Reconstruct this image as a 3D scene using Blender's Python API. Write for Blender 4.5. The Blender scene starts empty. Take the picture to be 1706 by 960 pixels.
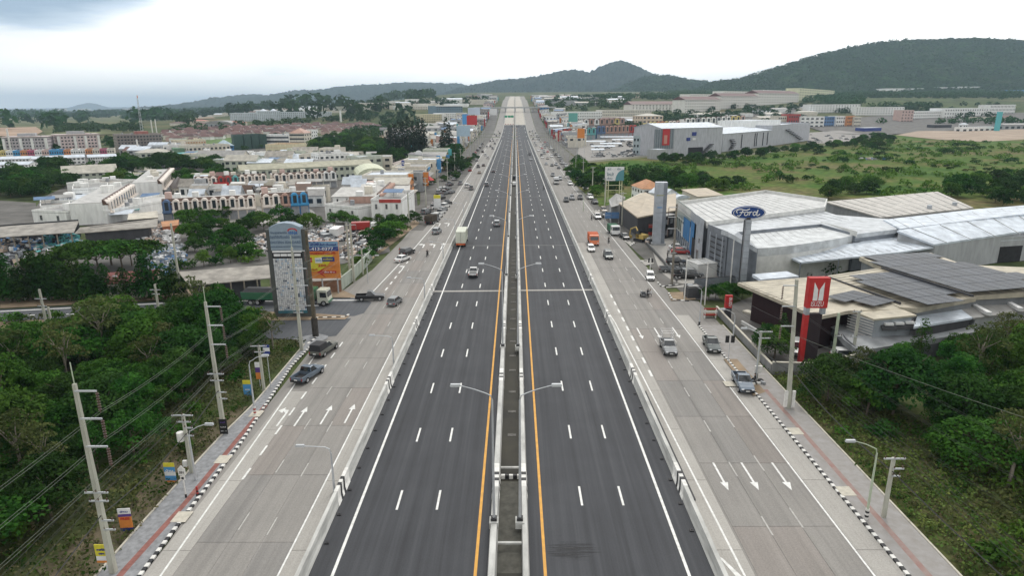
import bpy, bmesh, math, random
from mathutils import Vector, Matrix, Euler, noise
random.seed(7)
RAD = math.radians
S = bpy.context.scene
COL = S.collection
# ---- camera
F_PX, CAM_H = 1080.0, 34.1
PITCH, YAW, ROLL = RAD(15.7), RAD(0.33), RAD(0.27)
fw = Vector((-math.sin(YAW) * math.cos(PITCH), math.cos(YAW) * math.cos(PITCH), -math.sin(PITCH)))
rt0 = Vector((math.cos(YAW), math.sin(YAW), 0.0))
up0 = rt0.cross(fw)
rt = (rt0 * math.cos(ROLL) - up0 * math.sin(ROLL)).normalized()
up = rt.cross(fw).normalized()
EYE = Vector((0, 0, CAM_H))
cam_data = bpy.data.cameras.new("camera")
cam = bpy.data.objects.new("camera", cam_data)
COL.objects.link(cam)
S.camera = cam
cam_data.sensor_width = 36.0
cam_data.lens = 36.0 * F_PX / 1706.0
cam_data.clip_start = 0.5
cam_data.clip_end = 60000
cam.matrix_world = Matrix(((rt.x, up.x, -fw.x, EYE.x), (rt.y, up.y, -fw.y, EYE.y), (rt.z, up.z, -fw.z, EYE.z), (0, 0, 0, 1)))
# ---- sky, sun, exposure
SUN_EL, SUN_AZ = RAD(52), RAD(18)      # azimuth measured from +Y towards +X
world = bpy.data.worlds.new("World"); S.world = world
world.use_nodes = True
wn = world.node_tree; wn.nodes.clear()
def wnode(t, **k):
 n = wn.nodes.new(t)
 for a, b in k.items(): setattr(n, a, b)
 return n
w_out = wnode('ShaderNodeOutputWorld'); w_bg = wnode('ShaderNodeBackground'); w_bg.inputs[1].default_value = 0.1
w_sky = wnode('ShaderNodeTexSky', sky_type='NISHITA', sun_disc=False, sun_elevation=SUN_EL, sun_rotation=SUN_AZ)
w_tc = wnode('ShaderNodeTexCoord'); w_sep = wnode('ShaderNodeSeparateXYZ')
wn.links.new(w_tc.outputs['Generated'], w_sep.inputs[0])
# stretched cloud noise on the direction
w_map = wnode('ShaderNodeMapping'); w_map.inputs['Scale'].default_value = (1.0, 1.0, 7.0)
wn.links.new(w_tc.outputs['Generated'], w_map.inputs[0])
w_no = wnode('ShaderNodeTexNoise'); w_no.inputs['Scale'].default_value = 2.3; w_no.inputs['Detail'].default_value = 7; w_no.inputs['Roughness'].default_value = 0.55
wn.links.new(w_map.outputs[0], w_no.inputs['Vector'])
# a large slate-blue cloud bank high on the left
w_dot = wnode('ShaderNodeVectorMath', operation='DOT_PRODUCT')
cb = Vector((-0.56, 0.78, 0.292)).normalized()
w_dot.inputs[1].default_value = cb
w_nrm = wnode('ShaderNodeVectorMath', operation='NORMALIZE')
wn.links.new(w_tc.outputs['Generated'], w_nrm.inputs[0]); wn.links.new(w_nrm.outputs[0], w_dot.inputs[0])
w_mr = wnode('ShaderNodeMapRange'); w_mr.inputs['From Min'].default_value = 0.972; w_mr.inputs['From Max'].default_value = 0.995
wn.links.new(w_dot.outputs['Value'], w_mr.inputs['Value'])
w_add = wnode('ShaderNodeMath', operation='MULTIPLY_ADD'); w_add.inputs[1].default_value = 1.1
wn.links.new(w_no.outputs['Fac'], w_add.inputs[0])
w_m2 = wnode('ShaderNodeMath', operation='MULTIPLY'); w_m2.inputs[1].default_value = 0.85
wn.links.new(w_mr.outputs[0], w_m2.inputs[0]); wn.links.new(w_m2.outputs[0], w_add.inputs[2])
w_ramp = wnode('ShaderNodeValToRGB')
cr = w_ramp.color_ramp
cr.elements[0].position = 0.46; cr.elements[0].color = (1, 0.985, 0.95, 1)
cr.elements[1].position = 1.0; cr.elements[1].color = (0.27, 0.36, 0.46, 1)
e = cr.elements.new(0.66); e.color = (0.86, 0.86, 0.84, 1)
e = cr.elements.new(0.84); e.color = (0.50, 0.58, 0.66, 1)
wn.links.new(w_add.outputs[0], w_ramp.inputs[0])
# brighter towards the veiled sun
w_dot2 = wnode('ShaderNodeVectorMath', operation='DOT_PRODUCT')
w_dot2.inputs[1].default_value = Vector((math.sin(SUN_AZ) * math.cos(SUN_EL), math.cos(SUN_AZ) * math.cos(SUN_EL), math.sin(SUN_EL)))
wn.links.new(w_nrm.outputs[0], w_dot2.inputs[0])
w_mr2 = wnode('ShaderNodeMapRange'); w_mr2.inputs['From Min'].default_value = 0.36; w_mr2.inputs['From Max'].default_value = 0.72
w_mr2.inputs['To Min'].default_value = 12.0; w_mr2.inputs['To Max'].default_value = 16.5
wn.links.new(w_dot2.outputs['Value'], w_mr2.inputs['Value'])
w_h = wnode('ShaderNodeSeparateXYZ'); w_ab = wnode('ShaderNodeMath', operation='ABSOLUTE'); w_hm = wnode('ShaderNodeMapRange', interpolation_type='SMOOTHSTEP')
w_hm.inputs['From Min'].default_value = 0.0; w_hm.inputs['From Max'].default_value = 0.30; w_hm.inputs['To Min'].default_value = 3.5; w_hm.inputs['To Max'].default_value = 0.0
w_ad = wnode('ShaderNodeMath', operation='ADD')
w_sc = wnode('ShaderNodeVectorMath', operation='SCALE')
wn.links.new(w_nrm.outputs[0], w_h.inputs[0]); wn.links.new(w_h.outputs['Z'], w_ab.inputs[0]); wn.links.new(w_ab.outputs[0], w_hm.inputs['Value'])
wn.links.new(w_hm.outputs[0], w_ad.inputs[0]); wn.links.new(w_mr2.outputs[0], w_ad.inputs[1])
wn.links.new(w_ramp.outputs[0], w_sc.inputs[0]); wn.links.new(w_ad.outputs[0], w_sc.inputs['Scale'])
w_mix = wnode('ShaderNodeMixRGB'); w_mix.inputs[0].default_value = 0.93
wn.links.new(w_sky.outputs[0], w_mix.inputs[1]); wn.links.new(w_sc.outputs[0], w_mix.inputs[2])
wn.links.new(w_mix.outputs[0], w_bg.inputs[0]); wn.links.new(w_bg.outputs[0], w_out.inputs[0])
sun_d = bpy.data.lights.new("sun", 'SUN'); sun_d.energy = 1.3; sun_d.angle = RAD(14); sun_d.color = (1.0, 0.96, 0.9)
sun = bpy.data.objects.new("sun", sun_d); COL.objects.link(sun)
sun.rotation_euler = (RAD(90) - SUN_EL, 0, math.pi - SUN_AZ)
sun.location = (0, 0, 200)
S.view_settings.view_transform = 'Standard'; S.view_settings.look = 'None'
S.view_settings.exposure = 0.0; S.view_settings.gamma = 1.0; S.view_settings.use_curve_mapping = False
S.render.engine = 'CYCLES'
S.cycles.use_denoising = True
S.cycles.max_bounces = 5; S.cycles.diffuse_bounces = 3; S.cycles.glossy_bounces = 2; S.cycles.transmission_bounces = 3
S.cycles.transparent_max_bounces = 6; S.cycles.volume_bounces = 0
S.cycles.caustics_reflective = False; S.cycles.caustics_refractive = False
# ---- terrain height and photograph-to-ground measuring
def sst(a):
 a = max(0.0, min(1.0, a)); return a * a * (3 - 2 * a)
def T(x, y):
 return 50.0 * sst((y - 700.0) / 1100.0) * sst((x + 1000.0) / 850.0) + .036 * max(0.0, min(y, 3100.0) - 1800.0) * sst((x + 1100.0) / 900.0)
def ray(px, py):
 return (fw * F_PX + rt * (px - 853.0) + up * (480.0 - py)).normalized()
def G(px, py, z=None):
 d = ray(px, py)
 if z is not None:
  t = (z - EYE.z) / d.z
  return EYE + d * t
 if d.z < -1e-5:
  t = -EYE.z / d.z
  p = EYE + d * t
  if p.y < 690: return p
 t = 600.0
 while t < 9000:
  p = EYE + d * t
  if p.z < T(p.x, p.y): break
  t *= 1.01
 lo, hi = t / 1.01, t
 for _ in range(18):
  m = (lo + hi) / 2; p = EYE + d * m
  if p.z < T(p.x, p.y): hi = m
  else: lo = m
 p = EYE + d * hi
 p.z = T(p.x, p.y)
 return p
def PJ(p):
 d = Vector(p) - EYE; k = d.dot(fw)
 return 853 + F_PX * d.dot(rt) / k, 480 - F_PX * d.dot(up) / k
def HZ(p, ytop):
 lo, hi = 0.0, 100.0
 for _ in range(40):
  m = (lo + hi) / 2
  if PJ((p.x, p.y, p.z + m))[1] > ytop: lo = m
  else: hi = m
 return lo
def mpp(p):
 return F_PX / (Vector(p) - EYE).dot(fw)
# ---- materials
MATS = {}
def mat(name, col, rough=0.85, var=0.12, scale=0.6, metal=0.0, obj=False, rnd=0.0, col2=None, bump=0.0, stretch=None, detail=5, spec=0.3, emit=0.0):
 if name in MATS: return MATS[name]
 m = bpy.data.materials.new(name); m.use_nodes = True
 nt = m.node_tree; b = nt.nodes['Principled BSDF']
 b.inputs['Roughness'].default_value = rough; b.inputs['Metallic'].default_value = metal
 b.inputs['Specular IOR Level'].default_value = spec
 N = nt.nodes.new; L = nt.links.new
 c2 = col2 or tuple(c * (1 - var) * 0.92 for c in col)
 c1 = col if col2 else tuple(min(1, c * (1 + var)) for c in col)
 if obj:
  tc = N('ShaderNodeTexCoord'); src = tc.outputs['Object']
 else:
  ge = N('ShaderNodeNewGeometry'); src = ge.outputs['Position']
 if stretch:
  mp = N('ShaderNodeMapping'); mp.inputs['Scale'].default_value = stretch
  L(src, mp.inputs[0]); src = mp.outputs[0]
 no = N('ShaderNodeTexNoise'); no.inputs['Scale'].default_value = scale; no.inputs['Detail'].default_value = detail
 no.inputs['Roughness'].default_value = 0.6
 L(src, no.inputs['Vector'])
 mr = N('ShaderNodeMapRange'); mr.inputs['From Min'].default_value = 0.32; mr.inputs['From Max'].default_value = 0.68
 L(no.outputs['Fac'], mr.inputs['Value'])
 mx = N('ShaderNodeMixRGB'); mx.inputs[1].default_value = (*c1, 1); mx.inputs[2].default_value = (*c2, 1)
 L(mr.outputs[0], mx.inputs[0]); out = mx.outputs[0]
 if rnd:
  oi = N('ShaderNodeObjectInfo'); m2 = N('ShaderNodeMapRange')
  m2.inputs['To Min'].default_value = 1 - rnd; m2.inputs['To Max'].default_value = 1 + rnd
  L(oi.outputs['Random'], m2.inputs['Value'])
  vs = N('ShaderNodeVectorMath'); vs.operation = 'SCALE'
  L(out, vs.inputs[0]); L(m2.outputs[0], vs.inputs['Scale']); out = vs.outputs[0]
 L(out, b.inputs['Base Color'])
 if bump:
  bp = N('ShaderNodeBump'); bp.inputs['Strength'].default_value = bump; bp.inputs['Distance'].default_value = 0.1
  L(no.outputs['Fac'], bp.inputs['Height']); L(bp.outputs[0], b.inputs['Normal'])
 if emit:
  b.inputs['Emission Color'].default_value = (*col, 1); b.inputs['Emission Strength'].default_value = emit
 MATS[name] = m
 return m
def metal(name, col, rough=0.45, **k): return mat(name, col, rough, metal=k.pop('metal', 0.3), spec=0.5, **k)
# ---- mesh building
class MB:
 def __init__(s): s.v = []; s.f = []; s.m = []; s.mats = []
 def mi(s, m):
  if m is None: return 0
  if m not in s.mats: s.mats.append(m)
  return s.mats.index(m)
 def face(s, pts, m=None):
  n = len(s.v); s.v += [tuple(p) for p in pts]; s.f.append(tuple(range(n, n + len(pts)))); s.m.append(s.mi(m)); return s
 def hexa(s, p, m=None):
  n = len(s.v); s.v += [tuple(q) for q in p]; k = s.mi(m)
  for f in ((3, 2, 1, 0), (4, 5, 6, 7), (0, 1, 5, 4), (1, 2, 6, 5), (2, 3, 7, 6), (3, 0, 4, 7)):
   s.f.append(tuple(n + i for i in f)); s.m.append(k)
  return s
 def box(s, c, d, m=None, rz=0.0):
  x, y, z = c; a, b, h = d[0] / 2, d[1] / 2, d[2]
  ca, sa = math.cos(rz), math.sin(rz)
  r = [(-a, -b), (a, -b), (a, b), (-a, b)]
  r = [(x + u * ca - v * sa, y + u * sa + v * ca) for u, v in r]
  return s.hexa([(u, v, z) for u, v in r] + [(u, v, z + h) for u, v in r], m)
 def prism(s, poly, z0, z1, m=None):
  n = len(s.v); k = len(poly); q = s.mi(m)
  zt = z1 if isinstance(z1, (list, tuple)) else [z1] * k
  s.v += [(x, y, z0) for x, y in poly] + [(p[0], p[1], zt[i]) for i, p in enumerate(poly)]
  s.f.append(tuple(n + i for i in reversed(range(k)))); s.m.append(q)
  s.f.append(tuple(n + k + i for i in range(k))); s.m.append(q)
  for i in range(k):
   j = (i + 1) % k
   s.f.append((n + i, n + j, n + k + j, n + k + i)); s.m.append(q)
  return s
 def extr(s, prof, a, b, axis='x', m=None):
  n = len(s.v); k = len(prof); q = s.mi(m)
  for t in (a, b):
   for u, w in prof:
    s.v.append((t, u, w) if axis == 'x' else (u, t, w) if axis == 'y' else (u, w, t))
  s.f.append(tuple(n + i for i in range(k))); s.m.append(q)
  s.f.append(tuple(n + k + i for i in reversed(range(k)))); s.m.append(q)
  for i in range(k):
   j = (i + 1) % k
   s.f.append((n + i, n + k + i, n + k + j, n + j)); s.m.append(q)
  return s
 def tube(s, pts, r, n=6, m=None, r2=None, cap=True):
  pts = [Vector(p) for p in pts]; k = len(pts); q = s.mi(m); base = len(s.v)
  for i, p in enumerate(pts):
   d = (pts[min(i + 1, k - 1)] - pts[max(i - 1, 0)]).normalized()
   a = d.cross(Vector((0, 0, 1)) if abs(d.z) < 0.9 else Vector((0, 1, 0))).normalized(); b = d.cross(a)
   rr = r if r2 is None else r + (r2 - r) * i / max(1, k - 1)
   for j in range(n):
    t = 2 * math.pi * j / n
    s.v.append(tuple(p + (a * math.cos(t) + b * math.sin(t)) * rr))
  for i in range(k - 1):
   for j in range(n):
    o = base + i * n; j2 = (j + 1) % n
    s.f.append((o + j, o + j2, o + n + j2, o + n + j)); s.m.append(q)
  if cap:
   s.f.append(tuple(base + j for j in reversed(range(n)))); s.m.append(q)
   s.f.append(tuple(base + (k - 1) * n + j for j in range(n))); s.m.append(q)
  return s
 def cyl(s, p, r, h, n=10, m=None, r2=None): return s.tube([p, (p[0], p[1], p[2] + h)], r, n, m, r2)
 def mesh(s, name, m=None, smooth=False):
  me = bpy.data.meshes.new(name); me.from_pydata(s.v, [], s.f)
  if m is not None: me.materials.append(m)
  else:
   for q in s.mats: me.materials.append(q)
   if len(s.mats) > 1: me.polygons.foreach_set('material_index', s.m)
  if smooth: me.polygons.foreach_set('use_smooth', [True] * len(s.f))
  me.update(); return me
 def build(s, name, m=None, parent=None, smooth=False, loc=None, kind=None):
  o = link(name, s.mesh(name, m, smooth), parent)
  if loc is not None: o.location = loc
  if kind: o['kind'] = kind
  return o
def link(name, me, parent=None):
 o = bpy.data.objects.new(name, me); COL.objects.link(o)
 if parent is not None: o.parent = parent
 return o
def fixn(o):
 bm = bmesh.new(); bm.from_mesh(o.data); bmesh.ops.recalc_face_normals(bm, faces=bm.faces); bm.to_mesh(o.data); bm.free(); return o
def tag(o, label=None, cat=None, group=None, kind=None):
 if label: o['label'] = label
 if cat: o['category'] = cat
 if group: o['group'] = group
 if kind: o['kind'] = kind
 return o
def empty(name, label=None, cat=None, loc=(0, 0, 0), rz=0.0, group=None):
 o = bpy.data.objects.new(name, None); COL.objects.link(o)
 o.empty_display_size = 0.5; o.location = loc; o.rotation_euler = (0, 0, rz)
 return tag(o, label, cat, group)
def copy_tree(o, parent=None, depth=0):
 c = o.copy(); COL.objects.link(c)
 if parent is not None: c.parent = parent
 for ch in o.children: copy_tree(ch, c, depth + 1)
 return c
def dup(o, loc, rz=0.0, label=None, group=None, scale=None, first=[set()]):
 if o.name in first[0]: c = copy_tree(o)
 else: first[0].add(o.name); c = o
 c.location = loc; c.rotation_euler = (0, 0, rz)
 if scale: c.scale = (scale,) * 3 if not hasattr(scale, '__len__') else scale
 if label: c['label'] = label
 if group: c['group'] = group
 return c
FONTS = {}
def text_mesh(s, size, bold=False, shear=0.0, ext=0.01, width=None):
 cu = bpy.data.curves.new('lettering', 'FONT'); cu.body = s; cu.size = size; cu.align_x = 'CENTER'; cu.align_y = 'CENTER'
 cu.extrude = ext; cu.shear = shear; cu.resolution_u = 2
 if bold: cu.offset = size * 0.02
 o = bpy.data.objects.new('lettering', cu); COL.objects.link(o)
 bpy.context.view_layer.update()
 dg = bpy.context.evaluated_depsgraph_get()
 me = bpy.data.meshes.new_from_object(o.evaluated_get(dg), depsgraph=dg)
 bpy.data.objects.remove(o); bpy.data.curves.remove(cu)
 if width and len(me.vertices):
  xs = [v.co.x for v in me.vertices]; w = max(xs) - min(xs)
  if w > 0: me.transform(Matrix.Scale(width / w, 4, (1, 0, 0)))
 return me
def lettering(s, size, m, parent, loc, face='-y', name='lettering', width=None, bold=False, shear=0.0, ext=0.015):
 me = text_mesh(s, size, bold, shear, ext, width); me.materials.clear(); me.materials.append(m)
 o = link(name, me, parent); o.location = loc
 rz = {'-y': 0, '-x': -math.pi / 2, '+x': math.pi / 2}[face] if isinstance(face, str) else face
 o.rotation_euler = Euler((math.pi / 2, 0, rz), 'XYZ')
 return o
# ---- setting: ground
def ground_mat():
 m = bpy.data.materials.new("terrain_soil"); m.use_nodes = True; nt = m.node_tree; N = nt.nodes.new; L = nt.links.new
 b = nt.nodes['Principled BSDF']; b.inputs['Roughness'].default_value = 0.95; b.inputs['Specular IOR Level'].default_value = 0.1
 ge = N('ShaderNodeNewGeometry')
 n1 = N('ShaderNodeTexNoise'); n1.inputs['Scale'].default_value = 0.012; n1.inputs['Detail'].default_value = 8
 n2 = N('ShaderNodeTexNoise'); n2.inputs['Scale'].default_value = 0.25; n2.inputs['Detail'].default_value = 6
 for n in (n1, n2): L(ge.outputs['Position'], n.inputs['Vector'])
 r1 = N('ShaderNodeValToRGB'); e = r1.color_ramp.elements
 e[0].position = 0.3; e[0].color = (0.045, 0.07, 0.03, 1); e[1].position = 0.72; e[1].color = (0.17, 0.13, 0.09, 1)
 x = e.new(0.48); x.color = (0.075, 0.095, 0.04, 1); x = e.new(0.6); x.color = (0.12, 0.115, 0.06, 1)
 L(n1.outputs['Fac'], r1.inputs[0])
 mx = N('ShaderNodeMixRGB'); mx.blend_type = 'MULTIPLY'; mx.inputs[0].default_value = 0.8
 r2 = N('ShaderNodeValToRGB'); r2.color_ramp.elements[0].color = (0.4, 0.45, 0.4, 1); r2.color_ramp.elements[0].position = 0.3
 r2.color_ramp.elements[1].color = (1.3, 1.25, 1.1, 1); r2.color_ramp.elements[1].position = 0.7
 L(n2.outputs['Fac'], r2.inputs[0]); L(r1.outputs[0], mx.inputs[1]); L(r2.outputs[0], mx.inputs[2]); L(mx.outputs[0], b.inputs['Base Color'])
 return m
M_GROUND = ground_mat()
mb = MB()
xs = [-14000, -9000, -6000, -4000, -2800, -2000] + list(range(-1500, 1501, 75)) + [2000, 2800, 4000, 6000, 9000, 14000]
ys = [-300, -100, 0] + list(range(100, 2401, 75)) + [2700, 3200, 4000, 5000, 7000, 10000, 15000, 22000, 30000]
for y in ys:
 for x in xs: mb.v.append((x, y, T(x, y) - 0.12))
nx = len(xs)
# the sunken median between the carriageways is left open by dropping the sheet there: everything below is its own slab
for j in range(len(ys) - 1):
 for i in range(nx - 1):
  a = j * nx + i; mb.f.append((a, a + 1, a + nx + 1, a + nx)); mb.m.append(0)
tag(mb.build('ground', M_GROUND), kind='structure')
def strip(name, rows, m, dz=0.0, parent=None, kind='structure', thick=0.0):
 b = MB()
 out = []
 for i in range(len(rows) - 1):
  (ya, a0, a1), (yb, b0, b1) = rows[i], rows[i + 1]
  k = max(1, int((yb - ya) / 60)) if yb > 690 else 1
  for j in range(k):
   t = j / k; out.append((ya + (yb - ya) * t, a0 + (b0 - a0) * t, a1 + (b1 - a1) * t))
 out.append(rows[-1])
 for y, x0, x1 in out:
  b.v += [(x0, y, T(x0, y) + dz), (x1, y, T(x1, y) + dz)]
 for i in range(len(out) - 1): b.f.append((2 * i, 2 * i + 1, 2 * i + 3, 2 * i + 2)); b.m.append(0)
 o = b.build(name, m, parent)
 if kind and parent is None: o['kind'] = kind
 return o
def patch(name, pix, m, dz=0.01, kind='structure', parent=None, world=False):
 pts = [(Vector((p[0], p[1], T(*p))) if world else G(*p)) for p in pix]
 bm = bmesh.new(); vs = [bm.verts.new((p.x, p.y, 0)) for p in pts]; f = bm.faces.new(vs)
 bmesh.ops.recalc_face_normals(bm, faces=[f])
 if f.normal.z < 0: f.normal_flip()
 bmesh.ops.triangulate(bm, faces=[f])
 far = max(p.y for p in pts)
 if far > 690:
  for _ in range(4):
   lg = [e for e in bm.edges if e.calc_length() > 90]
   if not lg: break
   bmesh.ops.subdivide_edges(bm, edges=lg, cuts=1); bmesh.ops.triangulate(bm, faces=bm.faces[:])
 for v in bm.verts: v.co.z = T(v.co.x, v.co.y) + (dz if v.co.y < 690 else dz + 0.8)
 me = bpy.data.meshes.new(name); bm.to_mesh(me); bm.free(); me.materials.append(m)
 o = link(name, me, parent)
 if kind: o['kind'] = kind
 return o
def asphalt_mat(name, c, cd, cl, stre=0.5):
 m = bpy.data.materials.new(name); m.use_nodes = True; nt = m.node_tree; N = nt.nodes.new; L = nt.links.new
 b = nt.nodes['Principled BSDF']; b.inputs['Roughness'].default_value = 0.82; b.inputs['Specular IOR Level'].default_value = 0.25
 ge = N('ShaderNodeNewGeometry')
 def nz(sc, det, st=None, rg=0.6):
  n = N('ShaderNodeTexNoise'); n.inputs['Scale'].default_value = sc; n.inputs['Detail'].default_value = det; n.inputs['Roughness'].default_value = rg
  if st:
   mp = N('ShaderNodeMapping'); mp.inputs['Scale'].default_value = st; L(ge.outputs['Position'], mp.inputs[0]); L(mp.outputs[0], n.inputs['Vector'])
  else: L(ge.outputs['Position'], n.inputs['Vector'])
  return n
 a = nz(1.0, 5, (1.3, 0.018, 1)); bb = nz(0.16, 6); c3 = nz(9, 4); d = nz(1.0, 4, (4.5, 0.06, 1))
 r = N('ShaderNodeValToRGB'); r.color_ramp.elements[0].position = 0.33; r.color_ramp.elements[0].color = (*cd, 1)
 r.color_ramp.elements[1].position = 0.68; r.color_ramp.elements[1].color = (*cl, 1); q = r.color_ramp.elements.new(0.5); q.color = (*c, 1)
 mixv = N('ShaderNodeMath'); mixv.operation = 'MULTIPLY_ADD'; mixv.inputs[1].default_value = stre
 L(a.outputs['Fac'], mixv.inputs[0])
 m3 = N('ShaderNodeMath'); m3.operation = 'MULTIPLY_ADD'; m3.inputs[1].default_value = (1 - stre) * 0.6
 L(bb.outputs['Fac'], m3.inputs[0]); L(m3.outputs[0], mixv.inputs[2])
 m4 = N('ShaderNodeMath'); m4.operation = 'MULTIPLY'; m4.inputs[1].default_value = (1 - stre) * 0.4
 L(d.outputs['Fac'], m4.inputs[0]); L(m4.outputs[0], m3.inputs[2])
 L(mixv.outputs[0], r.inputs[0])
 g = N('ShaderNodeMixRGB'); g.blend_type = 'MULTIPLY'; g.inputs[0].default_value = 1
 gr = N('ShaderNodeValToRGB'); gr.color_ramp.elements[0].position = 0.3; gr.color_ramp.elements[0].color = (0.82, 0.82, 0.82, 1); gr.color_ramp.elements[1].position = 0.7; gr.color_ramp.elements[1].color = (1.1, 1.1, 1.1, 1)
 L(c3.outputs['Fac'], gr.inputs[0]); L(r.outputs[0], g.inputs[1]); L(gr.outputs[0], g.inputs[2])
 oi = N('ShaderNodeObjectInfo'); mr = N('ShaderNodeMapRange'); mr.inputs['To Min'].default_value = 0.96; mr.inputs['To Max'].default_value = 1.04
 L(oi.outputs['Random'], mr.inputs['Value']); vs = N('ShaderNodeVectorMath'); vs.operation = 'SCALE'
 L(g.outputs[0], vs.inputs[0]); L(mr.outputs[0], vs.inputs['Scale']); L(vs.outputs[0], b.inputs['Base Color'])
 return m
M_ASPH = asphalt_mat('fresh_asphalt', (0.056, 0.058, 0.064), (0.038, 0.039, 0.043), (0.080, 0.083, 0.090), 0.62)
M_ASPH2 = asphalt_mat('old_asphalt', (0.085, 0.09, 0.10), (0.065, 0.07, 0.078), (0.115, 0.118, 0.125), 0.4)
M_CONC = asphalt_mat('road_concrete', (0.24, 0.228, 0.213), (0.185, 0.177, 0.167), (0.29, 0.276, 0.258), 0.6)
M_CONCL = asphalt_mat('pale_concrete', (0.36, 0.345, 0.32), (0.29, 0.275, 0.255), (0.41, 0.39, 0.36), 0.4)
M_SAND = asphalt_mat('new_concrete', (0.42, 0.39, 0.34), (0.35, 0.32, 0.28), (0.5, 0.46, 0.4), 0.4)
M_BARR = mat('barrier_concrete', (0.45, 0.45, 0.43), 0.8, 0.22, 0.9, stretch=(1, 0.35, 2.5))
M_WHITE = mat('white_road_paint', (0.78, 0.78, 0.76), 0.6, 0.10, 2.2, col2=(0.52, 0.52, 0.5), detail=8)
M_WORN = mat('worn_road_paint', (0.48, 0.47, 0.44), 0.7, 0.25, 1.6, col2=(0.3, 0.29, 0.275), detail=8)
M_YEL = mat('yellow_road_paint', (0.70, 0.36, 0.06), 0.6, 0.10, 1.5, col2=(0.5, 0.26, 0.06), detail=8)
M_BLK = mat('black_paint', (0.025, 0.025, 0.027), 0.5, 0.2, 3)
M_KW = mat('kerb_white', (0.68, 0.67, 0.64), 0.7, 0.12, 2)
M_PAVE = mat('grey_pavers', (0.24, 0.245, 0.255), 0.9, 0.22, 2.2, detail=8)
M_RED = mat('red_pavers', (0.24, 0.105, 0.09), 0.9, 0.2, 2.2)
M_PADC = mat('cover_slab', (0.50, 0.47, 0.40), 0.9, 0.12, 2)
M_DIRT = mat('sandy_dirt', (0.33, 0.25, 0.17), 0.95, 0.3, 0.3, col2=(0.17, 0.13, 0.09), detail=8)
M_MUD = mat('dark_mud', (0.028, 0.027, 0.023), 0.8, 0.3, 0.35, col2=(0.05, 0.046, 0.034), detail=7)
M_YARD = mat('grey_yard', (0.155, 0.148, 0.14), 0.9, 0.25, 0.15, col2=(0.075, 0.072, 0.065), detail=8)
YN = 18.0                      # the nearest road built (well under the frame)
YE = G(859, 208).y             # end of the fresh asphalt
YF = 2200.0
left_c = strip('road', [(YN, -15.75, -2.2), (300, -15.75, -2.2), (690, -15.75, -2.2), (YE, -15.75, -2.2)], M_ASPH, 0.0)
right_c = strip('road', [(YN, 1.0, 14.9), (300, 1.0, 14.9), (690, 1.0, 14.9), (YE, 1.0, 14.9)], M_ASPH, 0.0)
strip('road', [(YE, -16.5, -0.9), (YF, -16.5, -0.9)], M_SAND, 0.02)
strip('road', [(YE, -0.1, 15.8), (YF, -0.1, 15.8)], M_SAND, 0.02)
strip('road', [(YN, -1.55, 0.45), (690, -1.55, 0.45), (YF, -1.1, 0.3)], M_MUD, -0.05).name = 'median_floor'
# service roads: base sheets, slabs on top where they can be told apart
def lane_interp(tab, y):
 for (ya, a), (yb, b) in zip(tab, tab[1:]):
  if y <= yb: return a + (b - a) * max(0, (y - ya)) / (yb - ya)
 return tab[-1][1]
def px_tab(pts):
 r = sorted((G(*p).y, G(*p).x) for p in pts)
 return [(YN, r[0][1])] + r
L_KERB = px_tab([(237, 960), (307, 866), (403, 740), (450, 668), (488, 610), (524, 573)])
L_OUT = px_tab([(164, 960), (228, 886), (358, 740), (426, 673), (501, 583)])
L_RED = px_tab([(201.6, 960), (309, 841), (391, 740), (458, 658)])
L_EDGE = px_tab([(287, 960), (335, 898), (400, 794), (464, 692), (528.6, 588)])
YK0 = L_KERB[-1][0]
slr = strip('road', [(YN, -28.2, -16.4), (45, -28.3, -16.4), (58, -29.2, -16.4), (YK0, -29.9, -16.4), (YK0 + 2, -34.5, -16.4), (104, -36.5, -16.4), (109, -31, -16.4), (150, -28, -16.4), (200, -26.5, -16.4), (690, -26.5, -16.4), (YF, -30, -16.5)], M_CONC, 0.0)
srr = strip('road', [(YN, 15.8, 29.3), (92, 15.8, 29.3), (94, 15.8, 33.0), (112, 15.8, 33.0), (114, 15.8, 29.0), (200, 15.8, 28.0), (690, 15.8, 27), (YF, 15.8, 30)], M_CONC, 0.0)
M_CONCP = asphalt_mat('pinkish_concrete', (0.238, 0.217, 0.2), (0.183, 0.17, 0.157), (0.285, 0.263, 0.242), 0.6)
M_CONCD = asphalt_mat('darker_concrete', (0.215, 0.206, 0.195), (0.165, 0.158, 0.15), (0.268, 0.256, 0.242), 0.6)
slabs = [MB().box((0, 0, 0), (2.62, 9.94, 0.02)).mesh('slab', m_) for m_ in (M_CONC, M_CONC, M_CONCP, M_CONCD, M_CONC)]
rs_ = random.Random(6)
for (x0, x1) in ((-26.0, -23.35), (-23.35, -20.7), (-20.7, -18.05)):
 for k in range(15):
  o = link('slab', rs_.choice(slabs), slr); o.location = ((x0 + x1) / 2, 25 + 10 * k + 5, 0.004)
for (x0, x1) in ((18.1, 21.0), (21.0, 23.9), (23.9, 26.8)):
 for k in range(15):
  o = link('slab', rs_.choice(slabs), srr); o.location = ((x0 + x1) / 2, 27 + 10 * k + 5, 0.004); o.scale = (1.09, 1, 1)
bandl = MB().box((0, 0, 0), (1.5, 9.95, 0.026)).mesh('slab', M_CONCL)
for k in range(14):
 o = link('slab', bandl, slr); o.location = (-17.2, 24 + 10 * k + 5, 0.004)
 o = link('slab', bandl, srr); o.location = (16.9, 24 + 10 * k + 5, 0.004); o.scale = (1.35, 1, 1)
lsh = MB().box((0, 0, 0), (2.2, 9.95, 0.026)).mesh('slab', M_CONCL)
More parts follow.
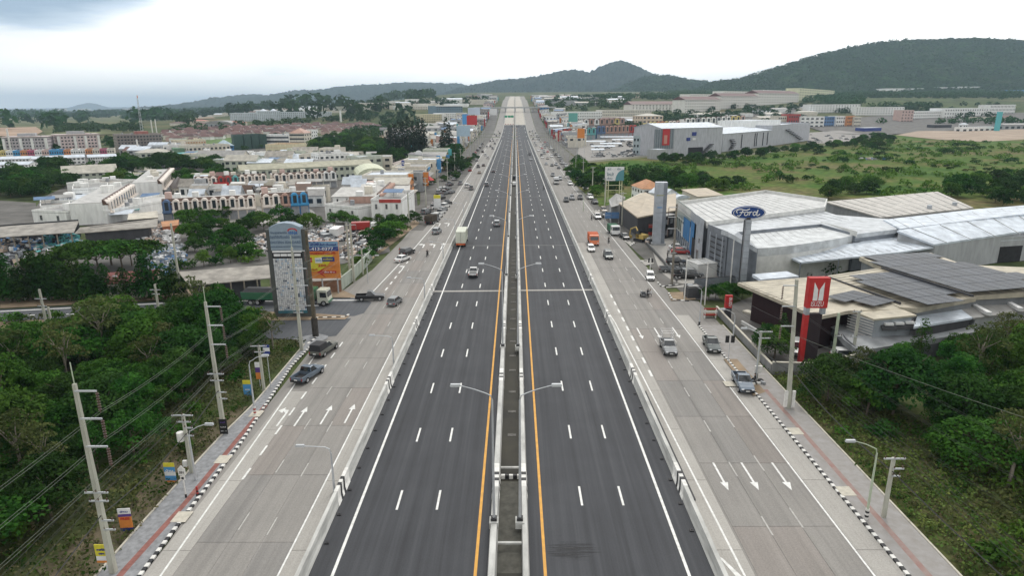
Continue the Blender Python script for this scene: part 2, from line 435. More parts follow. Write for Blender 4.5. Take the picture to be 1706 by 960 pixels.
for k in range(8):
 o = link('slab', lsh, srr); o.location = (28.05, 24 + 10 * k + 5, 0.004)
 if k < 5: o = link('slab', lsh, slr); o.location = (-27.1, 24 + 10 * k + 5, 0.004)
# side street to the left, two carriageways with a planted strip
patch('road', [(600, 497), (560, 497), (420, 498), (270, 503), (0, 516), (-200, 527), (-200, 556), (0, 536), (150, 528), (300, 522), (420, 520), (500, 527), (590, 527), (640, 512)], M_ASPH2, 0.012)
patch('road', [(585, 531), (500, 530), (430, 536), (300, 541), (100, 553), (-200, 575), (-200, 600), (0, 582), (300, 560), (505, 566), (560, 560)], M_ASPH2, 0.008)
for q in ([(640, 499.5), (425, 500.5), (270, 505), (0, 518.5), (0, 520), (270, 506.5), (425, 502.0), (640, 501)],):
 patch('edge_line', q, M_WHITE, 0.020)
for x in (-30, 30, 110, 180, 250):
 patch('lane_mark', [(x, 526 - x * .022), (x + 28, 525.3 - x * .022), (x + 28, 526.3 - x * .022), (x, 527 - x * .022)], M_WHITE, 0.020)
patch('dirt_verge', [(600, 496), (540, 470), (420, 480), (270, 484), (0, 498), (0, 514), (270, 500), (420, 496)], M_DIRT, 0.006)
# frontage aprons
strip('apron', [(200, 26.8, 40.5), (690, 26.8, 40.5), (1300, 29.5, 42)], M_YARD, 0.002)
strip('apron', [(300, -38, -26.4), (690, -41.5, -26.4), (1300, -43, -29.5)], M_YARD, 0.002)
patch('apron', [(560, 492), (605, 497), (640, 478), (700, 425), (740, 370), (790, 300), (822, 240), (812, 240), (770, 300), (715, 345), (670, 400), (620, 450)], M_CONC, 0.004)
patch('apron', [(962, 300), (990, 340), (1020, 380), (1060, 420), (1150, 500), (1200, 500), (1190, 480), (1100, 400), (1040, 340), (985, 290)], M_YARD, 0.004)
patch('forecourt', [(1078, 395), (1110, 480), (1150, 478), (1250, 470), (1190, 410), (1140, 385)], M_CONCL, 0.012)
patch('forecourt', [(1188, 520), (1290, 610), (1480, 600), (1480, 520), (1250, 495)], M_YARD, 0.012)
# ---- painted lines
def line(x, ya, yb, w, m, name='edge_line', parent=None, dz=0.012):
 pts = [ya] + [y for y in range(100, 1800, 60) if ya < y < yb] + [yb]
 f = x if callable(x) else (lambda y: x)
 return strip(name, [(y, f(y) - w / 2, f(y) + w / 2) for y in pts], m, dz)
line(-13.9, YN, YE, 0.24, M_WHITE); line(-3.12, YN, YE, 0.24, M_YEL)
line(2.18, YN, YE, 0.24, M_YEL); line(13.0, YN, YE, 0.24, M_WHITE)
def dashes(x, y0, y1, per, ln, w, m, name='lane_mark', dz=0.012):
 b = MB(); f = x if callable(x) else (lambda y: x)
 y = y0
 while y < y1:
  a, c = f(y), f(y + ln)
  z0, z1 = T(a, y) + dz + (0.03 if y > 690 else 0), T(c, y + ln) + dz + (0.03 if y > 690 else 0)
  b.face([(a - w / 2, y, z0), (a + w / 2, y, z0), (c + w / 2, y + ln, z1), (c - w / 2, y + ln, z1)])
  y += per
 return tag(b.build(name, m), kind='structure')
d0 = G(966, 843).y
for x in (-10.5, -6.98, 5.83, 9.48): dashes(x, d0 - 24 if x > 0 else d0 - 24.6, YE, 12, 3.0, 0.20, M_WHITE)
dl = G(408.8, 800).y
dashes(lambda y: -26.0, dl - 4.4 * 0, G(565, 574).y, 4.4, 2.0, 0.22, M_WHITE, dz=0.04)
dashes(-23.25, G(405, 884).y, 600, 8.8, 2.4, 0.13, M_WORN, dz=0.04)
dashes(-20.6, G(450, 893).y, 600, 8.8, 2.4, 0.13, M_WORN, dz=0.04)
line(-18.0, YN, 240, 0.15, M_WHITE, dz=0.042)
line(lambda y: lane_interp(L_EDGE, y), YN, L_EDGE[-1][0], 0.17, M_WHITE, dz=0.042)
E2 = px_tab([(617.8, 490), (650, 457), (690, 414), (730, 370), (737, 361.6), (770, 312), (800, 262)])[1:]
line(lambda y: lane_interp(E2, y), E2[0][0], 700, 0.22, M_WHITE, dz=0.03)
D2 = px_tab([(642, 484), (661, 460), (682, 433)])[1:]
dashes(lambda y: lane_interp(D2, y), D2[0][0], D2[-1][0] + 3, 4.4, 2.0, 0.3, M_WHITE, dz=0.03)
R_IN = px_tab([(1248.5, 960), (1177.5, 802), (1117.4, 683.5), (1039, 560), (1000, 500)])
line(lambda y: lane_interp(R_IN, y), YN, R_IN[-1][0], 0.18, M_WHITE, dz=0.042)
dashes(17.75, G(1084.7, 628).y, 118, 4.5, 2.1, 0.32, M_WHITE, dz=0.04)
d1 = G(1223, 795).y
dashes(21.05, d1 - 17.6, 600, 8.8, 2.6, 0.14, M_WORN, dz=0.04)
dashes(23.95, d1 - 17.6 + 1, 600, 8.8, 2.8, 0.15, M_WORN, dz=0.04)
line(lambda y: 26.85 if y < 95 else 26.85 - (y - 95) * 0.012 if y < 250 else 25.0, YN, 500, 0.17, M_WHITE, dz=0.042)
# arrows
def arrow(px, py, ln, hd, kind='straight', s=1.0):
 p = G(px, py); b = MB(); z = 0.045
 w = 0.10 * s; hw = 0.38 * s; hl = 1.35 * s
 def q(pts): b.face([(p.x + x, p.y + hd * y, z) for x, y in (pts if hd > 0 else [(-a, c) for a, c in pts][::1])])
 q([(-w, 0), (w, 0), (w, ln - hl), (-w, ln - hl)])
 if kind == 'straight': q([(-hw, ln - hl), (hw, ln - hl), (0, ln)])
 else:
  q([(-w, ln - hl), (w, ln - hl), (w * 0.4, ln - hl * .45), (-0.45 * s, ln - hl * .35), (-.5 * s, ln - hl * .6)])
  q([(-0.45 * s, ln - hl * .95), (-0.45 * s, ln + 0.0), (-1.05 * s, ln - hl * .55)])
 tag(b.build('road_arrow', M_WHITE), kind='structure')
for a in ((461, 711, 4.6, 1, 'turn', 1.1), (490, 711, 4.8, 1), (533.6, 708, 4.8, 1), (574, 706, 4.8, 1)): arrow(*a)
for a in ((1188, 772, 4.8, -1), (1235, 772, 4.8, -1), (1286, 772, 4.8, -1), (1061, 547, 5, -1), (1090, 547, 5, -1), (1120, 546, 5, -1)): arrow(*a)
for a in ((734, 416, 8, 1, 'straight', 1.7), (704, 413, 5, 1, 'turn', 1.6), (722, 413, 5, 1, 'turn', 1.6), (731, 377, 6, 1, 'turn', 1.7), (746, 377, 6, 1, 'turn', 1.7), (668, 452, 5, 1, 'turn', 1.1)): arrow(*a)
# concrete joint strips across the carriageways and wide seams
ys_ = G(775, 484).y
for x0, x1, dy in ((-15.6, -2.3, 0.5), (1.0, 14.8, 0.0)):
 patch('joint_strip', [(x0, ys_ - dy - .55), (x1, ys_ - dy - .30), (x1, ys_ - dy + .55), (x0, ys_ - dy + .3)], M_CONCL, 0.008, world=True)
for py_ in (409, 328, 289, 266, 250):
 yy = G(859, py_).y
 for x0, x1 in ((-15.6, -2.3), (1.0, 14.8)): patch('joint_strip', [(x0, yy - .35), (x1, yy - .35), (x1, yy + .35), (x0, yy + .35)], mat('faint_joint', (0.13, 0.13, 0.13), 0.9), 0.008, world=True)
# hatch at the lower right nose
patch('edge_line', [(1196, 928), (1204, 932), (1236, 962), (1226, 962)], M_WHITE, 0.05)
# skid marks
sk = bpy.data.materials.new('tyre_rubber_mark'); sk.use_nodes = True; nt = sk.node_tree; N = nt.nodes.new; L = nt.links.new
b = nt.nodes['Principled BSDF']; b.inputs['Base Color'].default_value = (.02, .02, .022, 1); b.inputs['Roughness'].default_value = .7
ge = N('ShaderNodeNewGeometry'); mp = N('ShaderNodeMapping'); mp.inputs['Scale'].default_value = (.35, 5.5, 1); mp.inputs['Rotation'].default_value = (0, 0, .05); L(ge.outputs['Position'], mp.inputs[0])
n1 = N('ShaderNodeTexNoise'); n1.inputs['Scale'].default_value = 1.0; n1.inputs['Detail'].default_value = 6; L(mp.outputs[0], n1.inputs['Vector'])
n2 = N('ShaderNodeTexCoord'); gr = N('ShaderNodeTexGradient'); gr.gradient_type = 'SPHERICAL'; m2 = N('ShaderNodeMapping'); m2.inputs['Location'].default_value = (-.6, -1.0, 0); m2.inputs['Scale'].default_value = (1.9, 2.0, 1)
L(n2.outputs['Generated'], m2.inputs[0]); L(m2.outputs[0], gr.inputs[0])
mu = N('ShaderNodeMath'); mu.operation = 'MULTIPLY_ADD'; mu.inputs[1].default_value = .75; L(gr.outputs['Fac'], mu.inputs[0]); L(n1.outputs['Fac'], mu.inputs[2])
mr = N('ShaderNodeMapRange'); mr.inputs['From Min'].default_value = .66; mr.inputs['From Max'].default_value = .98; mr.inputs['To Max'].default_value = .8; L(mu.outputs[0], mr.inputs['Value']); L(mr.outputs[0], b.inputs['Alpha'])
tag(MB().face([(2.4, 42.0, .009), (8.4, 42.0, .009), (8.4, 45.9, .009), (2.4, 45.9, .009)]).build('skid_marks', sk), kind='stuff')
# ---- sidewalks with kerb stones
def sidewalk(kt, ot, red, y1, side, mp=None, mr_=None):
 yy = [YN] + [YN + 4 * i for i in range(1, 40) if YN + 4 * i < y1] + [y1]
 o = strip('sidewalk', [(y, min(lane_interp(kt, y), lane_interp(ot, y)) + (0 if side < 0 else .3), max(lane_interp(kt, y), lane_interp(ot, y)) - (.3 if side < 0 else 0)) for y in yy], mp or M_PAVE, 0.13)
 strip('tactile_paving', [(y, lane_interp(red, y) - .26, lane_interp(red, y) + .26) for y in yy if y <= red[-1][0]], mr_ or M_RED, 0.135, parent=o)
 b = MB()
 for a, c in zip(yy, yy[1:]):
  xa, xc = lane_interp(ot, a), lane_interp(ot, c)
  w = .16 * side
  b.hexa([(min(xa, xa + w), a, -.1), (max(xa, xa + w), a, -.1), (max(xc, xc + w), c, -.1), (min(xc, xc + w), c, -.1),
    (min(xa, xa + w), a, .2), (max(xa, xa + w), a, .2), (max(xc, xc + w), c, .2), (min(xc, xc + w), c, .2)])
 b.build('edging', M_PADC, o)
 ms = [MB().box((0, 0, 0), (.3, .44, .15)).mesh('kerb_stone', m_) for m_ in (M_KW, M_BLK)]
 y = YN + 8; i = 0
 while y < y1:
  x = lane_interp(kt, y); k = link('kerb_stone', ms[i % 2], o); k.location = (x - .15 * side * -1, y, 0.0)
  k.rotation_euler.z = -math.atan((lane_interp(kt, y + .5) - x) / .5)
  y += .45; i += 1
 return o
swl = sidewalk(L_KERB, L_OUT, L_RED, YK0 - .3, -1)
R_K = [(0, 29.2), (200, 29.2)]; R_O = [(0, 33.1), (200, 33.1)]; R_R = [(0, 30.7), (75, 30.9)]
YR1 = G(1158, 543).y
swr = sidewalk(R_K, R_O, R_R, YR1, 1, mat('beige_pavers', (0.31, 0.30, 0.295), 0.9, 0.22, 1.2, col2=(0.25, 0.235, 0.22), detail=8), mat('faded_red_pavers', (0.27, 0.16, 0.14), 0.9, 0.2, 1.2, col2=(0.29, 0.23, 0.21), detail=8))
pm = MB().box((0, 0, 0), (1.3, 1.5, .02)).mesh('access_cover', M_PADC)
for px_, py_ in ((307, 862), (375, 766), (430, 690)):
 g = G(px_, py_, .13); o = link('access_cover', pm, swl); o.location = (g.x - .2, g.y, .137)
for px_, py_ in ((1325, 719), (1409, 819), (1215, 640)):
 g = G(px_, py_, .13); o = link('access_cover', pm, swr); o.location = (g.x, g.y, .137)
patch('dirt_verge', [(1205, 600), (1228, 600), (1275, 655), (1255, 662)], M_DIRT, 0.145)
# kerbed corners at the side street
def kerb_path(pts, name='kerb_stone', parent=None, step=.7, w=.3):
 i = 0; ws = [G(*p) for p in pts]
 ms = [MB().box((0, 0, 0), (step * .98, w, .16)).mesh(name, m_) for m_ in (M_KW, M_BLK)]
 for a, c in zip(ws, ws[1:]):
  n = max(1, round((c - a).length / step)); an = math.atan2(c.y - a.y, c.x - a.x)
  for k in range(n):
   p = a.lerp(c, (k + .5) / n); o = link(name, ms[i % 2], parent); o.location = (p.x, p.y, 0.005); o.rotation_euler.z = an; i += 1
isl = patch('traffic_island', [(400, 536), (575, 533), (582, 527), (520, 523), (440, 520), (250, 526), (60, 534), (-150, 546), (-150, 556), (60, 545), (250, 537)], M_DIRT, 0.10)
kerb_path([(523, 530.5), (575, 529), (581, 525)], parent=isl)
cor = patch('sidewalk', [(503, 578), (522, 574), (545, 566), (547, 561), (530, 557), (505, 562), (490, 566)], M_PAVE, .12)
kerb_path([(513, 574), (524, 566), (529, 559)], parent=cor)
il2 = patch('traffic_island', [(1082, 440), (1122, 470), (1140, 474), (1120, 478), (1100, 477)], M_YARD, .1)
kerb_path([(1096, 471), (1102, 478), (1130, 475)], parent=il2)
il3 = patch('traffic_island', [(1112, 488), (1150, 487), (1160, 500), (1118, 502)], M_DIRT, .1)
kerb_path([(1114, 489), (1120, 500), (1148, 502)], parent=il3)
il4 = patch('traffic_island', [(1066, 434), (1085, 434), (1090, 440), (1075, 443)], M_CONCL, .1)
kerb_path([(1066, 436), (1084, 436)], parent=il4)
for q in ([(1040, 402), (1058, 405), (1050, 410)], [(986, 352), (1004, 350), (998, 362)], [(760, 378), (768, 372)]):
 if len(q) == 3:
  il = patch('traffic_island', q, M_CONCL, .1); kerb_path(q, parent=il)
# ---- barriers
def barrier(name, label, xa, xb, top_a, top_b, h, rows=None, m=M_BARR, ya=YN, yb=YF, chev=(), side=1):
 root = empty(name, label, 'barrier')
 yy = [ya, 60, 120, 250, 450, 690] + [y for y in range(750, 2200, 60)]
 yy = [y for y in yy if ya <= y <= yb] + [yb]
 b = MB()
 prof = [(xa, 0), (xa + (top_a - xa) * .55, h * .32), (top_a, h), (top_b, h), (xb + (top_b - xb) * .55, h * .32), (xb, 0)]
 for y in yy: b.v += [(x, y, z + T(x, y) - (0.1 if z == 0 else 0)) for x, z in prof]
 for i in range(len(yy) - 1):
  for j in range(5):
   a = i * 6 + j; b.f.append((a, a + 6, a + 7, a + 1)); b.m.append(0)
 b.f.append((0, 1, 2, 3, 4, 5)); b.m.append(0)
 fixn(b.build('wall', m, root))
 cap = MB()
 for i in range(len(yy) - 1):
  y0_, y1_ = yy[i], yy[i + 1]
 for cy in chev:
  k = MB(); e = .012
  pr = [(xa - e, 0.02), (xa + (top_a - xa) * .55 - e, h * .32), (top_a - e, h + e), (top_b + e, h + e), (xb + (top_b - xb) * .55 + e, h * .32), (xb + e, .02)]
  L4 = 4.0; nb = 8
  for q in range(nb):
   mm = M_BLK if q in (2, 4) or (q == 6 and side == 0) else M_KW
   for j in range(5):
    o_ = [0, .35, .9, .9, .35, 0]
    y0_ = cy + q * L4 / nb; y1_ = y0_ + L4 / nb
    k.face([(pr[j][0], y0_ + o_[j], pr[j][1]), (pr[j][0], y1_ + o_[j], pr[j][1]), (pr[j + 1][0], y1_ + o_[j + 1], pr[j + 1][1]), (pr[j + 1][0], y0_ + o_[j + 1], pr[j + 1][1])], mm)
  fixn(k.build('chevron_band', None, root))
 return root
cy_l = [G(559, 845).y, G(640, 658).y, G(686, 553).y, G(712, 493).y]
cy_r = [G(1137, 835).y, G(1061, 642).y, G(1018, 540).y, G(988, 474).y]
bl = barrier('concrete_barrier', 'long pale concrete wall along the left edge of the left asphalt carriageway', -16.55, -15.65, -16.3, -16.0, .95, chev=cy_l)
br = barrier('concrete_barrier', 'long pale concrete wall along the right edge of the right asphalt carriageway', 14.85, 15.75, 15.15, 15.5, .95, chev=cy_r)
cy_m = [G(830, 835).y, G(830, 650).y, G(835, 560).y]
bm1 = barrier('concrete_barrier', 'pale concrete median wall beside the left yellow line', -2.22, -1.5, -2.1, -1.62, .85, chev=cy_m)
bm2 = barrier('concrete_barrier', 'pale concrete median wall beside the right yellow line', .42, 1.02, .5, .9, .85, chev=cy_m)
# median cross walls, drain covers
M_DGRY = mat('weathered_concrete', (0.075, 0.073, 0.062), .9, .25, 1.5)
M_HAT = mat('drain_cover', (0.13, 0.125, 0.115), .9, .3, 2)
cov = MB().box((0, 0, 0), (.9, .55, .05), M_HAT); cov.box((-.22, 0, .05), (.06, .4, .03), M_HAT); cov.box((.22, 0, .05), (.06, .4, .03), M_HAT)
covm = cov.mesh('drain_cover')
i = 0
for py_ in (725, 686, 653, 617, 593, 569, 548, 531, 516, 503, 490, 480, 470, 462, 454, 446, 440, 434, 428, 420):
 g = G(852, py_); o = link('drain_cover', covm); o.location = (-.45, g.y, -.05)
 tag(o, 'small concrete drain cover on the dark ground between the median walls', 'drain cover', 'drain covers down the median')
for py_, w in ((787, .35), (914, .2)):
 g = G(850, py_); o = MB().box((-.53, g.y, .42), (1.9, .22, .14)).build('tie_beam', M_BARR)
 tag(o, 'pale concrete beam across the median %s' % ('in front of a striped block row' if py_ == 787 else 'nearest the bottom edge'), 'beam')
g = G(848, 797); b = MB()
for k in range(5): b.box((-1.25 + k * .38, g.y, -.05), (.36, .25, .4), M_KW if k % 2 == 0 else M_BLK)
tag(b.build('kerb_wall'), 'low black and white striped wall across the median pit', 'striped wall')
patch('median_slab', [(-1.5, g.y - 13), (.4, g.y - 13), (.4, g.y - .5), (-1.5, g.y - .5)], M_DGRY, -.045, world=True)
# drain spouts on the asphalt by the side walls
sp = MB().box((0, 0, 0), (.34, .1, .1)).box((-.05, .2, 0), (.22, .1, .08)).box((-.1, .1, 0), (.1, .16, .09)).mesh('drain_slot', M_BLK)
for k in range(24):
 o = link('drain_slot', sp, bl); o.location = (-15.35, G(747.6, 747.6).y - 4 * 3.8 + k * 3.8, .002)
 o = link('drain_slot', sp, br); o.location = (14.55, G(1106, 766).y - 3 * 3.8 + k * 3.8, .002)
# black strip standing in for the shadowed gap behind the right barrier
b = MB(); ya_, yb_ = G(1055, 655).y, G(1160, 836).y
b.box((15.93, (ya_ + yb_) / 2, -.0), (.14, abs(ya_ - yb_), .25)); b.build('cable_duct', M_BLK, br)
import numpy as np
# ---- vegetation
def leaf_mat(name, c1, c2, tr=0.22, rnd=0.28):
 m = bpy.data.materials.new(name); m.use_nodes = True; nt = m.node_tree; N = nt.nodes.new; L = nt.links.new
 b = nt.nodes['Principled BSDF']; b.inputs['Roughness'].default_value = 0.85; b.inputs['Specular IOR Level'].default_value = 0.08
 tc = N('ShaderNodeTexCoord'); oi = N('ShaderNodeObjectInfo')
 ad = N('ShaderNodeVectorMath'); ad.operation = 'ADD'
 L(tc.outputs['Object'], ad.inputs[0]); L(oi.outputs['Location'], ad.inputs[1])
 n = N('ShaderNodeTexNoise'); n.inputs['Scale'].default_value = 0.55; n.inputs['Detail'].default_value = 4; L(ad.outputs[0], n.inputs['Vector'])
 mr = N('ShaderNodeMapRange'); mr.inputs['From Min'].default_value = .36; mr.inputs['From Max'].default_value = .64; L(n.outputs['Fac'], mr.inputs['Value'])
 mx = N('ShaderNodeMixRGB'); mx.inputs[1].default_value = (*c1, 1); mx.inputs[2].default_value = (*c2, 1); L(mr.outputs[0], mx.inputs[0])
 hs = N('ShaderNodeHueSaturation'); m1 = N('ShaderNodeMapRange'); m1.inputs['To Min'].default_value = 1 - rnd; m1.inputs['To Max'].default_value = 1 + rnd
 L(oi.outputs['Random'], m1.inputs['Value']); L(m1.outputs[0], hs.inputs['Value'])
 m2 = N('ShaderNodeMath'); m2.operation = 'MULTIPLY'; m2.inputs[1].default_value = 7.31; m3 = N('ShaderNodeMath'); m3.operation = 'FRACT'
 L(oi.outputs['Random'], m2.inputs[0]); L(m2.outputs[0], m3.inputs[0])
 m4 = N('ShaderNodeMapRange'); m4.inputs['To Min'].default_value = .485; m4.inputs['To Max'].default_value = .525; L(m3.outputs[0], m4.inputs['Value']); L(m4.outputs[0], hs.inputs['Hue'])
 L(mx.outputs[0], hs.inputs['Color']); L(hs.outputs[0], b.inputs['Base Color'])
 t = N('ShaderNodeBsdfTranslucent'); L(hs.outputs[0], t.inputs[0]); ms = N('ShaderNodeMixShader'); ms.inputs[0].default_value = tr
 out = nt.nodes['Material Output']; L(b.outputs[0], ms.inputs[1]); L(t.outputs[0], ms.inputs[2]); L(ms.outputs[0], out.inputs[0])
 return m
ML_DARK = leaf_mat('dark_foliage', (0.012, 0.040, 0.007), (0.036, 0.088, 0.016))
ML_MID = leaf_mat('green_foliage', (0.016, 0.052, 0.007), (0.055, 0.128, 0.018))
ML_LIT = leaf_mat('bright_foliage', (0.044, 0.105, 0.012), (0.088, 0.18, 0.026))
ML_OLIVE = leaf_mat('olive_foliage', (0.050, 0.066, 0.020), (0.095, 0.108, 0.036))
ML_CAS = leaf_mat('needle_foliage', (0.012, 0.024, 0.014), (0.028, 0.046, 0.024), .1)
ML_DRY = leaf_mat('dry_grass', (0.13, 0.11, 0.06), (0.075, 0.085, 0.03))
ML_GRASS = leaf_mat('grass_blades', (0.06, 0.10, 0.02), (0.125, 0.155, 0.042))
M_BARK = mat('bark', (0.12, 0.095, 0.07), .95, .3, 3, obj=True)
M_BARKL = mat('pale_bark', (0.25, 0.22, 0.18), .95, .3, 3, obj=True)
def leaf_cloud(seed, clumps, per, leaf, flat=0.5, up=0.35):
 rg = np.random.RandomState(seed); V = []
 for (cx, cy, cz, r, sq) in clumps:
  n = max(4, int(per * (r * r)))
  d = rg.normal(size=(n, 3)); d /= np.linalg.norm(d, axis=1)[:, None]
  d[:, 2] = np.where(d[:, 2] < -0.25, -d[:, 2], d[:, 2])
  rad = r * (0.62 + 0.45 * rg.rand(n) ** 0.6)
  c = d * rad[:, None]; c[:, 2] *= sq; c += (cx, cy, cz)
  nn = d * 0.7 + rg.normal(size=(n, 3)) * flat + np.array([0, 0, up]); nn /= np.linalg.norm(nn, axis=1)[:, None]
  a = np.cross(nn, rg.normal(size=(n, 3))); a /= np.linalg.norm(a, axis=1)[:, None]; bb = np.cross(nn, a)
  s = leaf * (0.55 + 0.9 * rg.rand(n))[:, None]; s2 = s * (0.45 + 0.4 * rg.rand(n))[:, None]
  q = np.stack([c - a * s, c - bb * s2 + nn * s * .1, c + a * s, c + bb * s2 - nn * s * .12], axis=1)
  V.append(q.reshape(-1, 3))
 return np.concatenate(V)
def quads_mesh(name, V, m):
 n = len(V) // 4; me = bpy.data.meshes.new(name)
 me.vertices.add(len(V)); me.vertices.foreach_set('co', V.astype(np.float32).ravel())
 me.loops.add(len(V)); me.loops.foreach_set('vertex_index', np.arange(len(V), dtype=np.int32))
 me.polygons.add(n); me.polygons.foreach_set('loop_start', np.arange(0, len(V), 4, dtype=np.int32)); me.polygons.foreach_set('loop_total', np.full(n, 4, dtype=np.int32))
 me.materials.append(m); me.update(calc_edges=True); return me
def crown_clumps(seed, w, h, z0, n, kind='round'):
 rd = random.Random(seed); out = []
 for i in range(n):
  a = i * 2.39996 + rd.uniform(-.4, .4); f = math.sqrt((i + .5) / n)
  if kind == 'round':
   rr = w / 2 * f * rd.uniform(.75, 1.0); zz = z0 + h * (.18 + .62 * math.sqrt(max(0, 1 - (f * .95) ** 2)) * rd.uniform(.65, 1.1))
   if i % 4 == 3: zz = z0 + h * rd.uniform(.08, .35)
   r = w * rd.uniform(.13, .21)
  elif kind == 'umbrella':
   rr = w / 2 * f; zz = z0 + h * (.55 + .35 * (1 - f * f)) * rd.uniform(.9, 1.05); r = w * rd.uniform(.10, .16)
  elif kind == 'column':
   t = (i + .5) / n; rr = w / 2 * (1 - t) ** .55 * rd.uniform(.3, .85); zz = z0 + h * t; r = w * rd.uniform(.2, .3) * (1.15 - .7 * t)
  out.append((rr * math.cos(a), rr * math.sin(a), zz, r, .75 if kind != 'column' else 1.25))
 return out
def trunk_mesh(seed, h, r, w, m, limbs=5):
 rd = random.Random(seed); b = MB(); bx, by = rd.uniform(-.25, .25), rd.uniform(-.25, .25)
 b.tube([(0, 0, -.3), (bx * .5, by * .5, h * .3), (bx, by, h * .62)], r, 6, m, r * .55)
 for i in range(limbs):
  a = i * 2 * math.pi / limbs + rd.uniform(-.4, .4); l = w * rd.uniform(.26, .4)
  b.tube([(bx, by, h * rd.uniform(.38, .6)), (bx + math.cos(a) * l * .5, by + math.sin(a) * l * .5, h * .66), (bx + math.cos(a) * l, by + math.sin(a) * l, h * rd.uniform(.74, .86))], r * .42, 5, m, r * .12)
 return b.mesh('trunk', m)
TP = {}
def tree_proto(key, name, seed, w, h, z0, n, per, leaf, lm, kind='round', tr=.16, parts=True, bark=None, flat=.5):
 cm = quads_mesh('crown', leaf_cloud(seed, crown_clumps(seed, w, h - z0, z0, n, kind), per, leaf, flat), lm)
 tm = trunk_mesh(seed, h, tr, w, bark or M_BARK, 5 if kind != 'column' else 2)
 TP.setdefault(key, []).append((name, cm, tm, parts))
for i in range(5): tree_proto('near', 'woodland_tree', 11 + i, 6.6 + i * .5, 7.2 + (i % 3) * .8, 1.0, 38, 105, .165, (ML_MID, ML_DARK, ML_MID, ML_DARK, ML_MID)[i])
tree_proto('bright', 'bright_leaved_tree', 31, 5.6, 6.4, .9, 32, 105, .16, ML_LIT); tree_proto('bright', 'bright_leaved_tree', 32, 6.6, 7.2, 1.0, 36, 100, .17, ML_LIT)
tree_proto('near', 'woodland_tree', 17, 5.0, 9.2, 2.6, 20, 85, .15, ML_OLIVE, tr=.2, bark=M_BARKL, flat=.8); tree_proto('near', 'woodland_tree', 18, 8.2, 6.2, 1.6, 26, 75, .17, ML_MID, flat=.8); tree_proto('near', 'woodland_tree', 19, 4.2, 8.4, 1.8, 18, 95, .14, ML_MID, 'column', flat=.8)
for i in range(4): tree_proto('mid', 'broadleaf_tree', 41 + i, 8.5 + i * .7, 7.5 + i * .5, 1.0, 26, 36, .32, (ML_MID, ML_DARK, ML_LIT, ML_MID)[i])
for i in range(2): tree_proto('middark', 'dark_leaved_tree', 51 + i, 9 + i, 8 + i * .5, .8, 26, 36, .32, ML_DARK)
for i in range(2): tree_proto('rain', 'spreading_tree', 61 + i, 15, 9, 3, 34, 16, .42, ML_MID, 'umbrella', .3)
for i in range(3): tree_proto('cas', 'casuarina_tree', 71 + i, 6.5, 19, 1.5, 26, 22, .42, ML_CAS, 'column', .22)
for i in range(2): tree_proto('cyp', 'conical_tree', 81 + i, 3.4, 5.6, .5, 20, 130, .16, ML_DARK, 'column', .12)
for i in range(3): tree_proto('far', 'broadleaf_tree', 91 + i, 11 + i, 8.5 + i, .5, 12, 9, .85, (ML_MID, ML_DARK, ML_DARK)[i], parts=False)
def bush_proto(key, name, seed, w, h, n, per, leaf, lm):
 rd = random.Random(seed)
 cl = [(rd.uniform(-.5, .5) * w, rd.uniform(-.5, .5) * w, h * rd.uniform(.15, .5), h * rd.uniform(.35, .55), .8) for _ in range(n)]
 TP.setdefault(key, []).append((name, quads_mesh('foliage', leaf_cloud(seed, cl, per, leaf), lm), None, False))
bush_proto('bush', 'shrub', 101, 1.6, 1.7, 6, 60, .16, ML_MID); bush_proto('bush', 'shrub', 102, 2.4, 1.5, 8, 60, .16, ML_LIT); bush_proto('bush', 'shrub', 103, 1.8, 1.2, 6, 60, .15, ML_OLIVE)
bush_proto('fbush', 'shrub', 104, 4.5, 3.0, 9, 14, .38, ML_MID); bush_proto('fbush', 'shrub', 105, 6, 3.4, 10, 12, .4, ML_DARK); bush_proto('fbush', 'shrub', 106, 4.5, 2.2, 8, 14, .38, ML_OLIVE); bush_proto('fbush', 'shrub', 107, 4.5, 2.2, 8, 14, .38, ML_LIT)
def plant(key, x, y, s=1.0, label='', group=None, cat='tree', rd=random, z=None, idx=None):
 name, cm, tm, parts = TP[key][idx if idx is not None else rd.randrange(len(TP[key]))]
 z = T(x, y) if z is None else z
 rz = rd.uniform(0, 6.28); sc = (s * rd.uniform(.92, 1.1), s * rd.uniform(.92, 1.1), s * rd.uniform(.85, 1.12))
 if parts:
  o = empty(name, label, cat, (x, y, z), rz, group); o.scale = sc
  link('crown', cm, o); link('trunk', tm, o)
 else:
  o = link(name, cm); o.location = (x, y, z); o.rotation_euler = (0, 0, rz); o.scale = sc; tag(o, label, cat, group)
 return o
def inpoly(x, y, P):
 c = False
 for i in range(len(P)):
  (x1, y1), (x2, y2) = P[i], P[i - 1]
  if (y1 > y) != (y2 > y) and x < (x2 - x1) * (y - y1) / (y2 - y1) + x1: c = not c
 return c
def scatter(P, sp, seed, jit=.42):
 rd = random.Random(seed); xs_ = [p[0] for p in P]; ys2 = [p[1] for p in P]; out = []
 n = (max(xs_) - min(xs_)) * (max(ys2) - min(ys2)) / sp / sp
 if n > 2600: sp *= math.sqrt(n / 2600)
 scatter.sp = sp
 y = min(ys2); r = 0
 while y < max(ys2):
  x = min(xs_) + (sp / 2 if r % 2 else 0)
  while x < max(xs_):
   a, b = x + rd.uniform(-jit, jit) * sp, y + rd.uniform(-jit, jit) * sp
   if inpoly(a, b, P): out.append((a, b))
   x += sp
  y += sp * .87; r += 1
 return out
def wp(pix): return [(G(*p).x, G(*p).y) for p in pix]
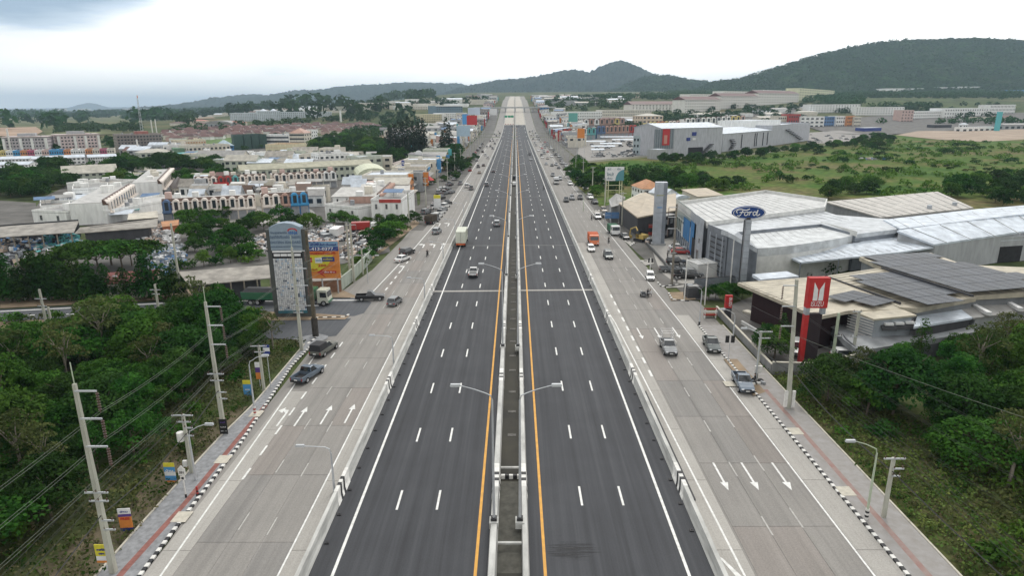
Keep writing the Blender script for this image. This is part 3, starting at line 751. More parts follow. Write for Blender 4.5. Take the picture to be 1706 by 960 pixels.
# near woods
rd = random.Random(3)
LF = [(-35.6, 88), (-36, 76), (-38.5, 66), (-38, 56), (-40, 47), (-43, 38), (-60, 30), (-84, 45), (-92, 84), (-70, 86), (-46, 92)]
for i, (x, y) in enumerate(scatter(LF, 3.9, 1)):
 k = 'bright' if rd.random() < .10 else 'near'
 plant(k, x, y, rd.choice((.5, .65, .75, .85, .95, 1.15)) * rd.uniform(.92, 1.1), 'leafy green tree in the dense wood left of the left sidewalk', 'trees of the wood left of the highway', rd=rd)
RF = [(36.5, 71), (40.5, 61), (43.5, 52), (48, 45), (54, 41), (78, 41), (100, 62), (106, 84), (84, 84), (67, 80), (52, 74), (43, 71)]
for i, (x, y) in enumerate(scatter(RF, 4.2, 2)):
 k = 'bright' if rd.random() < .15 else 'near'
 plant(k, x, y, rd.choice((.5, .62, .75, .9, 1.0, 1.15)) * rd.uniform(.92, 1.1), 'leafy green tree in the wood right of the right sidewalk', 'trees of the wood right of the highway', rd=rd)
for i, (x, y) in enumerate(scatter([(44, 72), (52, 75), (67, 81), (84, 85), (112, 86), (112, 92), (84, 92), (66, 86), (50, 79)], 4.3, 14)): plant('near', x, y, rd.uniform(.42, .62), 'leafy green tree in the wood right of the right sidewalk', 'trees of the wood right of the highway', rd=rd)
# scrub strips by the sidewalks: ground cover nobody could count
def tufts(name, P, n, seed, mats_, hmin=.3, hmax=.9, leaf=.13, per=9):
 rg = random.Random(seed); xs_ = [p[0] for p in P]; ys2 = [p[1] for p in P]
 lists = [[] for _ in mats_]
 k = 0
 while k < n:
  x, y = rg.uniform(min(xs_), max(xs_)), rg.uniform(min(ys2), max(ys2))
  if not inpoly(x, y, P): continue
  k += 1
  v = noise.noise(Vector((x / 5, y / 5, seed))) + rg.uniform(-.3, .3)
  q = min(len(mats_) - 1, max(0, int((v + .5) * len(mats_))))
  h = rg.uniform(hmin, hmax); lists[q].append((x, y, h * .3, h * .62, .8))
 for q, cl in enumerate(lists):
  if cl:
   V = leaf_cloud(seed + q, cl, per / .3, leaf, .6)
   V[:, 2] = np.maximum(V[:, 2], .0)
   tag(link(name, quads_mesh(name, V, mats_[q])), kind='stuff')
tufts('grass', [(-31.9, 92), (-31.9, 62), (-31.7, 36), (-46, 34), (-43, 60), (-38, 92)], 2600, 5, [ML_DRY, ML_OLIVE, ML_DRY, ML_MID], .3, 1.1, .14, 7)
tufts('grass', [(33.6, 82), (33.6, 34), (60, 34), (58, 50), (50, 56), (44, 66), (40, 80)], 5200, 6, [ML_MID, ML_GRASS, ML_OLIVE, ML_GRASS, ML_DRY, ML_GRASS], .3, 1.1, .13, 8)
for i, (x, y) in enumerate(scatter([(34.5, 76), (34.5, 58), (36, 36), (60, 34), (62, 45), (48, 54), (42, 72)], 3.4, 8)):
 if rd.random() < .4: plant('bush', x, y, rd.uniform(.6, 1.6), 'low shrub on the rough grass slope right of the right sidewalk', 'shrubs on the rough grass at lower right', 'shrub', rd=rd)
for i, (x, y) in enumerate(scatter([(-33, 90), (-33.2, 64), (-35, 38), (-44, 36), (-40, 60), (-37, 88)], 3.2, 9)):
 if rd.random() < .35: plant('bush', x, y, rd.uniform(.6, 1.1), 'low shrub on the scrubby strip left of the left sidewalk', 'shrubs on the scrub strip at lower left', 'shrub', rd=rd)
patch('dirt_verge', [(-31.7, 70), (-34, 68), (-35.5, 60), (-34.5, 50), (-37, 42), (-32, 38)], mat('leaf_litter', (0.17, 0.135, 0.09), .95, .3, .5, col2=(0.06, 0.06, 0.03), detail=9), .006, world=True)
# ---- vehicles
M_TYRE = mat('tyre_rubber', (0.02, 0.02, 0.02), .9, .1, 3, obj=True); M_RIM = metal('wheel_rim', (0.45, 0.45, 0.46), .35, obj=True)
M_GLS = mat('car_glass', (0.018, 0.022, 0.027), .06, .05, 1, obj=True, spec=.9)
M_HL = mat('headlamp_glass', (0.75, 0.77, 0.8), .15, .05, 3, obj=True, spec=.8); M_TL = mat('taillamp_red', (0.35, 0.02, 0.02), .3, .05, 3, obj=True, spec=.6)
M_PLT = mat('number_plate', (0.75, 0.75, 0.73), .5, .05, 3, obj=True); M_TRIM = mat('black_trim', (0.03, 0.03, 0.033), .6, .1, 3, obj=True)
def paint(name, c, r=.28): return mat(name, c, r, .03, 2, obj=True, spec=.7, metal=.15)
P_WHITE = paint('white_car_paint', (.74, .74, .73)); P_SILV = paint('silver_car_paint', (.28, .295, .31)); P_GREY = paint('grey_car_paint', (.17, .18, .19))
P_BLK = paint('black_car_paint', (.018, .018, .02)); P_BLUE = paint('steel_blue_car_paint', (.13, .165, .21)); P_RED = paint('red_car_paint', (.38, .03, .025))
P_OLI = paint('olive_grey_car_paint', (.16, .165, .145)); P_DG = paint('green_grey_car_paint', (.06, .075, .075)); P_ORG = paint('orange_paint', (.65, .16, .05))
P_GRN = paint('green_truck_paint', (.04, .17, .09)); P_CRM = paint('cream_truck_paint', (.66, .68, .58)); P_BRZ = paint('bronze_car_paint', (.24, .20, .15))
def loft(b, st, m):
 n = len(st[0][1]); base = len(b.v); q = b.mi(m)
 for y, pr in st:
  for x, z in pr: b.v.append((-x, y, z))
  for x, z in reversed(pr): b.v.append((x, y, z))
 w = 2 * n
 for i in range(len(st) - 1):
  for j in range(w):
   j2 = (j + 1) % w; a = base + i * w
   b.f.append((a + j, a + w + j, a + w + j2, a + j2)); b.m.append(q)
 b.f.append(tuple(base + j for j in range(w))); b.m.append(q)
 k = base + (len(st) - 1) * w
 b.f.append(tuple(k + j for j in reversed(range(w)))); b.m.append(q)
def wheel(parent, x, y, r, w=.24):
 s = 1 if x > 0 else -1
 o = MB().tube([(-w / 2, 0, 0), (w / 2, 0, 0)], r, 14, M_TYRE).build('wheel', None, parent); o.location = (x, y, r)
 MB().tube([(s * (w / 2 - .01), 0, 0), (s * (w / 2 + .015), 0, 0)], r * .6, 10, M_RIM).build('rim', None, o)
def glasspart(name, pts, root, t=.0): return MB().face(pts, M_GLS).build(name, None, root)
def make_car(kind, P, name=None, plate=True):
 root = empty(name or {'sedan': 'sedan_car', 'hatch': 'hatchback_car', 'suv': 'suv_car', 'pickup': 'pickup_truck'}[kind])
 L_, W_, zb, H_, wr = {'sedan': (4.5, 1.76, .92, 1.46, .32), 'hatch': (3.9, 1.70, .95, 1.5, .31), 'suv': (4.65, 1.86, 1.08, 1.76, .37), 'pickup': (5.2, 1.86, 1.08, 1.76, .38)}[kind]
 hw = W_ / 2; f, r = L_ / 2, -L_ / 2; zl = .28 if kind in ('sedan', 'hatch') else .42
 def sec(y, k, zt, zlo=zl): return (y, [(hw * k * .93, zlo), (hw * k, zlo + .22), (hw * k, zt - .18), (hw * k * .93, zt)])
 b = MB()
 hood = zb - .05
 if kind == 'pickup':
  c0 = -.55; fr = [sec(c0, .99, zb), sec(.6, 1, zb), sec(1.05, 1, hood), sec(f - .35, .97, hood - .08), sec(f - .06, .90, hood - .22), sec(f, .84, hood - .34, zl + .12)]
  loft(b, fr, P)
  # cargo bed: floor, two sides, tailgate
  b.box((0, (r + c0) / 2, zl), (W_ * .97, c0 - r, .28), M_TRIM)
  for s in (-1, 1): b.box((s * (hw - .07), (r + c0) / 2, zl + .1), (.13, c0 - r, zb - zl - .1), P)
  b.box((0, r + .05, zl + .1), (W_ * .96, .1, zb - zl - .12), P); b.box((0, c0 - .02, zl + .2), (W_ * .96, .06, zb - zl - .2), P)
  cab = (c0 + .02, .95, -.38, .30)
 else:
  tz = zb if kind != 'sedan' else zb + .02
  loft(b, [sec(r, .84, tz - .22, zl + .12), sec(r + .08, .92, tz - .04), sec(r + .5, .98, tz), sec(0, 1, zb), sec(f * .42, 1, hood), sec(f - .4, .96, hood - .1), sec(f - .07, .88, hood - .24), sec(f, .82, hood - .38, zl + .12)], P)
  cab = {'sedan': (r + .62, 1.15, r + 1.15, .35), 'hatch': (r + .12, 1.05, r + .42, .3), 'suv': (r + .1, 1.05, r + .38, .4)}[kind]
 fixn(b.build('body', None, root))
 y0, y3, y1, y2 = cab; gb = hw * .94; gt = hw * .74
 B = [(-gb, y0, zb - .01), (gb, y0, zb - .01), (gb, y3, zb - .05), (-gb, y3, zb - .05)]
 Tp = [(-gt, y1, H_ - .05), (gt, y1, H_ - .05), (gt, y2, H_ - .05), (-gt, y2, H_ - .05)]
 fixn(MB().hexa([B[0], B[1], B[2], B[3], Tp[0], Tp[1], Tp[2], Tp[3]], P).build('cabin', None, root))
 V = [Vector(p) for p in B + Tp]
 def inset(a, b_, c, d, k=.09, off=.012, z=.1):
  cc = (a + b_ + c + d) / 4; n = (b_ - a).cross(c - b_).normalized()
  if n.dot(cc - Vector((0, (y0 + y3) / 2, zb))) < 0: n = -n
  return [p.lerp(cc, k) + n * off for p in (a, b_, c, d)]
 glasspart('rear_window', inset(V[0], V[1], V[5], V[4]), root); glasspart('windshield', inset(V[3], V[2], V[6], V[7]), root)
 glasspart('side_window', inset(V[0], V[3], V[7], V[4], .1), root); glasspart('side_window', inset(V[1], V[2], V[6], V[5], .1), root)
 MB().hexa([(-gt - .02, y1 - .04, H_ - .05), (gt + .02, y1 - .04, H_ - .05), (gt + .02, y2 + .04, H_ - .05), (-gt - .02, y2 + .04, H_ - .05), (-gt + .08, y1 + .1, H_), (gt - .08, y1 + .1, H_), (gt - .08, y2 - .1, H_), (-gt + .08, y2 - .1, H_)], P).build('roof', None, root)
 wy = f - .82, r + (.86 if kind != 'pickup' else 1.1)
 for y in wy:
  for s in (-1, 1): wheel(root, s * (hw - .1), y, wr)
 for s in (-1, 1):
  MB().box((s * hw * .62, f - .045, hood - .36), (.34, .12, .14), M_HL).build('headlight', None, root)
  MB().box((s * hw * (.74 if kind != 'pickup' else .9), r + .03, zb - .42), (.26 if kind != 'pickup' else .14, .1, .2 if kind != 'pickup' else .34), M_TL).build('taillight', None, root)
  MB().box((s * (hw + .06), y3 - .3, zb - .02), (.16, .1, .13), P).build('mirror', None, root)
 MB().box((0, f - .02, zl + .14), (W_ * .5, .1, .2), M_TRIM).build('grille', None, root)
 MB().box((0, r - .0, zl), (W_ * .9, .16, .22), M_TRIM if kind == 'pickup' else P).build('bumper', None, root)
 if plate:
  MB().box((0, r - .09, zl + .26), (.44, .03, .15), M_PLT).build('number_plate', None, root)
  MB().box((0, f + .02, zl + .06), (.44, .03, .13), M_PLT).build('number_plate', None, root)
 return root
KPROTO = {}
def place_car(kind, P, px, py, head, label, cat=None, group=None, name=None):
 key = (kind, P.name); g = G(px, py)
 if key not in KPROTO: o = KPROTO[key] = make_car(kind, P, name)
 else: o = copy_tree(KPROTO[key])
 o.location = (g.x, g.y, g.z + .03); o.rotation_euler = (0, 0, -RAD(head))
 return tag(o, label, cat or {'sedan': 'car', 'hatch': 'car', 'suv': 'suv', 'pickup': 'pickup truck'}[kind], group)
# small simplified-in-parts cars for the distance: one mesh each
def small_mesh(kind, P):
 b = MB(); L_, W_, zb, H_ = {'sedan': (4.5, 1.76, .95, 1.46), 'suv': (4.6, 1.86, 1.1, 1.78), 'pickup': (5.2, 1.86, 1.05, 1.76), 'truck': (7.2, 2.3, 1.2, 2.9)}[kind]
 hw = W_ / 2; f, r = L_ / 2, -L_ / 2
 if kind == 'truck':
  b.box((0, -.9, .8), (2.3, 5.0, 2.0), P); b.box((0, 2.7, .5), (2.1, 1.6, 2.0), P_WHITE); b.face([(-1, 3.53, 1.5), (1, 3.53, 1.5), (1, 3.53, 2.3), (-1, 3.53, 2.3)], M_GLS)
  b.box((0, 0, .4), (1.8, 7, .4), M_TRIM)
 else:
  loft(b, [(r, [(hw * .9, .35), (hw * .92, zb - .1)]), (r + .3, [(hw, .3), (hw, zb)]), (f * .4, [(hw, .3), (hw, zb)]), (f - .1, [(hw * .9, .35), (hw * .9, zb - .25)]), (f, [(hw * .8, .4), (hw * .8, zb - .4)])], P)
  y0, y3, y1, y2 = {'sedan': (r + .6, 1.1, r + 1.1, .3), 'suv': (r + .15, 1.05, r + .4, .4), 'pickup': (-.55, .95, -.38, .3)}[kind]
  b.hexa([(-hw * .93, y0, zb), (hw * .93, y0, zb), (hw * .93, y3, zb), (-hw * .93, y3, zb), (-hw * .76, y1, H_ - .06), (hw * .76, y1, H_ - .06), (hw * .76, y2, H_ - .06), (-hw * .76, y2, H_ - .06)], M_GLS)
  b.box((0, (y1 + y2) / 2, H_ - .06), (W_ * .76, y2 - y1, .07), P)
  if kind == 'pickup': b.box((0, (r - .55) / 2 - .05, zb), (W_ * .8, -.7 - r, .01), M_TRIM)
  for s in (-1, 1): b.box((s * hw * .66, r - .01, zb - .35), (.3, .05, .2), M_TL); b.box((s * hw * .62, f - .04, zb - .5), (.3, .08, .14), M_HL)
 for y in (f - .85, r + .95):
  for s in (-1, 1): b.tube([(s * hw - .2 * s, y, .33), (s * hw + .01 * s, y, .33)], .34, 8, M_TYRE)
 return b.mesh('car')
SM = {}
def small_car(kind, P, x, y, head, label, group, z=None, name=None):
 k = (kind, P.name)
 if k not in SM: SM[k] = small_mesh(kind, P)
 o = link(name or {'sedan': 'small_car', 'suv': 'small_suv', 'pickup': 'small_pickup', 'truck': 'small_truck'}[kind], SM[k])
 o.location = (x, y, T(x, y) + .02 if z is None else z); o.rotation_euler.z = -RAD(head)
 return tag(o, label, {'sedan': 'car', 'suv': 'suv', 'pickup': 'pickup truck', 'truck': 'truck'}[kind], group)
# ---- people and motorcycles
M_SKIN = mat('skin', (.32, .19, .12), .6, .05, 4, obj=True)
def figure(name, label, loc, rz, shirt, trousers, pose='stand', hair=None, parent=None, helmet=None):
 J = {'pelvis': (0, 0, .92), 'chest': (0, .02, 1.28), 'neck': (0, .03, 1.47), 'head': (0, .05, 1.62), 'crown': (0, .04, 1.73),
  'shL': (-.19, .02, 1.4), 'elL': (-.26, .0, 1.12), 'haL': (-.26, .1, .86), 'shR': (.19, .02, 1.4), 'elR': (.26, .0, 1.12), 'haR': (.26, .1, .86),
  'hiL': (-.1, 0, .88), 'knL': (-.11, .03, .49), 'anL': (-.11, -.02, .09), 'toL': (-.12, .15, .04), 'hiR': (.1, 0, .88), 'knR': (.12, .05, .49), 'anR': (.13, .0, .09), 'toR': (.14, .17, .04)}
 if pose == 'ride':
  dz = -.12
  for k in ('pelvis', 'chest', 'neck', 'head', 'crown', 'shL', 'shR'): x, y, z = J[k]; J[k] = (x, y - .05 + (z - .9) * .18, z + dz)
  J.update({'elL': (-.33, .27, 1.06), 'haL': (-.3, .52, 1.02), 'elR': (.33, .27, 1.06), 'haR': (.3, .52, 1.02), 'hiL': (-.12, -.03, .8), 'hiR': (.12, -.03, .8),
  'knL': (-.2, .36, .62), 'knR': (.2, .36, .62), 'anL': (-.17, .22, .26), 'anR': (.17, .22, .26), 'toL': (-.17, .38, .22), 'toR': (.17, .38, .22)})
 if pose == 'sit':
  for k in ('pelvis', 'chest', 'neck', 'head', 'crown', 'shL', 'shR', 'elL', 'elR', 'haL', 'haR', 'hiL', 'hiR'): x, y, z = J[k]; J[k] = (x, y, z - .32)
  J.update({'knL': (-.13, .4, .58), 'knR': (.13, .4, .58), 'anL': (-.13, .38, .16), 'anR': (.13, .38, .16), 'toL': (-.13, .52, .1), 'toR': (.13, .52, .1), 'haL': (-.14, .3, .64), 'haR': (.14, .3, .64)})
 E = [('pelvis', 'chest'), ('chest', 'neck'), ('neck', 'head'), ('head', 'crown'), ('chest', 'shL'), ('shL', 'elL'), ('elL', 'haL'), ('chest', 'shR'), ('shR', 'elR'), ('elR', 'haR'),
  ('pelvis', 'hiL'), ('hiL', 'knL'), ('knL', 'anL'), ('anL', 'toL'), ('pelvis', 'hiR'), ('hiR', 'knR'), ('knR', 'anR'), ('anR', 'toR')]
 R_ = {'pelvis': (.15, .11), 'chest': (.17, .12), 'neck': (.055, .055), 'head': (.095, .1), 'crown': (.06, .065), 'sh': (.065, .065), 'el': (.045, .045), 'ha': (.035, .03), 'hi': (.095, .095), 'kn': (.062, .062), 'an': (.042, .042), 'to': (.04, .03)}
 names = list(J); me = bpy.data.meshes.new('body'); me.from_pydata([J[k] for k in names], [(names.index(a), names.index(c)) for a, c in E], [])
 o = bpy.data.objects.new('body', me); COL.objects.link(o)
 md = o.modifiers.new('skin', 'SKIN')
 for i, k in enumerate(names):
  sv = me.skin_vertices[0].data[i]; sv.radius = R_.get(k) or R_[k[:2]]; sv.use_root = k == 'pelvis'
 o.modifiers.new('sub', 'SUBSURF').levels = 1
 bpy.context.view_layer.update(); dg = bpy.context.evaluated_depsgraph_get()
 m2 = bpy.data.meshes.new_from_object(o.evaluated_get(dg), depsgraph=dg); bpy.data.objects.remove(o)
 m2.materials.clear()
 for q in (shirt, trousers, M_SKIN, M_TRIM): m2.materials.append(q)
 pz = J['pelvis'][2]
 for p in m2.polygons:
  c = p.center; t = 0
  if c.z > J['neck'][2] - .02: t = 2
  elif abs(c.x) > .22 and (c - Vector(J['haL' if c.x < 0 else 'haR'])).length < .2: t = 2
  elif c.z < pz + .02 and c.y > -1 and not (abs(c.x) > .22 and c.z > pz - .2): t = 1
  if (c - Vector(J['toL'])).length < .1 or (c - Vector(J['toR'])).length < .1: t = 3
  p.material_index = t; p.use_smooth = True
 root = empty('person', label, 'person', loc, rz)
 link('body', m2, root)
 hx, hy, hz = J['head']
 b = MB()
 for i in range(5):
  a0, a1 = i * .32, (i + 1) * .32
  for j in range(10):
   t0, t1 = j * .628, (j + 1) * .628
   def sp_(a, t): return (hx + .118 * math.cos(a) * math.cos(t), hy - .012 + .125 * math.cos(a) * math.sin(t), hz + .0 + .15 * math.sin(a))
   if not helmet and i < 2 and 0.6 < (t0 + t1) / 2 < 2.6: continue
   b.face([sp_(a0, t0), sp_(a0, t1), sp_(a1, t1), sp_(a1, t0)])
 b.build('helmet' if helmet else 'hair', helmet or M_TRIM, root)
 if not helmet:
  for s in (-1, 1): MB().box((s * .035, hy + .097, hz + .0), (.02, .012, .012), M_TRIM).build('eye', None, root)
  MB().box((0, hy + .105, hz - .045), (.02, .03, .04), M_SKIN).build('nose', None, root)
 return root
def motorcycle(label, loc, rz, P, sidecar=False):
 r = empty('motorcycle', label, 'motorcycle', loc, rz)
 for y in (-.62, .62):
  o = MB().tube([(-.05, 0, 0), (.05, 0, 0)], .29, 14, M_TYRE).build('wheel', None, r); o.location = (0, y, .29)
  MB().tube([(-.06, 0, 0), (.06, 0, 0)], .17, 8, M_RIM).build('rim', None, o)
 b = MB(); b.hexa([(-.12, -.35, .35), (.12, -.35, .35), (.1, .25, .3), (-.1, .25, .3), (-.1, -.6, .62), (.1, -.6, .62), (.1, .3, .6), (-.1, .3, .6)], P)
 b.tube([(0, .62, .3), (0, .45, .95)], .04, 6, P); b.box((0, .5, .72), (.2, .12, .22), P); b.build('body', None, r)
 MB().box((0, -.2, .62), (.24, .8, .12), M_TRIM).build('seat', None, r)
 MB().tube([(-.34, .38, 1.0), (0, .46, .98), (.34, .38, 1.0)], .018, 6, M_TRIM).build('handlebar', None, r)
 MB().box((0, .58, .86), (.14, .06, .12), M_HL).build('headlight', None, r)
 if sidecar:
  s = MB().box((.78, -.1, .3), (.95, 1.5, .06), M_TRIM).box((.78, -.83, .36), (.95, .05, .4), P_GREY).box((.32, -.1, .36), (.04, 1.5, .3), P_GREY).box((1.24, -.1, .36), (.04, 1.5, .3), P_GREY)
  for x in (.34, 1.22):
   for y in (-.8, .6): s.tube([(x, y, .3), (x, y, 1.5)], .02, 5, M_RIM)
  s.build('sidecar', None, r)
  o = MB().tube([(-.06, 0, 0), (.06, 0, 0)], .27, 12, M_TYRE).build('wheel', None, r); o.location = (1.32, -.1, .27)
 return r
# ---- street lamps, utility poles, wires, small signs
M_GALV = metal('galvanised_steel', (0.50, 0.52, 0.54), .5, metal=.35, obj=True); M_GRNP = mat('pale_green_steel', (0.42, 0.48, 0.36), .6, .1, 2, obj=True)
M_PCONC = mat('pole_concrete', (0.40, 0.40, 0.34), .9, .2, 1.2, obj=True, stretch=(1, 1, .25)); M_INS = mat('insulator_brown', (0.10, 0.06, 0.045), .35, .1, 3, obj=True)
M_WIRE = mat('cable_black', (0.03, 0.03, 0.03), .6, .1, 3); M_WIREG = mat('cable_grey', (0.16, 0.18, 0.15), .5, .1, 3)
def lamp(name, label, h, arm, sx, loc, group, m=M_GALV, base=None, rise=.5, headm=None, lean=0):
 r = empty(name, label, 'street lamp', loc, 0, group)
 MB().tube([(0, 0, 0), (0, 0, h * .5), (0, 0, h - .6)], .12, 8, m, .07).build('pole', None, r)
 MB().tube([(0, 0, h - .62), (sx * .12, 0, h - .2), (sx * .5, 0, h), (sx * arm * .55, 0, h + rise * .5), (sx * arm, 0, h + rise)], .055, 6, m, .035).build('arm', None, r)
 b = MB(); x0 = sx * arm; x1 = sx * (arm + .85); z = h + rise
 b.hexa([(min(x0, x1), -.12, z - .03), (max(x0, x1), -.12, z - .03), (max(x0, x1), .12, z - .03), (min(x0, x1), .12, z - .03), (min(x0, x1) + .06, -.1, z + .15), (max(x0, x1) - .06, -.1, z + .15), (max(x0, x1) - .06, .1, z + .15), (min(x0, x1) + .06, .1, z + .15)], M_GALV)
 b.build('lamp_head', None, r)
 MB().box(((x0 + x1) / 2, 0, z - .07), (.7, .18, .04), M_HL).build('lens', None, r)
 if base: base(r)
 return r
def med_base(r):
 MB().box((0, 0, -.55), (.75, .9, .6), M_BARR).box((0, 0, .05), (.5, .5, .25), M_BLK).build('base', None, r)
ld = G(868, 868).y - 1.2; lamps = []
for k in range(16):
 y = ld + 40.6 * k
 for sx in (-1, 1):
  x = -1.86 if sx < 0 else .30
  if k == 0:
   o = lamp('street_lamp', 'tall curved grey lamp on the %s median wall, nearest of its row' % ('left' if sx < 0 else 'right'), 11.5, 2.45, sx, (x, y, .9), 'street lamps on the median walls', base=med_base, rise=.65)
   lamps.append(o)
  else:
   o = copy_tree(lamps[0 if sx < 0 else 1]); o.location = (x, y, .9 + T(x, y))
   side_ = 'left' if sx < 0 else 'right'
   o['label'] = 'tall curved grey lamp on the %s median wall%s' % (side_, ', second nearest of its row' if k == 1 else ', third nearest of its row' if k == 2 else ' farther along')
for i, (px, py) in enumerate(((561, 808), (651, 603), (701, 495))):
 g = G(px, py); o = lamp('low_lamp', 'slim lamp with a straight arm behind the left concrete wall, %s' % ('nearest', 'second nearest', 'third nearest')[i], (4.6, 4.2, 3.9)[i], 2.3, -1, (-16.7, g.y - 1.2, 0), 'slim lamps along the left service road', rise=.1, m=M_GALV)
for i, yy in enumerate((146, 177, 208, 239, 270)):
 lamp('low_lamp', 'far slim lamp behind the left concrete wall', 4.0, 2.3, -1, (-16.7, yy, 0), 'slim lamps along the left service road', rise=.1)
def stripes(c1, c2, h=1.0, rr=.16):
 def f(r):
  b = MB()
  for k in range(5): b.cyl((0, 0, k * h / 5), rr, h / 5 - .002, 8, c1 if k % 2 else c2)
  b.build('painted_foot', None, r)
 return f
def side_lamp(px, py, ytop, arm, sx, label, foot=None, m=M_GALV, rise=.5):
 g = G(px, py, .14); h = HZ(g, ytop)
 return lamp('street_lamp', label, h, arm, sx, (g.x, g.y, .14), None, m, foot, rise)
side_lamp(1443, 865, 745, 1.9, -1, 'pale green street lamp with black and white foot on the right sidewalk, nearest the camera', stripes(M_BLK, M_KW), M_GRNP)
side_lamp(425, 691, 600, 1.5, 1, 'grey street lamp with a red and white foot on the left sidewalk', stripes(P_RED, M_KW))
side_lamp(1259, 634, 554, 1.7, -1, 'street lamp leaning over the right sidewalk beside a box-hung pole', None)
side_lamp(326, 800, 716, 1.6, 1, 'street lamp beside the transformer pole on the left sidewalk', None)
side_lamp(613, 470, 430, 1.7, 1, 'street lamp over the left kerb beyond the orange billboard', None)
side_lamp(1165, 541, 480, 1.5, -1, 'thin lamp pole beside the red wooden stand on the right kerb', stripes(M_BLK, M_BLK, .5))
side_lamp(1221, 566, 521, 1.5, -1, 'thin lamp pole at the start of the sandy strip by the grey wall', None)
for i, (px, py) in enumerate(((176, 497), (972, 352))):
 side_lamp(px, py, py - 32, 2.0, 1 if i == 0 else -1, 'pale green street lamp on the far side of the side street' if i == 0 else 'street lamp by the blue road sign', None, M_GRNP)
def utility_pole(px, py, ytop, label, lean=0.0, r0=.20, r1=.12, arms=(), parts=(), z=0.0, spike=0, cat='utility pole', name='utility_pole', m=M_PCONC):
 g = G(px, py, z if z else None); h = HZ(g, ytop)
 r = empty(name, label, cat, (g.x, g.y, z), 0)
 b = MB(); b.hexa([(-r0, -r0, -.2), (r0, -r0, -.2), (r0, r0, -.2), (-r0, r0, -.2), (-r1 + lean, -r1, h), (r1 + lean, -r1, h), (r1 + lean, r1, h), (-r1 + lean, r1, h)], m); b.build('pole', None, r)
 if spike: MB().tube([(lean, 0, h), (lean, 0, h + spike)], .04, 5, M_GRNP).build('lightning_rod', None, r)
 tips = []
 for fr, xa, xb, kind in arms:
  z_ = h * fr; xo = lean * fr
  a = MB().box((xo + (xa + xb) / 2, -.14, z_), (abs(xb - xa), .1, .12), M_GALV).build('crossarm', None, r)
  ins = MB()
  if kind == 'down':
   tip = xb if abs(xb) > abs(xa) else xa
   for k in range(7): ins.cyl((xo + tip, -.14, z_ - .18 - k * .2), .12, .07, 8, M_INS)
   ins.tube([(xo + tip, -.14, z_ - 1.55), (xo + tip, -.14, z_)], .03, 5, M_INS)
   tips.append(Vector((g.x + xo + tip, g.y - .14, z + z_ - 1.5)))
  else:
   n = 3 if abs(xb - xa) > 1.2 else 2
   for k in range(n):
    x = xa + (xb - xa) * (k + .15) / (n - .7); ins.cyl((xo + x, -.14, z_ + .12), .05, .2, 6, M_INS)
    tips.append(Vector((g.x + xo + x, g.y - .14, z + z_ + .32)))
  ins.build('insulator', None, r)
 return r, tips, g, h
p1, t1, g1, h1 = utility_pole(190, 956, 640, 'tall pale concrete pylon pole with three right-hand arms at the lower left', arms=((.965, 0, 1.55, 'down'), (.83, 0, 1.55, 'down'), (.69, 0, 1.55, 'down'), (.45, -.8, .9, 'up'), (.405, -.6, .8, 'up'), (.30, 0, .9, 'up'), (.25, 0, .9, 'up')), spike=1.6, r0=.21, r1=.11, z=.02, lean=-.1)
p2, t2, g2, h2 = utility_pole(374, 724, 503, 'second tall concrete pylon pole on the left with a black notice at its foot', arms=((.965, 0, 1.55, 'down'), (.83, 0, 1.55, 'down'), (.69, 0, 1.55, 'down'), (.47, -.8, .9, 'up'), (.42, -.6, .8, 'up'), (.33, 0, .9, 'up'), (.28, 0, .9, 'up')), spike=1.6, r0=.21, r1=.11, z=.02, lean=-.1)
p3, t3, g3, h3 = utility_pole(503, 585, 412, 'third tall concrete pylon pole in front of the tall sign tower', arms=((.965, 0, 1.8, 'down'), (.80, 0, 1.8, 'down'), (.64, 0, 1.8, 'down'), (.45, -.8, 1.0, 'up'), (.38, -.6, .8, 'up')), spike=1.6, r0=.21, r1=.12, z=.02)
p4, t4, g4, h4 = utility_pole(584, 467, 372, 'tall pole, left one of the twin posts by the junk yard fence', arms=((.97, -.3, 1.9, 'down'), (.8, -.3, 1.9, 'down'), (.62, -.3, 1.9, 'down')), r0=.21, r1=.15)
utility_pole(590, 470, 372, 'tall pole, right one of the twin posts by the junk yard fence', arms=((.3, -1, 1, 'up'),), r0=.21, r1=.15)
s1, u1, _, _ = utility_pole(320, 790, 691, 'shorter pole with a white transformer beside the left sidewalk', arms=((.985, -1.0, 1.0, 'up'), (.88, -.6, .7, 'up'), (.78, 0, .8, 'up'), (.65, 0, .8, 'up')), r0=.16, r1=.12)
MB().cyl((-.5, -.1, 3.6), .32, .9, 10, M_KW).build('transformer', None, s1); MB().box((-.45, -.1, .9), (.4, .25, .6), M_KW).build('meter_box', None, s1)
s2, u2, _, _ = utility_pole(440, 652, 576, 'shorter pole with three crossarms left of the left sidewalk near blue banner', arms=((.985, -1.0, 1.0, 'up'), (.86, -.6, .7, 'up'), (.76, 0, .8, 'up')), r0=.16, r1=.12)
s3, u3, _, _ = utility_pole(605, 457, 413, 'T-shaped pole with wide crossarm beyond the orange billboard', arms=((.985, -1.0, 1.0, 'up'), (.7, -1.9, 1.9, 'up')), r0=.16, r1=.12)
dk = mat('dark_wrapping', (.05, .045, .04), .9, .3, 2)
s4, _, _, _ = utility_pole(526, 561, 384, 'dark cable-wrapped pole right of the tall sign tower', arms=((.3, -.9, .9, 'up'),), r0=.28, r1=.16, m=mat('aged_wood', (.10, .085, .06), .95, .3, 2, obj=True))
MB().cyl((0, 0, 0), .5, 3.0, 8, dk).build('cable_bundle', None, s4)
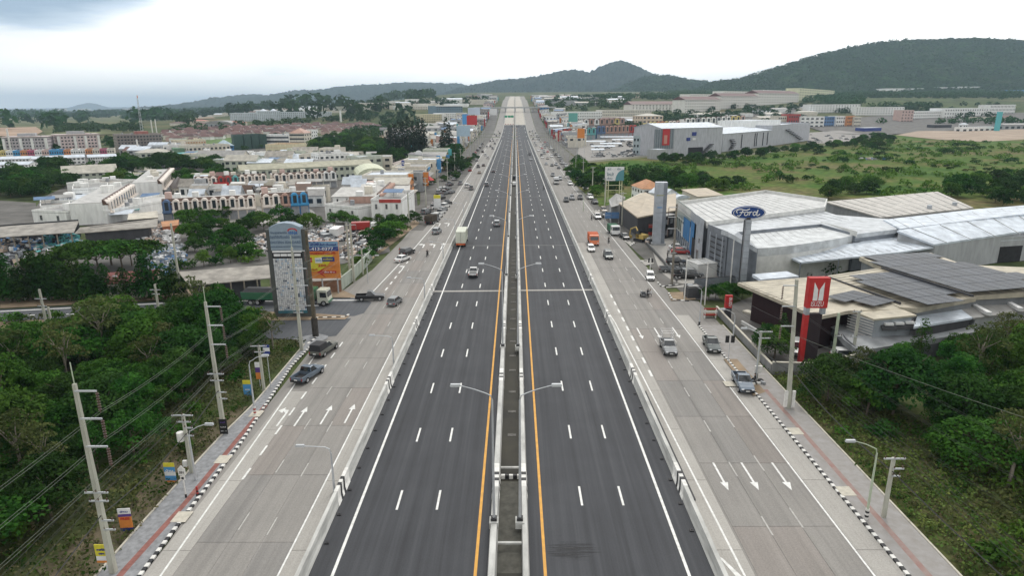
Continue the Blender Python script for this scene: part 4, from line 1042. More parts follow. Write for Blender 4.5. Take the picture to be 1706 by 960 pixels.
q1, v1, gq, hq = utility_pole(1313, 680, 466, 'tall concrete pylon pole on the right sidewalk in front of the red brand sign', arms=((.955, -1.5, 0, 'down'), (.80, -1.5, 0, 'down'), (.65, -1.5, 0, 'down')), spike=0, r0=.22, r1=.14, z=.13, lean=-.75)
for k in (-1, 1): MB().box((k * .42, -.1, .2), (.35, .25, 2.0), M_KW).build('meter_box', None, q1)
s5, w5, _, _ = utility_pole(1472, 862, 763, 'short wooden-armed pole beyond the nearest right street lamp', arms=((.985, -.9, .9, 'up'), (.82, 0, .9, 'up'), (.7, 0, .7, 'up')), r0=.15, r1=.12, z=.13)
s6, w6, _, _ = utility_pole(1260, 630, 552, 'double-armed pole with pale meter boxes on the right sidewalk', arms=((.985, -.5, 1.4, 'up'), (.85, -.3, 1.2, 'up')), r0=.15, r1=.12, z=.13)
MB().box((0, -.3, .8), (.9, .3, 1.0), M_KW).build('meter_box', None, s6)
q2, v2, _, _ = utility_pole(1119, 474, 340, 'tall brown pole on the corner island before the car showroom', arms=((.4, -.5, .5, 'up'), (.7, -1.5, 0, 'down'), (.84, -1.5, 0, 'down'), (.96, -1.5, 0, 'down')), r0=.21, r1=.15, m=mat('brown_concrete', (.2, .18, .15), .9, .2, 1, obj=True))
utility_pole(1386, 606, 522, 'pale green post, left of two posts beside the corrugated annex', arms=((.55, -.2, .8, 'up'),), r0=.16, r1=.14, m=M_GRNP)
utility_pole(1419, 604, 518, 'grey post, right of two posts beside the corrugated annex', arms=((.98, -.9, .3, 'up'), (.5, -.8, .2, 'up')), r0=.16, r1=.14)
utility_pole(1291, 445, 398, 'left one of two white posts behind the showroom hedge', arms=((.8, -.8, .8, 'up'), (.6, -.6, .6, 'up')), r0=.15, r1=.12); utility_pole(1311, 437, 396, 'right one of two white posts behind the showroom hedge', arms=((.75, -.8, .8, 'up'),), r0=.15, r1=.12)
for px, py, yt, lab in ((1174, 508, 436, 'thin white pole beside the black gate shed'), (1140, 500, 434, 'thin pole standing in the left corner kerb island'), (1216, 478, 400, 'white pole in front of the dark showroom louvres'), (1083, 452, 430, 'thin short pole with two black traffic boxes')):
 utility_pole(px, py, yt, lab, r0=.09, r1=.07, m=M_KW)
for i, (px, py, yt) in enumerate(((43, 500, 424), (82, 562, 482), (90, 560, 512), (303, 497, 372), (265, 520, 474), (428, 655, 640))[:5]):
 utility_pole(px, py, yt, ['thin pole among the conical trees at the far left', 'pole with crossarms left of the side street trees', 'slanting thin pole next to the crossarm pole at left', 'tall bare pole in front of the long shed roof', 'pole with a transformer at the edge of the side street'][i], arms=((.8, -.9, .9, 'up'), (.65, -.7, .7, 'up')) if i in (1, 4) else (), r0=.17, r1=.12)
# rows of poles receding along both roadsides
rd = random.Random(4)
for k in range(14):
 y = 190 + k * 38
 for sx, x in ((-1, -31.5), (1, 31.5)):
  o = utility_pole(*PJ((x, y, 0)), PJ((x, y, 10.5 + rd.uniform(-1, 1)))[1], 'far concrete pole on the %s roadside' % ('left' if sx < 0 else 'right'), arms=((.96, -1, 1, 'up'), (.8, -.8, .8, 'up')), r0=.2, r1=.14)[0]
  o['group'] = 'far poles of the %s roadside' % ('left' if sx < 0 else 'right')
# wires
def wire(a, b_, sag, label, r=.018, m=M_WIRE, n=14, group=None):
 pts = []
 for i in range(n + 1):
  t = i / n; p = Vector(a).lerp(Vector(b_), t); p.z -= sag * 4 * t * (1 - t); pts.append(p)
 o = MB().tube(pts, r, 4, m, cap=False).build('power_line')
 return tag(o, label, 'power line', group)
dv = (g1 - g2); dv = Vector((g1.x - g2.x, g1.y - g2.y, 0))
for i in range(3):
 for s in (-.13, .13):
  o_ = Vector((s, 0, 0)); pos = ('top', 'middle', 'lowest')[i]
  wire(t1[i] + o_, t1[i] + dv * 1.5 + o_ + Vector((-3, 0, 0)), .6, 'paired wire from the %s arm of the lower left pylon toward the camera' % pos, .011, M_WIREG, group='paired wires on pylon arms, left')
  wire(t2[i] + o_, t1[i] + o_, .5, 'paired overhead wire between the %s arms of the two nearest left pylons' % pos, .011, M_WIREG, group='paired wires on pylon arms, left')
  wire(t3[i] + o_, t2[i] + o_, .5, 'paired overhead wire between the %s arms of the second and third left pylons' % pos, .011, M_WIREG, group='paired wires on pylon arms, left')
  wire(t4[i] + o_, t3[i] + o_, .8, 'paired wire from third left pylon, %s arm, to the twin posts' % pos, .011, M_WIREG, group='paired wires on pylon arms, left')
for i in range(5):
 if 3 + i < len(t1) and 3 + i < len(t2):
  wire(t1[3 + i], t2[3 + i], .4, 'thin dark wire on the lower crossarms between the two nearest left pylons', .016, group='lower wires, left')
  wire(t1[3 + i], t1[3 + i] + dv * 1.4, .4, 'thin dark wire from the lower crossarms of the nearest left pylon', .016, group='lower wires, left')
  if 3 + i < len(t3): wire(t3[3 + i], t2[3 + i], .4, 'thin dark wire between the lower crossarms of the second and third left pylons', .016, group='lower wires, left')
hv = Vector((g1.x, g1.y, 5.2)); hv2 = Vector((g2.x, g2.y, 5.2))
wire(hv, hv2, .9, 'thick dark telephone cable between the two nearest left pylons', .05); wire(hv, hv + dv * 1.4 + Vector((2, 0, 0)), .5, 'thick dark telephone cable toward the bottom left of the view', .05)
off = Vector((3.0, -46, 0))
for i in range(3):
 for s in (-.13, .13): wire(v1[i] + Vector((s, 0, 0)), v1[i] + off + Vector((3 + s, 0, 0)), 1.2, 'overhead wire from the %s arm of the right pylon toward the camera' % ('top', 'middle', 'lowest')[i], .011, group='paired wires on pylon arms, right')
 wire(v2[2 - i], v1[i], 1.0, 'overhead wire between the %s arms of the two right pylons' % ('top', 'middle', 'lowest')[i], .02, group='paired wires on pylon arms, right')
for s in (-.8, -.3, .3, .8):
 g5 = G(1472, 862, .13); g6 = G(1260, 630, .13)
 wire((g5.x + s, g5.y, 7), (g5.x + s + 1, g5.y - 34, 7), .4, 'thin wire over the grass slope from the short right pole', .018, group='lower wires, right')
 wire((g5.x + s, g5.y, 7), (g6.x + s * .6, g6.y, 7.0), .5, 'thin wire between the two short right poles', .016, group='lower wires, right')
g5 = G(1472, 862, .13)
wire((g5.x, g5.y, 4.6), (g5.x + 1.5, g5.y - 30, 4.6), .5, 'thick black telephone cable over the grass slope at lower right', .06)
wire((g5.x, g5.y, 4.6), (gq.x, gq.y, 4.8), .6, 'thick black telephone cable between the short right pole and the right pylon', .06)
wire((g6.x, g6.y, 4.6), (gq.x, gq.y, 4.8), .5, 'thick black cable from the right pylon to the box-hung pole', .06)
wire((gq.x, gq.y, 9), (gq.x + 25, gq.y - 34, 8), .8, 'long grey cable crossing over the right wood', .02, M_WIREG)
# banners and boards
def board(name, label, px, py, yt, yb, w, h_, cols_, pole=True, rz=0.0, text=(), cat='banner', thick=.06, zb=None, posts=1, pm=M_GALV):
 g = G(px, py); z1 = HZ(g, yt); z0 = HZ(g, yb) if yb else z1 - h_
 r = empty(name, label, cat, (g.x, g.y, 0), rz)
 if pole:
  for k in range(posts):
   x = 0 if posts == 1 else -w / 2 + w * k / (posts - 1)
   MB().cyl((x, .08, -.1), .05 if posts == 1 else .12, z1 * (.98 if posts > 1 else .8), 6, pm).build('post', None, r)
 n = len(cols_); H = z1 - z0; acc = z0
 tot = sum(c[1] for c in cols_)
 for c, fr in cols_:
  hh = H * fr / tot
  MB().box((0, 0, acc), (w, thick, hh - .003), c).build('panel', None, r); acc += hh
 for s, sz, tm, x, fz, bold, wd in text:
  lettering(s, sz, tm, r, (x, -thick / 2 - .012, z0 + H * fz), '-y', width=wd, bold=bold)
 return r
C = lambda n, c: mat('print_' + n, c, .6, .06, 2, obj=True)
CY, CB, CW, CO, CR, CN, CP, CT = C('yellow', (.62, .55, .05)), C('blue', (.08, .28, .55)), C('white', (.7, .7, .7)), C('orange', (.62, .22, .05)), C('red', (.45, .03, .03)), C('navy', (.03, .05, .22)), C('purple', (.10, .05, .22)), C('teal', (.10, .42, .45))
board('banner', 'yellow and white notice with an orange foot strip tied to the nearest left pylon', 177, 955, 908, 938, 1.0, 0, [(CO, .12), (CW, .25), (CY, .63)], pole=False, text=(('ขายที่ดิน', .24, CN, 0, .72, True, .7), ('089-', .2, CN, 0, .5, True, .5)))
board('banner', 'tilted purple and peach advert banner on the left verge', 213, 888, 848, 885, 1.0, 0, [(CN, .14), (CO, .5), (CP, .12), (CW, .24)], text=(('FREE', .3, CR, 0, .55, True, .7), ('บ้าน', .2, CN, 0, .86, True, .6)), rz=.1)
board('banner', 'light blue advert banner with a yellow top beside the route marker post', 286, 806, 772, 804, 1.0, 0, [(CO, .1), (CB, .25), (CW, .2), (CB, .25), (CY, .2)], text=(('บ้าน', .28, CW, 0, .6, True, .7),))
board('banner', 'blue advert banner with a yellow top left of the lamp with the red foot', 414, 662, 634, 660, 1.0, 0, [(CB, .75), (CY, .25)], text=(('WOW', .25, CW, 0, .4, True, .6),))
board('banner', 'black notice with pale lettering on the second left pylon', 374, 726, 699, 725, .85, 0, [(CW, .05), (mat('black_print', (.02, .02, .02), .6, .1, 2), .95)], pole=False, text=(('ขายที่', .22, CP, 0, .8, True, .55), ('ไม่ใช่', .16, CW, 0, .5, False, .6), ('081 - 5', .15, CW, 0, .25, False, .6)))
board('poster', 'white and dark poster strapped to the shorter left crossarm pole', 451, 648, 575, 590, .8, 0, [(CN, .3), (CW, .4), (CN, .3)], cat='poster')
board('poster', 'orange and purple poster at the foot of the shorter left crossarm pole', 434, 650, 604, 632, .7, 0, [(CO, .4), (CP, .3), (CW, .3)], cat='poster')
g = G(310, 832); r = empty('route_marker', 'white crest-shaped route marker number 331 on a white post with a black foot', 'road sign', (g.x, g.y, .13))
MB().cyl((0, .05, 0), .07, 2.3, 6, M_KW).build('post', None, r); MB().cyl((0, .05, 0), .09, .35, 8, M_BLK).build('foot', None, r)
MB().prism([(-.32, -.03), (.32, -.03), (.32, .03), (-.32, .03)], 2.3, 2.95, M_KW).box((0, 0, 2.95), (.4, .06, .16), M_KW).box((0, 0, 3.1), (.2, .06, .12), M_KW).build('shield', None, r)
lettering('331', .3, M_BLK, r, (0, -.045, 2.58), bold=True); MB().box((0, 0, 1.82), (.42, .05, .4), M_KW).box((0, -.035, 1.9), (.2, .02, .22), M_BLK).build('direction_plate', None, r)
g = G(330, 828); o = MB()
for k in range(5): o.cyl((0, 0, k * .18), .1 if k else .16, .178, 8, (M_BLK, P_RED, M_BLK, P_RED, P_RED)[k])
o = o.build('delineator_post'); o.location = (g.x, g.y, .13); tag(o, 'red and black delineator post on the left sidewalk by the route marker', 'bollard')
# back of a road sign on the right: two black panels on a thin pole
g = G(1213, 603, .13); h_ = HZ(g, 570); r = empty('road_sign', 'pair of black sign backs on a thin pole on the right sidewalk', 'road sign', (g.x, g.y, .13))
MB().cyl((0, 0, 0), .05, h_ * 1.02, 6, M_GALV).build('post', None, r)
for k in (-1, 1): MB().box((k * .38, 0, h_ - .1), (.5, .08, 1.0), M_BLK).build('panel', None, r)
g = G(1083, 450); h_ = HZ(g, 436); r = empty('road_sign', 'pair of small black signal backs above the white corner island', 'road sign', (g.x, g.y, .1)); MB().cyl((0, 0, 0), .05, h_, 6, M_GALV).build('post', None, r)
for k in (-1, 1): MB().box((k * .35, 0, h_ - .3), (.3, .2, .9), M_BLK).build('panel', None, r)
# wooden stand with red and white barrier boards
g = G(1183, 532); r = empty('work_stand', 'red and white barrier boards stacked on a wooden stand by the grey wall', 'barricade', (g.x, g.y, .13))
for k in range(3): MB().box((0, 0, .5 + k * .5), (2.2, .06, .3), P_RED if k != 1 else M_KW).build('board', None, r)
for x in (-.9, .9): MB().box((x, .15, 0), (.08, .5, 1.7), M_KW).build('leg', None, r)
MB().box((.2, 1.0, .2), (1.8, 1.0, .4), mat('worn_timber', (.14, .1, .06), .9)).build('plank', None, r)
g = G(1256, 640); b = MB(); rr = random.Random(2)
for k in range(14): b.box((g.x + rr.uniform(-1.1, 1.2), g.y + rr.uniform(-.7, .7), .13), (rr.uniform(.2, .7), rr.uniform(.2, .5), rr.uniform(.08, .35)), [M_TRIM, M_KW, M_TRIM, P_SILV][k % 4], rr.uniform(0, 3))
tag(b.build('work_rubble'), 'small heap of tools and bags on the right sidewalk behind the nearest blue pickup', 'rubble heap', kind='stuff')
g = G(1208, 628)
for i, (px, py) in enumerate(((1253, 648),)):
 g = G(px, py, .1); o = MB().cyl((0, 0, 0), .12, .9, 8, M_KW).cyl((0, 0, .3), .13, .2, 8, M_BLK).build('bollard'); o.location = (g.x, g.y, .0); tag(o, 'black and white bollard at the kerb behind the nearest blue pickup', 'bollard')
# blue road sign frame on the right
g0, g1_ = G(1020, 385), G(1008, 372)
g = G(1031, 372); zt, zb_ = HZ(g, 353), HZ(g, 364)
r = empty('road_sign', 'blue and white road sign board standing over the right kerb by the beige sheds', 'road sign', (g.x, g.y, 0))
for x in (-4.2, 0.0): MB().cyl((x, .1, 0), .1, zt, 6, M_GALV).build('post', None, r)
for k in range(2): MB().box((-2.1, 0, zb_ + k * (zt - zb_) * .5), (4.2, .1, (zt - zb_) * .46), C('road_blue', (.10, .2, .38))).build('panel', None, r)
# sign gantry beyond the asphalt
y = YE + 60; zt = T(0, y)
r = empty('sign_gantry', 'green overhead direction signs spanning the left far carriageway', 'sign gantry', (-9, y, zt))
for x in (-8.5, 7.0): MB().cyl((x, 0, 0), .3, 9, 8, M_GALV).build('post', None, r)
MB().box((-.7, 0, 8.3), (16, .5, .6), M_GALV).build('beam', None, r)
for x in (-5, 0, 4.5): MB().box((x, -.4, 6.2), (4.2, .1, 3.2), C('sign_green', (.02, .25, .13))).build('panel', None, r)
# ---- vehicles of the photograph
P_MID = paint('mid_grey_car_paint', (.19, .20, .21))
place_car('pickup', P_WHITE, 789, 459, 0, 'white pickup truck driving away on the left asphalt carriageway behind the box truck')
place_car('suv', P_SILV, 828, 376, 0, 'silver suv driving away in the lane beside the left yellow line')
place_car('pickup', P_BLUE, 514, 630, 17, 'steel blue pickup with empty dark bed driving away on the left service road')
pk = place_car('pickup', P_OLI, 541, 588, 14, 'olive grey pickup with a black canopy over its bed on the left service road')
MB().hexa([(-.88, -2.55, .95), (.88, -2.55, .95), (.88, -.5, .95), (-.88, -.5, .95), (-.8, -2.45, 2.0), (.8, -2.45, 2.0), (.8, -.55, 2.0), (-.8, -.55, 2.0)], M_TRIM).build('canopy', None, pk)
place_car('pickup', P_BLK, 617, 500, 82, 'black pickup turning out of the side street onto the left service road')
place_car('hatch', P_GREY, 658, 507, 12, 'dark grey hatchback driving away just past the side street')
place_car('sedan', P_WHITE, 671, 435, 25, 'white sedan parked at the left roadside behind a black suv')
place_car('suv', P_BLK, 679, 424, 25, 'black suv parked at the left roadside in front of a white sedan')
place_car('suv', P_SILV, 728, 389, 8, 'silver suv driving away alone on the left service road')
rp = place_car('pickup', P_MID, 1113, 585, 183, 'grey pickup with a tall bed rack driving toward the camera')
b = MB()
for x in (-.8, .8):
 b.tube([(x, -2.5, .95), (x, -2.5, 2.5), (x, -.5, 2.5), (x, -.5, .95)], .03, 5)
 for z in (1.5, 2.0): b.tube([(x, -2.5, z), (x, -.5, z)], .025, 5)
for y in (-2.5, -1.5, -.5): b.tube([(-.8, y, 2.5), (.8, y, 2.5)], .025, 5)
b.build('bed_rack', M_RIM, rp)
place_car('pickup', P_DG, 1185, 581, 186, 'dark green grey pickup standing at the right striped kerb')
place_car('pickup', P_BLUE, 1237, 645, 186, 'steel blue pickup with a black bed standing at the right kerb, nearest the camera')
place_car('hatch', P_WHITE, 1083, 465, 188, 'white hatchback beside the corner island on the right service road')
place_car('suv', P_DG, 1013, 430, 180, 'dark green suv coming toward the camera beyond the white hatchback by the orange truck')
place_car('hatch', P_WHITE, 984.5, 418, 180, 'small white hatchback following the orange truck on the right service road')
place_car('sedan', P_BLK, 1040, 397, 170, 'black sedan parked by the kerb beside the yellow excavator')
place_car('pickup', P_WHITE, 995, 364, 178, 'white van-like pickup coming out by the blue road sign on the right')
place_car('sedan', P_WHITE, 1129, 416, 100, 'white sedan parked in front of the car showroom glass'); place_car('sedan', P_RED, 1134, 423, 100, 'red sedan parked in front of the car showroom')
place_car('suv', P_BLK, 1127, 441, 96, 'black suv, farthest of the dark cars in the showroom yard'); place_car('pickup', P_BLK, 1135, 452, 96, 'black pickup, second of the dark cars in the showroom yard')
place_car('pickup', P_GREY, 1119, 453, 92, 'dark grey pickup beside the utility pole in the showroom yard')
place_car('pickup', P_BLK, 1143, 464, 94, 'black pickup, nearest of the dark cars in the showroom yard'); place_car('suv', P_GREY, 1152, 461, 94, 'dark grey suv at the end of the row in the showroom yard')
place_car('suv', P_WHITE, 1328, 588, 200, 'white suv parked at the foot of the tall red sign')
place_car('suv', P_WHITE, 1414, 601, 95, 'white suv parked under the grey lean-to roof behind the wall')
# box truck
def box_truck(label, px, py, head, body, cab, low, L_=6.8, hgt=3.6, rear=None, name='box_truck', tarp=None):
 g = G(px, py); r = empty(name, label, 'truck', (g.x, g.y, .02), -RAD(head))
 MB().box((0, 0, .6), (1.0, L_ + 1.6, .3), M_TRIM).build('chassis', None, r)
 if body:
  o = MB().box((0, -.9, 1.0), (2.45, L_, hgt - 1.0), body).build('cargo_box', None, r)
  rb = MB()
  for k in range(12): rb.box((0, -.9 - L_ / 2 + .3 + k * (L_ - .6) / 11, 1.0), (2.5, .06, hgt - .97), body)
  rb.build('rib', None, o)
  for s in (-1, 1): MB().box((s * .6, -.9 - L_ / 2 - .03, 1.1), (1.12, .04, hgt - 1.25), body).build('door', None, o)
  MB().box((0, -.9 - L_ / 2 - .06, 1.05), (.04, .05, hgt - 1.2), M_TRIM).build('door_seam', None, o)
 b = MB(); y = (L_ / 2 - .9) + .15
 b.hexa([(-1.15, y, .55), (1.15, y, .55), (1.15, y + 1.9, .55), (-1.15, y + 1.9, .55), (-1.12, y, 2.7), (1.12, y, 2.7), (1.12, y + 1.55, 2.7), (-1.12, y + 1.55, 2.7)], cab); b.build('cab', None, r)
 MB().face([(-1.0, y + 1.8, 1.55), (1.0, y + 1.8, 1.55), (1.0, y + 1.63, 2.45), (-1.0, y + 1.63, 2.45)], M_GLS).build('windshield', None, r)
 for s in (-1, 1): MB().face([(s * 1.16, y + .5, 1.6), (s * 1.16, y + 1.6, 1.6), (s * 1.145, y + 1.45, 2.4), (s * 1.145, y + .5, 2.4)], M_GLS).build('side_window', None, r); MB().box((s * .85, y + 1.9, .75), (.35, .08, .2), M_HL).build('headlight', None, r)
 for yy in (y + 1.0, -.9 - L_ / 2 + 1.2, -.9 - L_ / 2 + 2.3):
  for s in (-1, 1): wheel(r, s * 1.05, yy, .48, .3)
 MB().box((0, -.9 - L_ / 2 - .1, .55), (2.3, .2, .4), low).build('bumper', None, r)
 for s in (-1, 1): MB().box((s * .9, -.9 - L_ / 2 - .22, .65), (.3, .04, .2), M_TL).build('taillight', None, r)
 return r
bt = box_truck('tall cream box truck with an orange rear bumper on the left asphalt carriageway', 770, 406, 0, P_CRM, P_WHITE, P_ORG, 7.2, 3.9)
box_truck('small orange covered truck with a white cab roof on the right service road', 988, 407, 180, P_ORG, P_ORG, M_TRIM, 3.4, 2.8)
# green dump truck in the side street
g = G(513, 507)
r = empty('dump_truck', 'green and white dump truck in the side street behind the tall sign tower', 'truck', (g.x, g.y, .02), -RAD(93))
MB().box((0, -3.5, .7), (1.0, 15, .3), M_TRIM).build('chassis', None, r)
MB().hexa([(-1.2, -11.5, 1.1), (1.2, -11.5, 1.1), (1.2, -4.5, 1.1), (-1.2, -4.5, 1.1), (-1.25, -11.6, 2.4), (1.25, -11.6, 2.4), (1.25, -4.4, 2.4), (-1.25, -4.4, 2.4)], P_GRN).build('dump_body', None, r)
MB().hexa([(-1.2, -11.5, 2.4), (1.2, -11.5, 2.4), (1.2, -4.5, 2.4), (-1.2, -4.5, 2.4), (-.5, -10.8, 3.0), (.5, -10.8, 3.0), (.5, -5, 3.0), (-.5, -5, 3.0)], M_TRIM).build('tarpaulin', None, r)
MB().hexa([(-1.2, -.6, 1.1), (1.2, -.6, 1.1), (1.2, 1.7, 1.1), (-1.2, 1.7, 1.1), (-1.25, -.6, 3.0), (1.25, -.6, 3.0), (1.25, 1.7, 3.0), (-1.25, 1.7, 3.0)], P_GRN).build('hopper', None, r)
MB().hexa([(-1.15, 2.2, .55), (1.15, 2.2, .55), (1.15, 4.2, .55), (-1.15, 4.2, .55), (-1.12, 2.2, 2.9), (1.12, 2.2, 2.9), (1.12, 3.9, 2.9), (-1.12, 3.9, 2.9)], P_CRM).build('cab', None, r)
MB().face([(-1, 4.12, 1.6), (1, 4.12, 1.6), (1, 3.97, 2.55), (-1, 3.97, 2.55)], M_GLS).build('windshield', None, r)
for s in (-1, 1): MB().face([(s * 1.16, 2.7, 1.6), (s * 1.16, 3.9, 1.6), (s * 1.145, 3.8, 2.5), (s * 1.145, 2.7, 2.5)], M_GLS).build('side_window', None, r)
for yy in (3.3, .2, -1.0, -8.7, -10.0):
 for s in (-1, 1): wheel(r, s * 1.05, yy, .5, .32)
MB().box((0, 4.2, .55), (2.2, .1, .4), P_GRN).build('bumper', None, r)
# cargo pickup with dark load, green truck
box_truck('loaded truck with a dark brown cargo body among parked cars at the left roadside', 720, 372, 15, mat('brown_cargo', (.07, .055, .04), .8), P_GREY, M_TRIM, 4.0, 2.7, name='cargo_truck')
box_truck('green truck with open back parked by the right kerb behind a motorcycle', 1022, 390, 176, P_GRN, P_WHITE, M_TRIM, 4.2, 2.5, name='cargo_truck')
# dark car on the side street behind the trees
place_car('sedan', P_BLK, 372, 513, -88, 'black sedan on the side street left of the tall sign')
# motorcycles and riders
def rider(px, py, head, label, shirt, P=P_BLK, helmet=M_TRIM, plabel='', sidecar=False):
 g = G(px, py); motorcycle(label, (g.x, g.y, .03), -RAD(head), P, sidecar)
 figure('person', plabel, (g.x + .12 * math.sin(RAD(head)) * -1, g.y - .12 * math.cos(RAD(head)), .03), -RAD(head), shirt, M_TRIM, 'ride', helmet=helmet)
SH = {k: mat('cloth_' + k, c, .9, .1, 3, obj=True) for k, c in {'white': (.6, .6, .6), 'dark': (.03, .03, .035), 'red': (.35, .05, .05), 'blue': (.07, .12, .28), 'grey': (.2, .2, .2)}.items()}
rider(712, 427, 5, 'black motorcycle driving away alone on the left service road', SH['dark'], plabel='person in dark clothes riding a motorcycle on the left service road')
rider(1014, 405, 182, 'black motorcycle beside the green truck on the right service road', SH['dark'], plabel='person in dark clothes on the motorcycle beside the green truck')
rider(985.5, 366, 180, 'motorcycle beside the white pickup near the blue road sign', SH['grey'], plabel='rider in grey near the blue road sign')
rider(1079, 495, 184, 'motorcycle with an open sidecar carrying passengers on the right service road', SH['dark'], sidecar=True, plabel='rider in black on the motorcycle with a sidecar')
g = G(1084, 494)
figure('person', 'passenger in white sitting in the motorcycle sidecar', (g.x - .1, g.y, .0), math.pi, SH['white'], SH['dark'], 'sit')
rider(953, 328, 182, 'far motorcycle on the right service road, ridden toward the camera', SH['dark'], plabel='rider of the far motorcycle on the right service road')
rider(906, 316, 180, 'black motorcycle by the right wall of the right carriageway', SH['dark'], plabel='rider in black at the right edge of the right carriageway')
for px, py, lab, sh in ((666.5, 424, 'person standing at the left roadside by the black suv', 'red'), (1257, 641, 'person crouching beside the kerb near the nearest blue pickup', 'dark'), (1114, 424, 'person in white standing in the showroom yard by the white car', 'white'), (1112, 430, 'person in grey standing in the showroom yard by the red car', 'grey'), (1147, 437, 'person in white near the dark cars in the showroom yard', 'white')):
 g = G(px, py); figure('person', lab, (g.x, g.y, .14 if px == 1257 else .02), rd.uniform(0, 6), SH[sh], SH['dark'], 'sit' if px == 1257 else 'stand')
# ---- far traffic
rd = random.Random(21)
cols = [('white', P_WHITE), ('silver', P_SILV), ('dark grey', P_GREY), ('black', P_BLK), ('red', P_RED), ('bronze', P_BRZ)]
wts = [6, 6, 7, 7, 1, 2]
def traffic(spots, head, side, road):
 for x, y, in spots:
  cn, P = rd.choices(cols, wts)[0]; kd = rd.choices(['sedan', 'suv', 'pickup', 'truck'], [5, 4, 4, .5])[0]
  if kd == 'truck' and cn in ('red', 'bronze'): kd = 'suv'
  small_car(kd, P, x, y, head + rd.uniform(-2, 2), 'small %s %s %s' % (cn, {'sedan': 'car', 'suv': 'suv', 'pickup': 'pickup', 'truck': 'truck'}[kd], road), side)
spots = []
for lx in (18.6, 21.6, 24.6):
 y = 235 + rd.uniform(0, 25)
 while y < 900: spots.append((lx + rd.uniform(-.4, .4), y)); y += rd.uniform(20, 78)
traffic(spots, 180, 'far traffic on the right service road', 'coming along the right service road in the distance')
spots = []
for lx in (-18.6, -21.4, -24.4):
 y = 255 + rd.uniform(0, 40)
 while y < 850: spots.append((lx + rd.uniform(-.4, .4), y)); y += rd.uniform(40, 110)
traffic(spots, 0, 'far traffic on the left service road', 'driving away on the left service road in the distance')
spots = []
y = 205
while y < 640: spots.append((28.8 + rd.uniform(-.5, 1.5), y)); y += rd.uniform(7.5, 26)
traffic(spots, 176, 'cars parked along the right frontage', 'parked at the right roadside before the shops')
for i, (px, py) in enumerate(((725, 368), (729, 363), (733, 357), (738, 352), (742, 346), (745, 341), (716, 366), (710, 356), (722, 348), (728, 340), (735, 332), (741, 324), (734, 317), (746, 318), (749, 309), (752, 322))):
 g = G(px, py); cn, P = cols[[0, 0, 0, 1, 0, 3, 3, 2, 0, 1, 3, 2, 0, 3, 1, 2][i]]
 small_car(['sedan', 'suv', 'pickup'][i % 3], P, g.x, g.y, 22, 'small %s vehicle parked on the apron before the left shop rows' % cn, 'cars parked on the left apron')
y = 262
spots = []
while y < 620: spots.append((-28.6 - rd.uniform(0, 2.5), y)); y += rd.uniform(9, 24)
traffic(spots, 6, 'cars parked along the left frontage', 'parked at the left roadside before the shops')
small_car('sedan', P_WHITE, *G(781, 312).xy, 0, 'white sedan driving away on the left service road beside the wall', None)
small_car('sedan', P_BLK, *G(822, 287).xy, 0, 'black sedan on the left asphalt carriageway, farthest of the three', None)
small_car('suv', P_GREY, *G(810.5, 310).xy, 0, 'dark grey suv on the left asphalt carriageway beyond the silver one', None)
small_car('pickup', P_BLK, *G(882, 258).xy, 180, 'black pickup on the right asphalt carriageway, farther of two', None)
small_car('sedan', P_SILV, *G(884.5, 267).xy, 180, 'silver sedan on the right asphalt carriageway, nearer of two', None)
for k, (x, yo, P, kd) in enumerate(((2.5, 4, P_WHITE, 'truck'), (5.5, 2, P_SILV, 'sedan'), (9.5, 6, P_WHITE, 'suv'), (-5, 6, P_GREY, 'pickup'))):
 small_car(kd, P, x, YE - 30 + yo, 0, ['white truck', 'silver car', 'white suv', 'grey pickup'][k] + ' stopped where the fresh asphalt ends', None)
# barricades and gantry where the asphalt ends
for k in range(7):
 x = -14 + k * 1.9
 o = MB().box((0, 0, 0), (1.4, .5, .3), M_KW).box((0, 0, .3), (1.3, .3, .9), P_RED if k % 2 == 0 else M_KW).build('road_barricade'); o.location = (x, YE + 6, T(x, YE + 6))
 tag(o, '%s roadworks barricade standing where the asphalt ends' % ('red' if k % 2 == 0 else 'white'), 'barricade', 'roadworks barricades')
# construction machines in the median
for px, py, lab, P in ((856, 292, 'black machine standing in the median ahead of a white one', P_BLK), (858.5, 303, 'white machine standing in the median', P_WHITE)):
 g = G(px, py + 6); small_car('truck', P, -.5, g.y, 0, lab, None, z=-.04, name='median_truck').scale = (.6, .55, .6)
# ---- building kit
W_ = lambda n,c,**k: mat('wall_' + n,c,.85,.12,.9,stretch=(1,1,.22),**k)
WW,WC,WCR,WG,WPK,WGR = W_('white',(.76,.76,.74)),W_('cream',(.62,.58,.50)),W_('pale_green',(.48,.51,.43)),W_('grey',(.36,.37,.38)),W_('pink',(.55,.40,.36)),W_('green',(.16,.27,.18))
WBL,WYE,WOR,WRD,WTL,WBR,WDK = W_('blue',(.05,.17,.36)),W_('yellow',(.6,.5,.2)),W_('orange',(.55,.24,.10)),W_('red',(.38,.06,.05)),W_('teal',(.15,.42,.42)),W_('raw_concrete',(.27,.24,.22)),W_('dark',(.06,.06,.065))
R_ = lambda n,c,r=.55,**k: mat('roof_' + n,c,r,k.pop('var',.2),k.pop('scale',.5),stretch=k.pop('stretch',(1,1,1)),**k)
RWH,RCR,RGY,RBN,RRD,RDK,RBL,ROR,RAS,RTL = R_('white_steel',(.52,.57,.63),spec=.5),R_('cream_steel',(.40,.38,.33)),R_('grey_sheet',(.27,.265,.255)),R_('brown_tile',(.12,.075,.055)),R_('red_tile',(.11,.05,.043)),R_('dark_sheet',(.10,.10,.105)),R_('blue_sheet',(.09,.16,.28)),R_('orange_tile',(.42,.20,.09)),R_('asbestos',(.27,.25,.22),var=.3),R_('teal_sheet',(.10,.30,.30))
